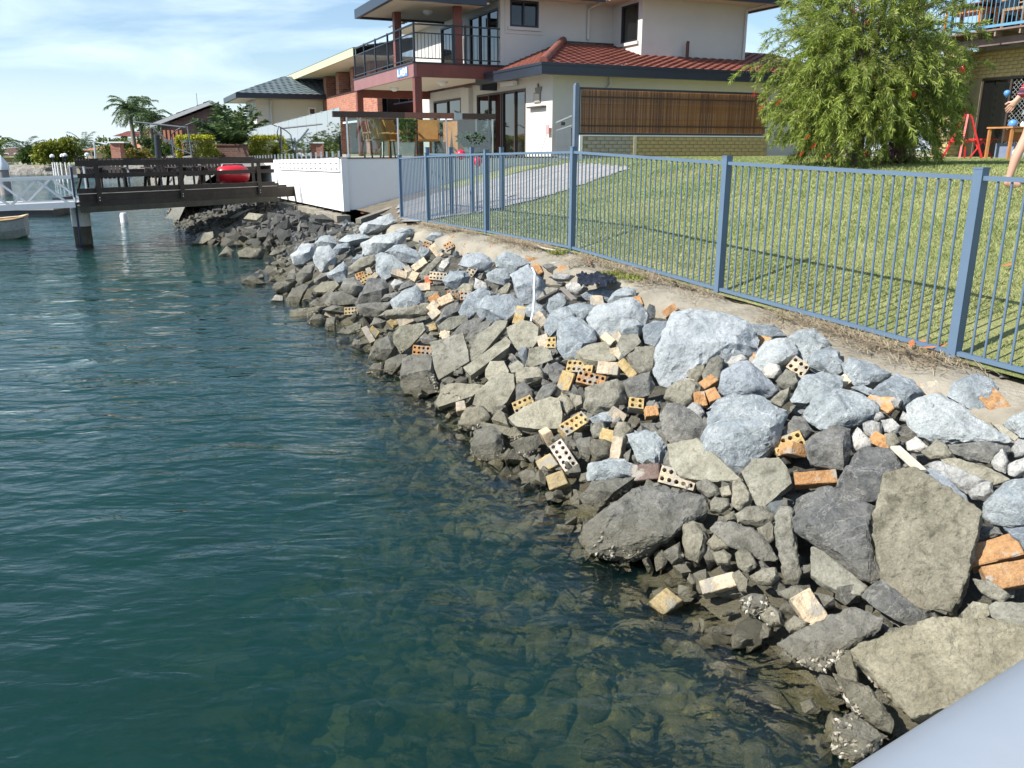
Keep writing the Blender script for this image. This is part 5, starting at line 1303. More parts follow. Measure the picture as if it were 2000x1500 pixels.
def bamboo_fence():
    k = -3.03; t0, t1 = -.83, 4.7
    w = thing('garden_wall', 'low yellow brick garden wall with pale capping below the bamboo screen', 'wall', H(k, 2, 2.1))
    mb = MB(); fb(mb, k, k + .2, t0, t1, 1.85, 2.6); part('wall_core', mb, M_MORT, w)
    brick_wall(w, 'K', k, t0 + .08, t1, 1.9, 2.59, M_YBR, split=(.62, M_GBR))
    mb = MB(); fb(mb, k - .05, k - .004, .62, .70, 1.95, 2.6); part('pier_strip', mb, flat('pier_paint', (.6, .52, .38), .8), w)
    mb = MB(); fb(mb, k - .04, k + .24, t0 - .02, t1, 2.602, 2.63); part('capping', mb, M_WHITE_W, w); mb = MB(); fb(mb, k - .05, k + .22, t0 - .02, t0 + .06, 1.9, 2.6); part('end_pier', mb, M_WHITE_W, w)
    f = thing('bamboo_screen', 'dark bamboo cane screen in a black frame on the brick garden wall', 'screen', H(k + .1, 2, 2.63))
    mb = MB(); fb(mb, k + .06, k + .12, t0 + .04, t1, 2.635, 2.68); fb(mb, k + .06, k + .12, t0 + .04, t1, 3.63, 3.68); fb(mb, k + .06, k + .12, t0 - .02, t0 + .04, 2.635, 3.68); part('frame', mb, M_BLACKM, f)
    for z in (2.82, 3.46): mb = MB(); fb(mb, k + .03, k + .045, t0 + .05, t1, z, z + .03); part('cross_batten', mb, flat('dark_batten', (.06, .035, .02), .7), f)
    rng = random.Random(8); ms = []
    for c in ((.245, .105, .03), (.20, .083, .025), (.285, .128, .038), (.145, .058, .019)):
        m = MB(); m.tube([(0, 0, z) for z in (0, .3, .31, .32, .62, .63, .64, .945)], [.0135, .0135, .016, .0135, .0135, .016, .0135, .0135], 6, False); ms.append(to_mesh('cane', m.v, m.f, flat('bamboo_%d' % len(ms), c, .5, .3, 9), True))
    n = int((t1 - t0 - .1) / .033)
    for i in range(n): piece('cane', rng.choice(ms), f, H(k + .062 + rng.uniform(-.004, .004), t0 + .07 + i * .033, 2.683))
    mb = MB(); fb(mb, k - .02, k + .08, t0 - .14, t0 - .03, 1.9, 3.72); fb(mb, k - .01, k + .07, t0 - .12, t0 - .05, 3.72, 3.76); solo('gate_post', mb, flat('slate_blue_post', (.13, .17, .24), .4), 'tall slate blue post at the left end of the bamboo screen', 'post')
    g = thing('side_gate', 'grey metal side gate of upright bars between house corner and bamboo screen', 'gate', H(-.6, -.6, 2.05))
    a, b = H(-.15, .05, 0), H(-2.95, -.98, 0)
    mb = MB(); mb.bar(a + Z * 2.98, b + Z * 3.05, .04, .04); mb.bar(a + Z * 2.12, b + Z * 2.12, .04, .04); mb.bar(a + Z * 2.78, b + Z * 2.84, .03, .03); part('gate_frame', mb, flat('grey_gate', (.2, .24, .27), .4), g)
    m = MB(); m.tube([(0, 0, 0), (0, 0, .66)], .03, 6); me = to_mesh('bar', m.v, m.f, flat('dark_gate_bar', (.09, .11, .125), .45))
    for i in range(1, 14): piece('bar', me, g, a.lerp(b, i / 14) + Z * 2.13)
    mb = MB(); mb.box(-.05, .05, -.03, .03, 0, .08); 
    for v in mb.v: v += a.lerp(b, .45) + Z * 2.88
    part('latch', mb, M_BLACKM, g)
bamboo_fence()

# ------------------------------------------------------------------ things on the terrace
M_TEAK = flat('teak', (.33, .20, .10), .55, .25, 6); M_TEAKO = flat('orange_teak', (.55, .22, .06), .5, .15, 6); M_DKF = flat('dark_chair_frame', (.045, .03, .025), .5)
def chair(loc, rz, sling, label):
    t = thing('patio_chair', label, 'chair', loc, 'chairs on the terrace'); t.rotation_euler = (0, 0, 0)
    Rz = Matrix.Rotation(rz, 3, 'Z')
    def w(x, y, z): return Vector(loc) + Rz @ Vector((x, y, z))
    for x in (-.26, .26):
        mb = MB(); mb.bar(w(x, .24, 0), w(x, .20, .46), .035, .035); part('leg', mb, M_DKF, t)
        mb = MB(); mb.bar(w(x, -.2, 0), w(x, -.16, .46), .035, .035); part('leg', mb, M_DKF, t)
        mb = MB(); mb.bar(w(x, -.16, .44), w(x, -.36, 1.0), .035, .035); part('back_post', mb, sling, t)
        mb = MB(); mb.bar(w(x, -.22, .65), w(x, .24, .66), .04, .03); part('armrest', mb, sling, t)
    mb = MB(); mb.prism([w(-.25, -.18, .44), w(.25, -.18, .44), w(.25, .24, .47), w(-.25, .24, .47)], (0, 0, .03)); part('seat', mb, sling, t)
    m = Rz @ Vector((0, .02, .01))
    if sling is M_TEAK:
        for i in range(9):
            x = -.22 + i * .055; mb = MB(); mb.bar(w(x, -.17, .5), w(x, -.345, .97), .03, .015); part('slat', mb, M_TEAK, t)
        mb = MB(); mb.bar(w(-.26, -.355, 1.0), w(.26, -.355, 1.0), .04, .05); part('top_rail', mb, M_TEAK, t)
    else:
        mb = MB(); mb.prism([w(-.24, -.17, .5), w(.24, -.17, .5), w(.24, -.35, .98), w(-.24, -.35, .98)], m); part('backrest', mb, sling, t)
    return t
def at_floor(px, d_dep, z=2.05): return atd(px, 300, d_dep) * 1
def ft(px, yy):                                              # terrace floor spot under a picture column at distance yy
    p = atd(px, 290, yy); return Vector((p.x, yy, 2.05))
chair(ft(737, 21.6), R(215), M_TEAK, 'slatted teak chair facing away at the left end of the terrace')
chair(ft(765, 22.6), R(250), M_TEAKO, 'orange sling chair seen side-on behind the middle steel post, left of its twin')
chair(ft(783, 22.9), R(250), M_TEAKO, 'orange sling chair seen side-on just left of the square pot plant')
chair(ft(838, 22.3), R(185), M_TEAKO, 'orange sling chair seen from behind, right of the big timber column')
def patio_table():
    c = ft(800, 23.6); t = thing('patio_table', 'timber outdoor table among the orange chairs', 'table', c)
    mb = MB(); mb.obox(c + Z * .73, U * .8, V * .45, Z * .02); part('tabletop', mb, M_TEAKO, t)
    for a in (-.7, .7):
        for b in (-.37, .37): mb = MB(); q = c + U * a + V * b; mb.bar(q, q + Z * .71, .06, .06); part('leg', mb, M_TEAKO, t)
patio_table()
M_POT = flat('pale_concrete_pot', (.5, .48, .46), .8, .15, 6); M_LEAF = None
def leaf_mat(name, a, b, trans=0.25, rough=0.5):
    if name in MATS: return MATS[name]
    m, nt, bs, out = mat_new(name); g = nt.nodes.new('ShaderNodeNewGeometry')
    c = mix(nt, g.outputs['Random Per Island'], a, b); n = tex(nt, 'ShaderNodeTexNoise', 1.8, 3, .5, 'Object'); c = mix(nt, .55, c, ramp(nt, n.outputs['Fac'], [(.3, .22), (.7, .78)]), 'OVERLAY')
    nt.links.new(c, bs.inputs['Base Color']); bs.inputs['Roughness'].default_value = rough; bs.inputs['Specular IOR Level'].default_value = .3
    tl = nt.nodes.new('ShaderNodeBsdfTranslucent'); nt.links.new(c, tl.inputs[0]); mx = nt.nodes.new('ShaderNodeMixShader'); mx.inputs[0].default_value = trans
    nt.links.new(bs.outputs[0], mx.inputs[1]); nt.links.new(tl.outputs[0], mx.inputs[2]); nt.links.new(mx.outputs[0], out.inputs['Surface']); MATS[name] = m; return m
def leaf_cloud(name, pos, dirs, ln, wd, mat, parent=None, rng=None, off=Vector()):
    """Many separate narrow leaves: pos and dirs are (n,3) arrays."""
    rng = rng or np.random.default_rng(1); n = len(pos); d = dirs / (np.linalg.norm(dirs, axis=1, keepdims=True) + 1e-9)
    side = np.cross(d, rng.normal(size=(n, 3))); side /= np.linalg.norm(side, axis=1, keepdims=True) + 1e-9
    L = (ln * rng.uniform(.7, 1.3, (n, 1))); W = wd * rng.uniform(.7, 1.3, (n, 1)); nr = np.cross(d, side)
    v = np.stack([pos, pos + d * L * .5 + side * W + nr * L * .06, pos + d * L - np.array([[0, 0, 1]]) * L * .12, pos + d * L * .5 - side * W + nr * L * .06], 1).reshape(-1, 3) - np.array(off)
    f = np.arange(4 * n).reshape(n, 4); return link(name, np_mesh(name, v, f, mat), parent)
def pot_plant(c, label, hgt=.5, square=True, spread=.2, n=260, seed=1, a=(.05, .12, .02), b=(.14, .24, .05), pot=.2, ph=.42):
    t = thing('pot_plant', label, 'pot plant', c)
    mb = MB(); c = Vector(c); q = pot
    mb.add([c + Vector((x * q * .72, y * q * .72, 0)) for x, y in ((-1, -1), (1, -1), (1, 1), (-1, 1))] + [c + Vector((x * q, y * q, ph)) for x, y in ((-1, -1), (1, -1), (1, 1), (-1, 1))], [(3, 2, 1, 0), (0, 1, 5, 4), (1, 2, 6, 5), (2, 3, 7, 6), (3, 0, 4, 7), (4, 5, 6, 7)]); part('pot', mb, M_POT, t)
    rng = np.random.default_rng(seed); h = rng.uniform(0, 1, (n, 1)); r = spread * (0.35 + .65 * np.sin(h * 2.6)) * np.sqrt(rng.uniform(0, 1, (n, 1))); th = rng.uniform(0, 6.283, (n, 1))
    pos = np.concatenate([r * np.cos(th), r * np.sin(th), ph + h * hgt], 1); dirs = np.concatenate([np.cos(th), np.sin(th), rng.uniform(-.2, .9, (n, 1))], 1)
    leaf_cloud('foliage', pos, dirs, .11, .025, leaf_mat('pot_leaf_%d' % seed, a, b), t, rng)
    mb = MB(); mb.tube([c + Z * ph * .9, c + Z * (ph + hgt * .8)], .012, 5); part('stem', mb, M_TEAK, t)
pot_plant(ft(797, 21.4), 'tall square concrete pot with upright leafy plant beside the timber column', .62, spread=.17, seed=3)
pot_plant(ft(922, 21.6), 'pale pot with spreading dark green plant in front of the sliding door', .34, spread=.36, n=520, seed=4, a=(.03, .07, .015), b=(.10, .16, .04), ph=.3)
def bbq():
    c = ft(897, 23.0); t = thing('outdoor_bench', 'timber outdoor kitchen bench with pale stone top on the terrace', 'bench', c)
    mb = MB(); mb.obox(c + Z * .5, U * .55, V * .25, Z * .5); part('cabinet', mb, M_TEAKO, t); mb = MB(); mb.obox(c + Z * 1.03, U * .62, V * .3, Z * .028); part('benchtop', mb, M_WHITEP, t)
    mb = MB(); mb.obox(c + Z * .7 - U * .553, U * .004, V * .247, Z * .28); part('upper_panel', mb, M_TIMB, t)
bbq()
# balloons tied along the fence and the swatter leaning on the pier
def balloon(P, r, col, label, group='party balloons'):
    m = flat('balloon_' + col[0], col[1], .25, .03); mb = MB(); P = Vector(P)
    prof = [(1.0, .05), (.92, .42), (.7, .75), (.35, .96), (0, 1.0), (-.4, .9), (-.8, .62), (-1.1, .3), (-1.28, .08), (-1.36, .14)]
    mb.tube([P + Z * (a * r) for a, _ in prof], [b * r for _, b in prof], 14); return solo('balloon', mb, m, label, 'balloon', group, smooth=60, base=P)
RED = ('red', (.75, .02, .06)); WHT = ('white', (.8, .8, .82)); BLU = ('blue', (.10, .28, .62))
balloon(ground_at(902, 408, lawn_surf) + Z * 1.0, .085, RED, 'red balloon tied to the inner fence, left and higher of two')
balloon(ground_at(934, 404, lawn_surf) + Z * .82, .085, RED, 'red balloon tied to the inner fence, right and lower of two')
mb = MB(); k0, z0 = onT(1065, 262, -.15); k1, z1 = onT(1057, 288, -.15); mb.tube([H(k1, -.15, z1 - .1), H(k0, -.1, z0)], .008, 6)
sw = thing('fly_swatter', 'pink fly swatter leaning against the white house pier', 'fly swatter', H(k1, -.15, z1 - .1)); part('handle', mb, M_ALU, sw); mb = MB(); mb.obox(H(k0, -.09, z0 + .12), U * .09, V * .006, Z * .12); part('paddle', mb, flat('pink_plastic', (.75, .3, .3), .5), sw)

# ------------------------------------------------------------------ right-hand house
RT = 8.6                                                     # its water-facing face in the house frame
def right_house():
    h = thing('brick_house', 'yellow brick house with blue balcony rail at the right edge', 'house', H(-7, RT + 1, 2.13))
    kp1, kp0 = -4.72, -5.2
    # pillar and ground floor
    mb = MB(); fb(mb, kp0 + .012, kp1 - .012, RT + .012, RT + .44, 2.0, 4.69); part('pillar_core', mb, M_MORT, h)
    n = brick_wall(h, 'T', RT + .012, kp0, kp1, 2.0, 4.69, M_YBR, out=-1, limit=90)
    n += brick_wall(h, 'K', kp0 + .012, RT, RT + .46, 2.0, 4.69, M_YBR, out=-1, limit=70)
    WT = RT + .9
    mb = MB(); wall_open(mb, 'T', WT, WT + .2, -13.5, -4.4, 2.0, 4.69, [(-9.6, -5.25, 2.0, 4.02)]); part('lower_wall', mb, M_MORT, h)
    m = MB(); m.obox((0, 0, 0), U * .11, V * .02, Z * .038); bme = to_mesh('brick', m.v, m.f, M_YBR)
    for r in range(7):
        for i in range(18):
            k = -5.0 - i * .23 - (.115 if r % 2 else 0)
            if k > -9.2: piece('brick', bme, h, H(k, WT - .008, 4.075 + r * .086))
    window(h, 'T', WT, -9.6, -5.25, 2.06, 4.02, (M_BRONZE, M_PANE), (-6.05, -7.35, -8.5), nm='sliding_door')
    # diamond security screen over one leaf
    mb = MB(); k0, k1, z0, z1 = -7.28, -6.12, 2.14, 3.94; st = .11
    i = k0 - (z1 - z0)
    while i < k1:
        a0, b0 = max(i, k0), min(i + (z1 - z0), k1)
        if b0 > a0 + .02:
            mb.bar(H(a0, WT - .012, z0 + (a0 - i)), H(b0, WT - .012, z0 + (b0 - i)), .008, .006); mb.bar(H(a0, WT - .02, z1 - (a0 - i)), H(b0, WT - .02, z1 - (b0 - i)), .008, .006)
        i += st
    s = part('security_screen', mb, flat('screen_metal', (.30, .31, .31), .5), h); s['kind'] = 'stuff'
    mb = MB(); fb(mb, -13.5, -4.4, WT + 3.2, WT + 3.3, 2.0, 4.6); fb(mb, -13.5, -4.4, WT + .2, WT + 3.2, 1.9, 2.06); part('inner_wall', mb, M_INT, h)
    # balcony: joists, bearer, boards, blue rail
    BT = RT - .15; kb1, kb0 = -3.6, -13
    mb = MB(); fb(mb, kb0, kb1, BT + .25, BT + .33, 4.69, 4.86); part('bearer', mb, flat('grey_brown_timber', (.17, .12, .11), .7, .25, 3), h)
    j = 0; k = kb1 - .1
    while k > kb0: mb = MB(); fb(mb, k - .04, k, BT + .0, BT + 2.2, 4.862, 4.98); part('joist', mb, flat('joist_timber', (.24, .18, .15), .7, .25, 3), h); k -= .62
    mb = MB(); fb(mb, kb0, kb1, BT - .03, BT + 2.3, 4.982, 5.02); part('balcony_floor', mb, MATS['grey_brown_timber'], h)
    mbr = flat('pale_blue_paint', (.12, .28, .42), .4, .06)
    mb = MB(); fb(mb, kb0, kb1, BT - .02, BT + .03, 5.06, 5.12); fb(mb, kb0, kb1, BT - .02, BT + .03, 6.02, 6.07); rl = part('balcony_railing', mb, mbr, h)
    m = MB(); m.tube([(0, 0, 0), (0, 0, .895)], .009, 6, False); pme = to_mesh('picket', m.v, m.f, mbr, True); k = kb1 - .1
    while k > -9: piece('picket', pme, rl, H(k, BT + .005, 5.122)); k -= .115
    for k in (-4.95, -7.6, -10.2): mb = MB(); fb(mb, k - .05, k + .05, BT - .05, BT + .05, 5.022, 6.2); part('post', mb, mbr, rl)
    # upper wall behind the balcony
    mb = MB(); wall_open(mb, 'T', RT + 2.0, RT + 2.2, -13.5, -4.0, 4.99, 7.6, [(-5.9, -4.3, 5.0, 7.1), (-9.5, -6.5, 5.0, 7.1)]); fb(mb, -4.2, -4.0, RT + 2.2, RT + 9, 2.0, 7.6); part('upper_wall', mb, flat('tan_brickwork', (.36, .28, .17), .85, .15, 14), h)
    window(h, 'T', RT + 2.0, -5.9, -4.3, 5.03, 7.1, (M_BRONZE, M_PANE), (-5.1,), nm='balcony_door'); window(h, 'T', RT + 2.0, -9.5, -6.5, 5.03, 7.1, (M_BRONZE, M_PANE), (-8.0,), nm='balcony_door')
    mb = MB(); fb(mb, -13.6, -3.2, RT - .6, RT + 9, 7.6, 7.75); part('roof', mb, M_BTILE, h)
    mb = MB(); fb(mb, -4.05, -3.9, RT - .2, RT - .05, 2.0, 7.6); mb2 = mb; part('verandah_post', mb2, M_NAVY, h)
    return h
right_house()
def upper_furniture():
    t = thing('cushioned_chair', 'wooden chair with grey cushion on the blue-railed balcony', 'chair', H(-6.3, RT + .55, 5.02))
    c = H(-6.3, RT + .5, 5.02)
    mb = MB(); mb.obox(c + Z * .45, U * .28, V * .27, Z * .03); part('seat', mb, M_TEAK, t)
    mb = MB(); mb.obox(c + Z * .78 - U * .27, U * .06, V * .25, Z * .3); part('cushion', mb, flat('grey_cushion', (.32, .34, .33), .9, .15, 20), t)
    for a in (-.25, .25):
        for b in (-.25, .25): mb = MB(); q = c + U * a + V * b; mb.bar(q, q + Z * .42, .05, .05); part('leg', mb, M_TEAK, t)
    for b in (-.3, .3): mb = MB(); mb.bar(c + V * b + U * .3 + Z * .65, c + V * b - U * .33 + Z * .7, .06, .03); part('armrest', mb, M_TEAK, t)
    t = thing('balcony_table', 'red-brown timber table behind the blue balcony rail', 'table', H(-4.9, RT + .6, 5.02)); c = H(-4.9, RT + .6, 5.02)
    mb = MB(); mb.obox(c + Z * .7, U * .55, V * .35, Z * .025); part('tabletop', mb, M_TIMB, t); mb = MB(); mb.obox(c + Z * .58, U * .5, V * .3, Z * .05); part('apron', mb, M_TEAKO, t)
    for a in (-.48, .48):
        for b in (-.28, .28): mb = MB(); q = c + U * a + V * b; mb.bar(q, q + Z * .53, .06, .06); part('leg', mb, M_TEAKO, t)
upper_furniture()
GZ = 2.118
def on_lawn(px, yy):
    p = atd(px, 300, yy); return Vector((p.x, yy, lawn_surf(p)))
def easel():
    t = thing('easel', 'red A-frame children\'s easel standing on the lawn beside the brick pillar', 'easel', on_lawn(1880, 17.6)); c = on_lawn(1880, 17.6); m = flat('red_enamel', (.62, .03, .03), .35, .05); S = V
    top = c + Z * .86
    for s in (-.33, .33):
        for f in (-.2, .2): mb = MB(); mb.bar(c + S * s + U * f, top + S * s * .12 + U * f * .15, .035, .03); part('leg', mb, m, t)
    for s in (-1, 1): mb = MB(); mb.bar(c + S * s * .235 + U * -.13 + Z * .34, c + S * s * .235 + U * .13 + Z * .34, .03, .025); part('brace', mb, m, t)
    for f in (-.125, .125): mb = MB(); mb.bar(c - S * .3 + U * f + Z * .33, c + S * .3 + U * f + Z * .33, .03, .025); part('tray_rail', mb, m, t)
    mb = MB(); mb.prism([c - S * .16 + U * .04 + Z * .38, c + S * .16 + U * .04 + Z * .38, c + S * .05 + U * .01 + Z * .8, c - S * .05 + U * .01 + Z * .8], U * .01); part('board', mb, flat('green_board', (.10, .11, .06), .7), t)
    t = thing('folding_chair', 'small red folding chair between the easel and the desk', 'chair', on_lawn(1917, 18.0)); c = on_lawn(1917, 18.0)
    for s in (-.16, .16): mb = MB(); mb.bar(c + S * s + U * .14, c + S * (s * .8) - U * .1 + Z * .36, .025, .025); part('leg', mb, m, t); mb = MB(); mb.bar(c + S * s - U * .14, c + S * (s * .8) + U * .1 + Z * .36, .025, .025); part('leg', mb, m, t)
    mb = MB(); mb.obox(c + Z * .38, S * .24, U * .16, Z * .015); part('seat', mb, m, t)
easel()
def desk():
    c = on_lawn(1985, 17.5); t = thing('desk', 'wooden desk with two small drawers standing on the lawn at right edge', 'desk', c); m = flat('honey_pine', (.45, .20, .07), .45, .2, 5)
    W2, D2, hh = .62, .28, .6
    mb = MB(); mb.obox(c + Z * hh, V * W2, U * D2, Z * .015); part('desktop', mb, m, t)
    for a in (-1, 1):
        for b in (-1, 1): mb = MB(); q = c + V * a * (W2 - .05) + U * b * (D2 - .04); mb.bar(q, q + Z * (hh - .016), .05, .05); part('leg', mb, m, t)
    for i in range(2):
        mb = MB(); q = c + V * .12 - U * (D2 + .0) + Z * (hh - .09 - i * .125); mb.obox(q, V * .2, U * .012, Z * .055); d = part('drawer', mb, m, t); mb = MB(); mb.obox(q - U * .018, V * .06, U * .006, Z * .008); part('handle', mb, M_BRONZE, d)
    mb = MB(); mb.obox(c + V * .12 + Z * (hh - .15), V * .21, U * (D2 - .02), Z * .12); part('drawer_case', mb, m, t)
    mb = MB(); mb.bar(c - V * (W2 - .1) - U * (D2 - .04) + Z * (hh - .06), c - V * .1 - U * (D2 - .04) + Z * (hh - .06), .03, .06); part('apron', mb, m, t)
    for k, (dx, dz, r, col, lb) in enumerate(((-.25, .675, .085, BLU, 'blue balloon resting on the left of the wooden desk'), (.12, .66, .085, WHT, 'white balloon lying on top of the wooden desk'))): balloon(c + V * dx + Z * dz, r, col, lb, 'balloons around the desk')
    balloon(c - V * .62 - U * .5 + Z * .1, .13, WHT, 'large white balloon lying on the grass in front of the desk', 'balloons around the desk')
    mb = MB(); mb.obox(c + V * .1 + U * .1 + Z * .16, V * .35, U * .2, Z * .14); solo('storage_tub', mb, flat('dull_blue_tub', (.16, .2, .3), .6), 'dull blue storage tub under the wooden desk', 'tub')
desk()
balloon(hit(1882, 134, H(0, RT - .6, 0), V), .105, RED, 'red balloon hanging from the bottlebrush branch below the balcony', 'balloons around the desk')
balloon(hit(1847, 258, H(0, RT - .2, 0), V), .09, WHT, 'small white balloon against the yellow brick pillar', 'balloons around the desk')
balloon(hit(1967, 182, H(0, RT + .5, 0), V), .075, BLU, 'blue balloon hanging in front of the sliding door', 'balloons around the desk')
# frangipani-free bottlebrush
def rnd_dir(rng): 
    v = Vector((rng.gauss(0, 1), rng.gauss(0, 1), rng.gauss(0, 1))); return v.normalized()
def bottlebrush():
    c = on_lawn(1674, 12.3); c.z -= .02
    t = thing('bottlebrush_tree', 'big drooping bottlebrush tree with red flowers on the lawn', 'tree', c)
    rng = random.Random(77); nr = np.random.default_rng(7); bark = flat('grey_bark', (.16, .13, .10), .9, .3, 9, bmp=.01)
    limbs = MB(); limbs.tube([c, c + Vector((.03, .02, .35)), c + Vector((-.05, 0, .75))], [.085, .07, .06], 8)
    part('trunk', limbs, bark, t, smooth=60)
    br = MB(); tips = []
    RX, RY, HT = 1.2, 1.15, 2.62
    for i in range(30):
        az = i * 2.39996 + rng.uniform(-.3, .3); el = rng.uniform(.15, 1.35); ln = rng.uniform(.75, 1.0)
        q = c + Vector((-.04, 0, rng.uniform(.3, .8))); d = Vector((math.cos(az) * math.cos(el) * RX, math.sin(az) * math.cos(el) * RY, math.sin(el) * 1.75)) * ln
        m_ = q + d * .5 + Z * .18; e = q + d; br.tube([q, m_, e], [.04, .022, .008], 5); tips.append((q, m_, e))
    pos, dirs, fl = [], [], []
    for n_ in range(1750):                                     # drooping leafy twigs spread through the crown
        az = rng.uniform(0, 6.283); u = rng.random() ** (.42 if n_ < 1350 else .9); el = math.asin(rng.uniform(-.95, 1))
        lump = 1 + .16 * math.sin(az * 3 + 1.3) + .12 * math.sin(az * 5 + el * 4) 
        R_ = u * lump * rng.uniform(.86, 1.08)
        p = c + Vector((math.cos(az) * math.cos(el) * RX * R_, math.sin(az) * math.cos(el) * RY * R_, 1.2 + math.sin(el) * (1.5 if el > 0 else 1.1) * R_))
        if p.z < c.z + .12: p.z = c.z + rng.uniform(.12, .5)
        out = Vector((math.cos(az), math.sin(az), 0)); up = max(0, math.sin(el))
        d0 = (out * (.9 - .5 * up) + Z * (up * 1.3 - .05) + rnd_dir(rng) * .55).normalized(); L = rng.uniform(.28, .55); pts = [p]
        droop = rng.uniform(.9, 2.1) * (1.25 - .75 * up)
        for k in range(5): d0 = (d0 - Z * .16 * droop).normalized(); pts.append(pts[-1] + d0 * L / 5)
        br.tube(pts, [.006, .005, .004, .004, .003, .002], 3, False)
        for k in range(100):
            f = rng.random() ** .7 * 4.99; i0 = int(f); a = pts[i0].lerp(pts[i0 + 1], f - i0); ax = (pts[i0 + 1] - pts[i0]).normalized()
            pos.append(a); dirs.append((ax * rng.uniform(.5, 1.2) + rnd_dir(rng) * .75))
        if rng.random() < .05 and u > .85: fl.append((pts[-1], d0))
    part('branches', br, bark, t)
    lm = leaf_mat('bottlebrush_leaf', (.12, .185, .03), (.39, .45, .10), .35, .45)
    leaf_cloud('crown', np.array([tuple(p) for p in pos]), np.array([tuple(d) for d in dirs]), 0.08, .0048, lm, t, nr, off=c)
    fm = flat('bottlebrush_red', (.62, .05, .025), .6, .3, 30)
    spots = [hit(x, y, c - Vector((0, .6, 0)), Vector((0, 1, 0))) for x, y in ((1468, 188), (1515, 205), (1572, 272), (1584, 290), (1610, 310), (1647, 302), (1636, 309), (1703, 157), (1678, 196), (1795, 132), (1665, 26), (1688, 47), (1802, 19), (1480, 216), (1560, 305), (1761, 246), (1790, 238))]
    for p, d in fl[:10] + [(s, Vector((.3, -.3, .4))) for s in spots]:
        v, f = [], []; d = Vector(d).normalized()
        for k in range(120):
            q = rnd_dir(rng); q = (q - d * q.dot(d)).normalized(); a = p + d * rng.uniform(0, .085); b = a + q * rng.uniform(.022, .034) + d * .008; sdv = q.cross(d) * .0022
            o = len(v); v += [a - sdv, a + sdv, b]; f.append((o, o + 1, o + 2))
        mb = MB(); mb.v = v; mb.f = f; part('flower', mb, fm, t)
    return c
BB = bottlebrush()
def flower_patch():
    c = hit(1755, 298, BB + Vector((.3, .1, 0)), Vector((0, 1, 0))); c.z = lawn_surf(c); nr = np.random.default_rng(9)
    t = thing('pink_flowers', 'clump of pink flowers at the foot of the bottlebrush tree', 'flowers', c)
    n = 900; pos = nr.normal(0, 1, (n, 3)) * np.array([.16, .1, .07]) + np.array([0, 0, .16]); pos[:, 2] = np.abs(pos[:, 2]); leaf_cloud('blossom', pos, nr.normal(size=(n, 3)), .028, .011, flat('pink_petal', (.62, .22, .40), .6, .25, 30), t, nr)
    n = 400; pos = nr.normal(0, 1, (n, 3)) * np.array([.18, .12, .03]) + np.array([0, 0, .06]); pos[:, 2] = np.abs(pos[:, 2]); leaf_cloud('foliage', pos, nr.normal(size=(n, 3)), .06, .012, MATS['bottlebrush_leaf'], t, nr)
flower_patch()
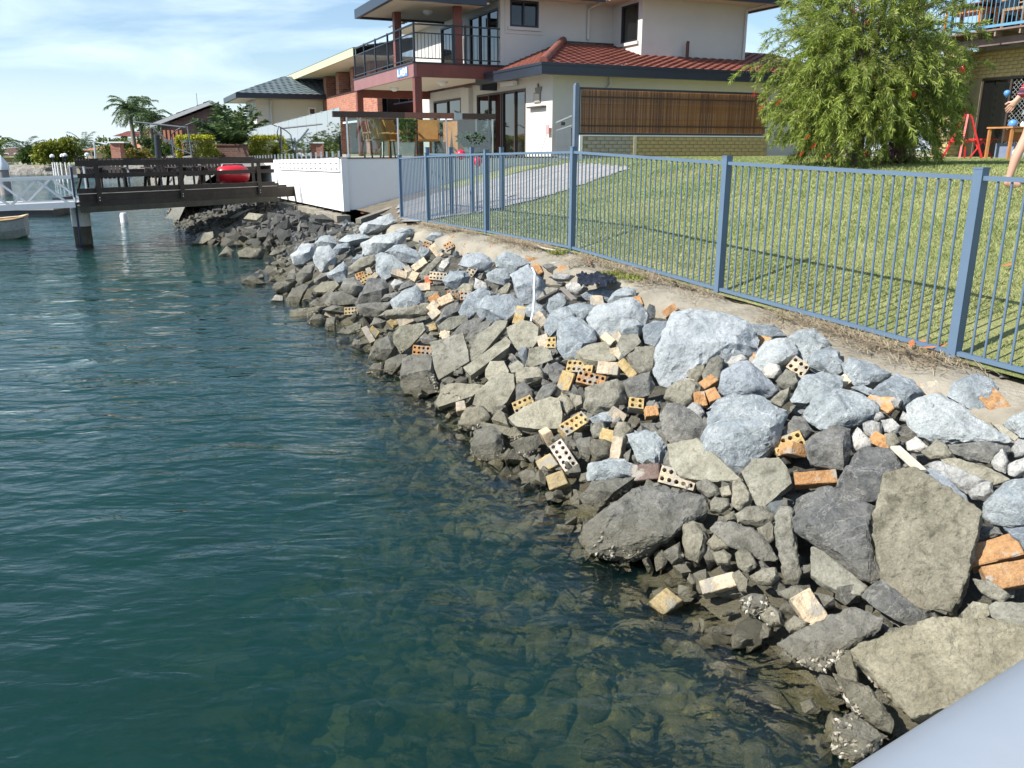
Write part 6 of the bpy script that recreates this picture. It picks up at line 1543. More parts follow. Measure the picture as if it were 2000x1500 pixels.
# ------------------------------------------------------------------ person walking off to the right
def skin_body(name, pts, edges, mat, parent, root=0, lvl=2):
    off = origin_of(parent); me = bpy.data.meshes.new(name); me.from_pydata([tuple(Vector(p[0]) - off) for p in pts], edges, []); o = link(name, me, parent)
    sm = o.modifiers.new('skin', 'SKIN'); sm.use_smooth_shade = True; lay = me.skin_vertices[0].data
    for i, p in enumerate(pts): lay[i].radius = (p[1], p[2] if len(p) > 2 else p[1]); lay[i].use_root = (i == root)
    ss = o.modifiers.new('sub', 'SUBSURF'); ss.levels = lvl; ss.render_levels = lvl; me.materials.append(mat); return o
def person():
    foot = ground_at(1961, 366, lawn_surf); sc_ = .92; c = foot + Vector((.25, .03, 0)); c.z = lawn_surf(c)
    t = thing('person', 'barefoot person in red plaid shirt and grey shorts striding out of the picture', 'person', c)
    fw = Vector((.97, -.24, 0)).normalized(); sd_ = Vector((fw.y, -fw.x, 0))       # facing right; sd_ points to their right (towards us)
    def P(f, s, z): return c + fw * f * sc_ + sd_ * s * sc_ + Z * z * sc_
    skin = flat('skin', (.52, .30, .22), .5, .06, 4); fz = (foot.z - c.z) / sc_
    back = (foot - c); bf, bs = back.dot(fw) / sc_, back.dot(sd_) / sc_
    pts = [(P(0, 0, .92), .13, .10), (P(.01, 0, 1.10), .125, .09), (P(.03, 0, 1.30), .15, .095), (P(.04, 0, 1.45), .085, .07), (P(.06, 0, 1.55), .05), (P(.075, 0, 1.62), .072, .085), (P(.08, 0, 1.70), .075, .092), (P(.075, 0, 1.77), .05, .06),
           (P(-.03, .09, .84), .088), (P(bf * .48 + .02, .10, .50 + .02), .056), (P(bf * .72, .10, .28), .052), (P(bf + .035, bs, .095 + fz), .034), (P(bf + .01, bs, .045 + fz), .036, .03), (P(bf + .10, bs + .01, .028 + fz), .042, .022), (P(bf + .165, bs + .015, .016 + fz), .036, .014),
           (P(.05, -.09, .84), .088), (P(.24, -.10, .50), .056), (P(.22, -.10, .30), .05), (P(.26, -.10, .09), .034), (P(.25, -.10, .045), .036, .03), (P(.34, -.10, .028), .042, .022), (P(.41, -.10, .018), .036, .014),
           (P(.03, .17, 1.40), .06), (P(-.14, .24, 1.16), .046), (P(-.25, .25, .99), .036), (P(-.30, .23, .91), .027), (P(-.33, .225, .86), .036, .018),
           (P(.05, -.17, 1.40), .06), (P(.10, -.24, 1.15), .046), (P(.22, -.25, 1.0), .034), (P(.27, -.24, .95), .026), (P(.30, -.24, .92), .036, .018)]
    ed = [(0, 1), (1, 2), (2, 3), (3, 4), (4, 5), (5, 6), (6, 7), (0, 8), (8, 9), (9, 10), (10, 11), (11, 12), (12, 13), (13, 14), (0, 15), (15, 16), (16, 17), (17, 18), (18, 19), (19, 20), (20, 21), (2, 22), (22, 23), (23, 24), (24, 25), (25, 26), (2, 27), (27, 28), (28, 29), (29, 30), (30, 31)]
    h0 = Vector(pts[26][0]); dn = (Vector(pts[26][0]) - Vector(pts[25][0])).normalized(); ac = fw * .9 + Z * .1
    for hb, sgn in ((26, 1), (31, 1)):
        h0 = Vector(pts[hb][0]); dn = (h0 - Vector(pts[hb - 1][0])).normalized(); wdv = dn.cross(sd_).normalized()
        for q, ln in ((-.03, .075), (-.01, .085), (.01, .08), (.03, .062)):
            i0 = len(pts); a = h0 + wdv * q * sc_ + dn * .03; pts.append((a, .0095)); pts.append((a + dn * ln * .5 * sc_ - sd_ * .006, .0088)); pts.append((a + dn * ln * .85 * sc_ - sd_ * .028, .0075)); ed += [(hb, i0), (i0, i0 + 1), (i0 + 1, i0 + 2)]
        i0 = len(pts); a = h0 + wdv * .03 - dn * .005; pts.append((a + wdv * .018 + dn * .012 - sd_ * .01, .0105)); pts.append((a + wdv * .03 + dn * .05 - sd_ * .02, .009)); ed += [(hb, i0), (i0, i0 + 1)]
    skin_body('body', pts, ed, skin, t)
    # plaid shirt with sleeves to the wrist, shorts, hair
    m, nt, bs, out = mat_new('red_plaid'); tcn = nt.nodes.new('ShaderNodeTexCoord'); cc = (.50, .03, .035)
    def bands(axis, f, col, c0, th):
        s_ = nt.nodes.new('ShaderNodeSeparateXYZ'); nt.links.new(tcn.outputs['Object'], s_.inputs[0])
        w_ = mathn(nt, 'FRACT', mathn(nt, 'MULTIPLY', s_.outputs[axis], f)); k_ = mathn(nt, 'LESS_THAN', w_, th); return mix(nt, mathn(nt, 'MULTIPLY', k_, .75), c0, col)
    cc = bands(2, 9, (.02, .02, .05), cc, .3); cc = bands(0, 9, (.02, .02, .05), cc, .25); cc = bands(2, 18, (.65, .4, .4), cc, .08); nt.links.new(cc, bs.inputs['Base Color']); bs.inputs['Roughness'].default_value = .9
    sp = [(p[0], p[1] + .018, (p[2] if len(p) > 2 else p[1]) + .018) for p in (pts[0], pts[1], pts[2], pts[3], pts[22], pts[23], pts[24], pts[27], pts[28], pts[29], (Vector(pts[24][0]).lerp(Vector(pts[25][0]), .8), .03))]
    skin_body('shirt', sp, [(0, 1), (1, 2), (2, 3), (2, 4), (4, 5), (5, 6), (2, 7), (7, 8), (8, 9), (6, 10)], m, t)
    sh = [(Vector(pts[0][0]) + Z * .03, .15, .12), (pts[8][0], .11), (Vector(pts[8][0]).lerp(Vector(pts[9][0]), .75), .095), (pts[15][0], .11), (Vector(pts[15][0]).lerp(Vector(pts[16][0]), .75), .095)]
    skin_body('shorts', sh, [(0, 1), (1, 2), (0, 3), (3, 4)], flat('grey_cotton', (.22, .24, .27), .9, .1, 20), t)
    hr = [(P(.05, 0, 1.74), .088, .098), (P(.05, 0, 1.80), .07, .075), (P(.0, 0, 1.68), .07, .06)]; skin_body('hair', hr, [(0, 1), (0, 2)], flat('brown_hair', (.06, .035, .02), .6, .2, 40), t)
    mb = MB(); mb.tube([P(.165, 0, 1.675), P(.19, 0, 1.645), P(.165, 0, 1.635)], [.008, .016, .012], 6); part('nose', mb, skin, t, smooth=60)
    for s in (-.032, .032): mb = MB(); mb.tube([P(.155, s, 1.685), P(.166, s, 1.685)], [.014, .010], 8); part('eye', mb, flat('eye_dark', (.03, .02, .02), .2), t)
    for s in (-.082, .082): mb = MB(); mb.tube([P(.06, s, 1.69), P(.055, s * 1.1, 1.665), P(.065, s, 1.64)], [.012, .02, .01], 6); part('ear', mb, skin, t, smooth=60)
    mb = MB(); mb.tube([P(.158, -.022, 1.60), P(.168, 0, 1.60), P(.158, .022, 1.60)], .006, 6); part('mouth', mb, flat('lips', (.4, .13, .11), .5), t)
person()

# ------------------------------------------------------------------ timber jetty, its clutter, the gangway, pontoon and dinghy
JA = Vector((-10.6, 19.3, 0)); JB = Vector((-7.0, 24.0, 0)); JE = (JB - JA).normalized(); JN = U.copy()                  # the jetty runs out askew from the wall line
def J(e, n, z): return JA + JE * e + JN * n + Z * z
def jb(mb, e0, e1, n0, n1, z0, z1): return mb.obox(J((e0 + e1) / 2, (n0 + n1) / 2, (z0 + z1) / 2), JE * (e1 - e0) / 2, JN * (n1 - n0) / 2, Z * (z1 - z0) / 2)
M_JET = flat('dark_jetty_timber', (.04, .030, .023), .75, .35, 2.5, bmp=.006, bscale=25, dirt=(.07, .06, .045))
M_JET2 = flat('weathered_jetty_beam', (.085, .076, .055), .85, .3, 2.0, bmp=.006, bscale=25, dirt=(.06, .055, .045))
def jetty():
    t = thing('jetty', 'dark timber jetty with rail fence reaching out over the water', 'jetty', J(3, 1.5, 1.2))
    e0, e1 = .72, 6.36
    for z0, z1, m in ((.86, 1.0, M_JET2), (1.003, 1.13, M_JET), (1.133, 1.275, M_JET)):
        mb = MB(); jb(mb, e0, e1, 0, .05, z0, z1); part('fascia_board', mb, m, t)
    for n in range(20): mb = MB(); jb(mb, e0, e1, .06 + n * .18, .23 + n * .18, 1.24, 1.285); part('deck_board', mb, M_JET, t)
    mb = MB(); jb(mb, e0, e1, -.012, .058, 1.287, 1.297); part('edge_strip', mb, flat('pale_edge', (.45, .43, .38), .6), t)
    for z0, z1, a in ((1.93, 2.06, .74), (1.66, 1.76, .76), (1.31, 1.42, .70)): mb = MB(); jb(mb, a, 6.3, -.03, .01, z0, z1); part('rail', mb, M_JET, t)
    for e in (1.22, 3.4, 5.78): 
        mb = MB(); jb(mb, e - .06, e + .06, -.075, -.032, 1.08, 1.93); p = part('rail_post', mb, M_JET, t)
        for z in (1.14, 1.2): mb = MB(); mb.tube([J(e, -.076, z), J(e, -.086, z)], .013, 6); part('bolt', mb, M_STEEL, p)
    for n in (.5, 1.8, 3.2): mb = MB(); jb(mb, e0 + .1, e1 + .8, n - .06, n + .06, .95, 1.235); part('joist', mb, M_JET, t)
    far = [(1.93, 2.06), (1.66, 1.76)]
    for z0, z1 in far: mb = MB(); jb(mb, e0, 6.3, 3.7, 3.74, z0, z1); part('rail', mb, M_JET, t)
    for e in (.8, 2.6, 4.4, 6.2): mb = MB(); jb(mb, e - .05, e + .05, 3.742, 3.79, 1.1, 2.06); part('rail_post', mb, M_JET, t)
    c = J(1.15, .75, 0)
    for n in (.75,):
        c = J(.62, 1.5, 0)
        mb = MB(); mb.tube([c + Z * -1.6, c + Z * .949], .205, 20); pl = part('pile', mb, flat('tidal_pile', (.10, .095, .07), .85, .4, 4, bmp=.015, bscale=20), t, smooth=60)
        mb = MB(); mb.tube([c + Z * .45, c + Z * .948], .218, 20); part('pile_sleeve', mb, M_WHITE_W, pl, smooth=60)
    return t
jetty()
M_DKT = flat('black_brown_timber', (.035, .027, .022), .7, .2, 4)
def deck_chair(c, rz, label):
    t = thing('deck_chair', label, 'chair', c, 'dark slatted chairs on the jetty'); Rz = Matrix.Rotation(rz, 3, 'Z'); c = Vector(c)
    def w(x, y, z): return c + Rz @ Vector((x, y, z))
    for i in range(6): x = -.25 + i * .1; mb = MB(); mb.bar(w(x, -.18, .3), w(x, -.48, .78), .075, .02); part('back_slat', mb, M_DKT, t)
    for i in range(5): y = -.15 + i * .11; mb = MB(); mb.bar(w(-.28, y, .33 + i * .012), w(.28, y, .33 + i * .012), .09, .02); part('seat_slat', mb, M_DKT, t)
    for x in (-.3, .3):
        mb = MB(); mb.bar(w(x, .34, 0), w(x, .34, .55), .07, .03); part('leg', mb, M_DKT, t); mb = MB(); mb.bar(w(x, -.45, 0), w(x, -.2, .55), .07, .03); part('leg', mb, M_DKT, t)
        mb = MB(); mb.bar(w(x, -.42, .56), w(x, .4, .56), .11, .025); part('armrest', mb, M_DKT, t)
DZ = 1.286
cc = math.atan2(JE.y, JE.x)
deck_chair(J(1.55, 1.3, DZ), cc + 2.6, 'dark slatted chair at the outer end of the jetty, left of the white-topped table')
deck_chair(J(3.35, 1.3, DZ), cc + 3.14, 'dark slatted chair on the jetty just right of the white-topped table')
deck_chair(J(4.05, 1.35, DZ), cc + 3.3, 'dark slatted chair on the jetty, middle one of the row of three')
deck_chair(J(2.9, .9, DZ), cc + 3.0, 'dark slatted chair on the jetty in front of the pale-topped table')
deck_chair(J(1.2, 2.2, DZ), cc + 3.5, 'dark slatted chair farthest out at the left end of the jetty')
deck_chair(J(4.6, 1.6, DZ), cc + 2.9, 'dark slatted chair on the jetty nearest to the red kayak')
def jetty_table():
    c = J(2.45, 1.8, DZ); t = thing('picnic_table', 'picnic table with pale blue-white top behind the jetty rails', 'table', c)
    mb = MB(); mb.obox(c + Z * .66, JE * .62, JN * .4, Z * .025); part('tabletop', mb, flat('pale_table_top', (.62, .68, .74), .4), t)
    for a in (-.45, .45):
        for s in (-1, 1): mb = MB(); mb.bar(c + JE * a + JN * s * .42, c + JE * a + JN * s * .12 + Z * .63, .05, .03); part('leg', mb, M_ALU, t)
    for s in (-1, 1): mb = MB(); mb.obox(c + JN * s * .68 + Z * .38, JE * .62, JN * .13, Z * .02); part('bench_board', mb, MATS['pale_table_top'], t)
    for s in (-1, 1): mb = MB(); mb.bar(c + JE * .4 * s - JN * .8 + Z * .33, c + JE * .4 * s + JN * .8 + Z * .33, .06, .03); part('cross_bar', mb, M_ALU, t)
jetty_table()
def kayak():
    c = J(5.1, 1.2, DZ + .02); t = thing('kayak', 'red plastic kayak lying on the jetty in front of the white terrace wall', 'kayak', c); d = (JE * .9 + JN * -.2).normalized(); q = Z.cross(d)
    mb = MB(); n = 12; L = .5
    prof = []
    for i in range(n + 1):
        f = i / n * 2 - 1; w = .34 * (1 - abs(f) ** 2.4) ** .6 + .015; hgt = .5 * (1 - abs(f) ** 3) ** .5 + .05; prof.append((f * L, w, hgt))
    for x, w, hg in prof:
        for k in range(10): a = 2 * math.pi * k / 10; mb.v.append(c + d * x + q * w * math.cos(a) + Z * (.3 + hg * .5 * math.sin(a)))
    for i in range(n):
        for k in range(10): a, b = i * 10 + k, i * 10 + (k + 1) % 10; mb.f.append([a, b, b + 10, a + 10])
    mb.f.append(list(range(10))[::-1]); mb.f.append([n * 10 + k for k in range(10)])
    part('hull', mb, flat('red_hull', (.62, .025, .04), .3, .04), t, smooth=50)
    mb = MB(); mb.tube([c + Z * .52 + d * -.3, c + Z * .56 + d * -.28, c + Z * .56 + d * .3, c + Z * .52 + d * .32], .03, 6); part('cockpit_rim', mb, M_BLACKM, t)
kayak()
mb = MB(); mb.bar(J(4.85, 1.1, DZ), J(5.0, 1.5, DZ + .62), .3, .03); solo('timber_board', mb, flat('grey_board', (.36, .34, .31), .8, .2, 6), 'pale grey board leaning on the jetty left of the kayak', 'board')
def gangway():
    t = thing('gangway', 'aluminium truss gangway sloping from the jetty down towards the pontoon', 'gangway', J(.5, .3, 1.05))
    a = J(.62, .05, 0); b = Vector((a.x - 6.4, a.y - 1.5, 0)); d = (b - a).normalized(); n = Vector((-d.y, d.x, 0)); n = n if n.y > 0 else -n; L = (b - a).length
    def G(x, s, z): return a + d * x + n * s + Z * (z - .035 * x)
    for s in (0, 1.2):
        mb = MB(); mb.bar(G(0, s, 1.06), G(L, s, 1.06), .07, .13); part('bottom_chord', mb, M_ALU, t)
        mb = MB(); mb.bar(G(0, s, 1.68), G(L, s, 1.68), .05, .06); part('top_chord', mb, M_ALU, t)
        x = .15; up = False
        while x + .62 < L: 
            mb = MB(); mb.bar(G(x, s, 1.1 if not up else 1.65), G(x + .6, s, 1.65 if not up else 1.1), .04, .05); part('diagonal', mb, M_ALU, t); x += .62; up = not up
    mb = MB(); mb.add([G(0, .04, 1.1), G(L, .04, 1.1), G(L, 1.16, 1.1), G(0, 1.16, 1.1), G(0, .04, 1.06), G(L, .04, 1.06), G(L, 1.16, 1.06), G(0, 1.16, 1.06)], [(0, 1, 2, 3), (7, 6, 5, 4), (0, 4, 5, 1), (1, 5, 6, 2), (2, 6, 7, 3), (3, 7, 4, 0)]); part('walkway', mb, flat('grip_deck', (.4, .42, .44), .7), t)
    for s in (0, 1.2): mb = MB(); mb.bar(G(0, s, 1.1), G(0, s, 1.95), .045, .045); part('end_post', mb, M_ALU, t)
    mb = MB(); mb.bar(G(0, 0, 1.93), G(0, 1.2, 1.93), .045, .045); part('end_bar', mb, M_ALU, t)
    for s in (0, 1.2): mb = MB(); mb.bar(G(2.5, s, 1.9), G(5.0, s, 1.9), .03, .03); part('hand_rail', mb, M_ALU, t)
gangway()
mb = MB(); p0, p1 = atd(138, 325, 19.25), onz(158, 478, -.02); mb.tube([p0, p1 - Z * .3], .028, 8); solo('mooring_pole', mb, flat('violet_grey_pole', (.15, .14, .22), .4), 'slim leaning grey pole from the gangway end down into the water', 'pole', smooth=60)
def pontoon():
    c = Vector((-18.9, 31.2, 0)); t = thing('pontoon', 'low floating pontoon with dark edge at the far left', 'pontoon', c)
    mb = MB(); mb.obox(c + Z * .28, Vector((2.4, .3, 0)), Vector((-.2, 1.5, 0)), Z * .07); part('deck', mb, flat('pontoon_deck', (.5, .47, .42), .8, .15, 3), t)
    mb = MB(); mb.obox(c + Z * .08, Vector((2.35, .3, 0)), Vector((-.2, 1.45, 0)), Z * .129); part('float', mb, M_BLACKM, t)
    mb = MB(); mb.obox(c + Vector((2.3, .2, .3)), Vector((.12, 0, 0)), Vector((0, .6, 0)), Z * .3); part('fender', mb, M_NAVY, t)
pontoon()
def pile(px, py, ytop, ycone, yy, r, label):
    c = onz(px, py, 0); top = atd(px, ytop, c.y).z; cn = atd(px, ycone, c.y).z; t = thing('mooring_pile', label, 'pile', c, 'mooring piles')
    mb = MB(); mb.tube([c - Z * 2, c + Z * top], r, 16); part('shaft', mb, flat('pile_concrete', (.32, .29, .28), .85, .2, 3), t, smooth=60)
    mb = MB(); mb.tube([c + Z * (top - .25), c + Z * (top + .02), c + Z * cn], [r * 1.18, r * 1.18, .02], 16); part('cone_cap', mb, M_WHITEP, t, smooth=40)
pile(13, 380, 322, 303, 44, .27, 'tall mooring pile with white cone cap at the far left')
mb = MB(); c_ = onz(243, 434, 0); mb.tube([c_ - Z * 1, c_ + Z * .22, c_ + Z * .3], [.12, .12, .09], 10); solo('stump', mb, M_WHITE_W, 'short white stump standing in the water under the jetty', 'stump', smooth=50)
def dinghy():
    c = onz(-16, 467, .0) + Vector((0, .3, 0)); t = thing('dinghy', 'old white wooden dinghy with tan interior cut off by the left edge', 'boat', c)
    d = Vector((.93, .36, 0)).normalized(); q = Vector((-d.y, d.x, 0)); st = [(-1.3, .5, .5, .02), (-.7, .58, .47, -.06), (0, .6, .46, -.08), (.5, .5, .5, -.05), (.72, .40, .55, .02)]; sec = []
    def ring(x, w, h, b, sc_): return [c + d * x + q * (w * u * sc_) + Z * (b + (h - b) * v) for u, v in ((-1, 1), (-.92, .5), (-.65, .1), (0, 0), (.65, .1), (.92, .5), (1, 1))]
    mo, mi = MB(), MB()
    for i, (x, w, h, b) in enumerate(st): mo.v += ring(x, w, h, b, 1); mi.v += ring(x * .97, w - .03, h + .001, b + .05, 1)
    for i in range(len(st) - 1):
        for k in range(6): a = i * 7 + k; mo.f.append([a, a + 7, a + 8, a + 1]); mi.f.append([a, a + 1, a + 8, a + 7])
    mo.f.append([(len(st) - 1) * 7 + k for k in range(7)]); mi.f.append([(len(st) - 1) * 7 + k for k in range(7)][::-1]); mo.f.append(list(range(7))[::-1])
    part('hull', mo, flat('flaking_white_hull', (.52, .52, .5), .6, .12, 4, dirt=(.3, .2, .12)), t); part('lining', mi, flat('tan_lining', (.42, .27, .12), .7, .2, 6), t)
    for s, (ia, ib) in ((0, (0, 1)), (1, (0, 1))):
        pts = [c + d * x + q * (w * (1 if s else -1)) + Z * (h + .015) for x, w, h, b in st]; mb = MB(); mb.tube(pts, .028, 6); part('gunwale', mb, flat('gunwale_paint', (.55, .42, .25), .5), t)
    x, w, h, b = st[-1]; mb = MB(); mb.bar(c + d * x + q * w + Z * (h + .015), c + d * x - q * w + Z * (h + .015), .05, .05); part('transom_rail', mb, MATS['gunwale_paint'], t)
    mb = MB(); mb.obox(c + d * .15 + Z * .34, d * .12, q * .5, Z * .015); part('thwart', mb, MATS['tan_lining'], t)
    mb = MB(); mb.bar(c + d * .05 + Z * .1, c + d * -.12 + Z * .85, .04, .04); part('oar', mb, MATS['gunwale_paint'], t)
dinghy()
# handrail of the landing we stand on
def hand_rail():
    a = CAM + ray(1740, 1735) * .66; b = CAM + ray(2420, 1290) * .70
    t = thing('landing_handrail', 'thick pale blue-white handrail crossing the bottom right corner', 'handrail', a)
    d = (b - a); mb = MB(); mb.tube([a - d * .6, a, b, b + d * .8], .084, 40); part('rail', mb, flat('pale_blue_paint_rail', (.205, .235, .28), .4, .05, 4, bmp=.0003, bscale=60), t, smooth=60)
    for f in (-.45, 1.7): mb = MB(); q = a + d * f; mb.tube([q - Z * 1.0, q - Z * .08], .03, 12); part('post', mb, MATS['pale_blue_paint_rail'], t, smooth=60)
hand_rail()

# ------------------------------------------------------------------ neighbours along the canal
M_RBRICK = None
def brick_tex(name, a, b, m_):
    m, nt, bs, out = mat_new(name); g = nt.nodes.new('ShaderNodeNewGeometry'); mp = nt.nodes.new('ShaderNodeSeparateXYZ'); nt.links.new(g.outputs['Position'], mp.inputs[0])
    d = nt.nodes.new('ShaderNodeVectorMath'); d.operation = 'DOT_PRODUCT'; nt.links.new(g.outputs['Position'], d.inputs[0]); d.inputs[1].default_value = tuple(U + V)
    cb = nt.nodes.new('ShaderNodeCombineXYZ'); nt.links.new(d.outputs['Value'], cb.inputs[0]); nt.links.new(mp.outputs[2], cb.inputs[1])
    br = nt.nodes.new('ShaderNodeTexBrick'); br.inputs['Scale'].default_value = 1; br.inputs['Brick Width'].default_value = .24; br.inputs['Row Height'].default_value = .086; br.inputs['Mortar Size'].default_value = .008
    br.inputs['Color1'].default_value = (*a, 1); br.inputs['Color2'].default_value = (*b, 1); br.inputs['Mortar'].default_value = (*m_, 1); nt.links.new(cb.outputs[0], br.inputs['Vector'])
    nt.links.new(br.outputs['Color'], bs.inputs['Base Color']); bs.inputs['Roughness'].default_value = .9; bump(nt, bs, br.outputs['Fac'], -.006); MATS[name] = m; return m
M_RBRICK = brick_tex('red_brickwork', (.33, .11, .07), (.46, .19, .12), (.36, .28, .24)); M_BBRICK = brick_tex('brown_brickwork', (.13, .065, .05), (.20, .10, .075), (.18, .14, .12))
M_EAVE = flat('pale_green_eave', (.50, .50, .33), .6, .05); M_DKWIN = flat('dark_window', (.02, .022, .025), .1, .1)
def red_brick_house():
    h = thing('red_brick_house', 'red brick house with square balcony piers and pale green eave, beyond the cream house', 'house', H(22, 2, 2)); t = -1.0
    mb = MB(); fb(mb, 13.5, 26.0, t, t + .2, 3.72, 4.74); part('balcony_parapet', mb, M_RBRICK, h)
    for k in (25.75, 22.9, 20.2, 17.4, 14.6): mb = MB(); fb(mb, k - .28, k + .28, t - .02, t + .5, 4.742, 5.7); part('brick_pier', mb, M_RBRICK, h)
    for k in (25.75, 20.4, 15.2): mb = MB(); fb(mb, k - .3, k + .3, t, t + .5, 2.0, 3.718); part('brick_pier', mb, M_RBRICK, h)
    mb = MB(); fb(mb, 13.3, 26.0, t + 2.6, t + 2.8, 2.0, 5.7); fb(mb, 25.8, 26.0, t + .5, t + 2.6, 2.0, 5.7); fb(mb, 13.3, 26.0, t + .2, t + 2.6, 3.5, 3.7); part('wall', mb, M_BBRICK, h)
    mb = MB(); fb(mb, 13.3, 13.5, t + 2.8, 9, 2.0, 5.7); part('side_wall', mb, M_RBRICK, h)
    for a, b, z0, z1 in ((15, 17, 2.1, 3.3), (18, 21, 2.1, 3.4), (22, 24.5, 2.1, 3.3), (16, 19, 4.0, 5.5), (21, 24, 4.0, 5.5)): window(h, 'T', t + 2.6, a, b, z0, z1, (M_WHITEP, M_DKWIN), ((a + b) / 2,), depth=-.02)
    for a, b in ((16, 19.8), (21, 25.2)): mb = MB(); fb(mb, a, b, t + .05, t + .2, 3.42, 3.5); part('lintel', mb, M_WHITEP, h)
    mb = MB(); fb(mb, 12.6, 28.9, t - 1.0, t + 3, 5.72, 5.76); part('soffit', mb, M_SOFF, h); mb = MB(); fb(mb, 12.6, 29.0, t - 1.12, t - 1.0, 5.7, 5.98); fb(mb, 28.9, 29.0, t - 1.0, 8, 5.7, 5.98); part('fascia', mb, M_EAVE, h)
    mb = MB(); tile_field(mb, H(29, t - 1.1, 5.97), H(12.6, t - 1.1, 5.97), H(26, 4, 7.3), H(14, 4, 7.3)); part('roof', mb, M_STILE, h, smooth=40)
    # its own low balcony end, showing between the timber columns
    mb = MB(); fb(mb, 13.0, 17.5, .9, 1.0, 3.72, 4.2); part('low_balcony_fascia', mb, M_PURP, h); mb = MB(); fb(mb, 12.98, 17.5, .86, 1.04, 4.202, 4.26); part('balcony_cap', mb, M_WHITEP, h)
    for k in (13.2, 16.9): mb = MB(); fb(mb, k - .12, k + .12, .92, 1.16, 2.0, 3.718); part('timber_column', mb, M_TIMB, h)
    mb = MB(); fb(mb, 12.2, 12.4, -1.2, 4.5, 2.0, 2.75); part('low_wall', mb, M_CREAM, h)
red_brick_house()
def hip_roof(parent, P0, a, b, ax, ay, ez, rz, ov, mat, gut=None, cw=.34, rl=.36):
    """Hip roof on a rectangle: P0 corner, a along ax, b along ay."""
    A = P0 - ax * ov - ay * ov; B = P0 + ax * (a + ov) - ay * ov; C = P0 + ax * (a + ov) + ay * (b + ov); D = P0 - ax * ov + ay * (b + ov)
    m = min(a, b) / 2 + ov
    if a >= b: R0, R1 = A + ax * m + ay * m, B - ax * m + ay * m; fl = ((A, B, R0, R1), (B, C, R1, R1), (C, D, R1, R0), (D, A, R0, R0))
    else: R0, R1 = A + ax * m + ay * m, D + ax * m - ay * m; fl = ((A, B, R0, R0), (B, C, R0, R1), (C, D, R1, R1), (D, A, R1, R0))
    mb = MB()
    for p, q, r, s in fl: tile_field(mb, p + Z * ez, q + Z * ez, r + Z * rz, s + Z * rz, cw, rl, .03, .022)
    part('roof', mb, mat, parent, smooth=40)
    if gut:
        mb = MB()
        for p, q in ((A, B), (B, C), (C, D), (D, A)): mb.bar(p + Z * (ez - .1), q + Z * (ez - .1), .12, .24)
        part('gutter', mb, gut, parent)
        mb = MB(); mb.prism([A + Z * (ez - .2), B + Z * (ez - .2), C + Z * (ez - .2), D + Z * (ez - .2)], Z * .03); part('soffit', mb, M_SOFF, parent)
def box_house(name, label, P0, a, b, ax, ay, z0, ez, rz, wall, roof, gut=None, wins=(), ov=.6, group=None):
    h = thing(name, label, 'house', P0 + ax * a / 2 + ay * b / 2 + Z * z0, group); P0 = Vector((P0.x, P0.y, 0))
    mb = MB(); mb.obox(P0 + ax * a / 2 + ay * b / 2 + Z * (z0 + ez - .21) / 2, ax * a / 2, ay * b / 2, Z * (ez - .21 - z0) / 2); part('wall', mb, wall, h)
    hip_roof(h, P0, a, b, ax, ay, ez, rz, ov, roof, gut)
    for face, u0, u1, w0, w1 in wins:
        o, d, n = (P0, ax, -ay) if face == 'a' else (P0, ay, -ax)
        mb = MB(); c = o + d * (u0 + u1) / 2 + Z * (w0 + w1) / 2; mb.obox(c + n * .02, d * (u1 - u0) / 2, n * .03, Z * (w1 - w0) / 2); fr = part('window', mb, M_WHITEP, h)
        mb = MB(); mb.obox(c + n * .052, d * ((u1 - u0) / 2 - .08), n * .003, Z * ((w1 - w0) / 2 - .08)); part('pane', mb, M_DKWIN, fr)
    return h
P_ = atd(498, 190, 43.0); wh = box_house('white_house', 'white rendered house with slate blue hip roof left of the red brick house', Vector((P_.x, P_.y, 0)), 7.5, 3.6, V, U, 1.9, 4.85, 5.85, flat('white_render', (.68, .66, .6), .85, .04, 1), M_STILE, M_NAVY, (('b', .8, 2.2, 3.0, 4.5), ('a', 2.55, 2.95, 3.4, 4.3)), ov=.95)
mb = MB(); q = Vector((P_.x, P_.y, 0)) + V * .72 - U * .07; mb.tube([q + Z * 4.6, q + Z * 1.9], .06, 8); part('downpipe', mb, M_CREAM, wh, smooth=60)
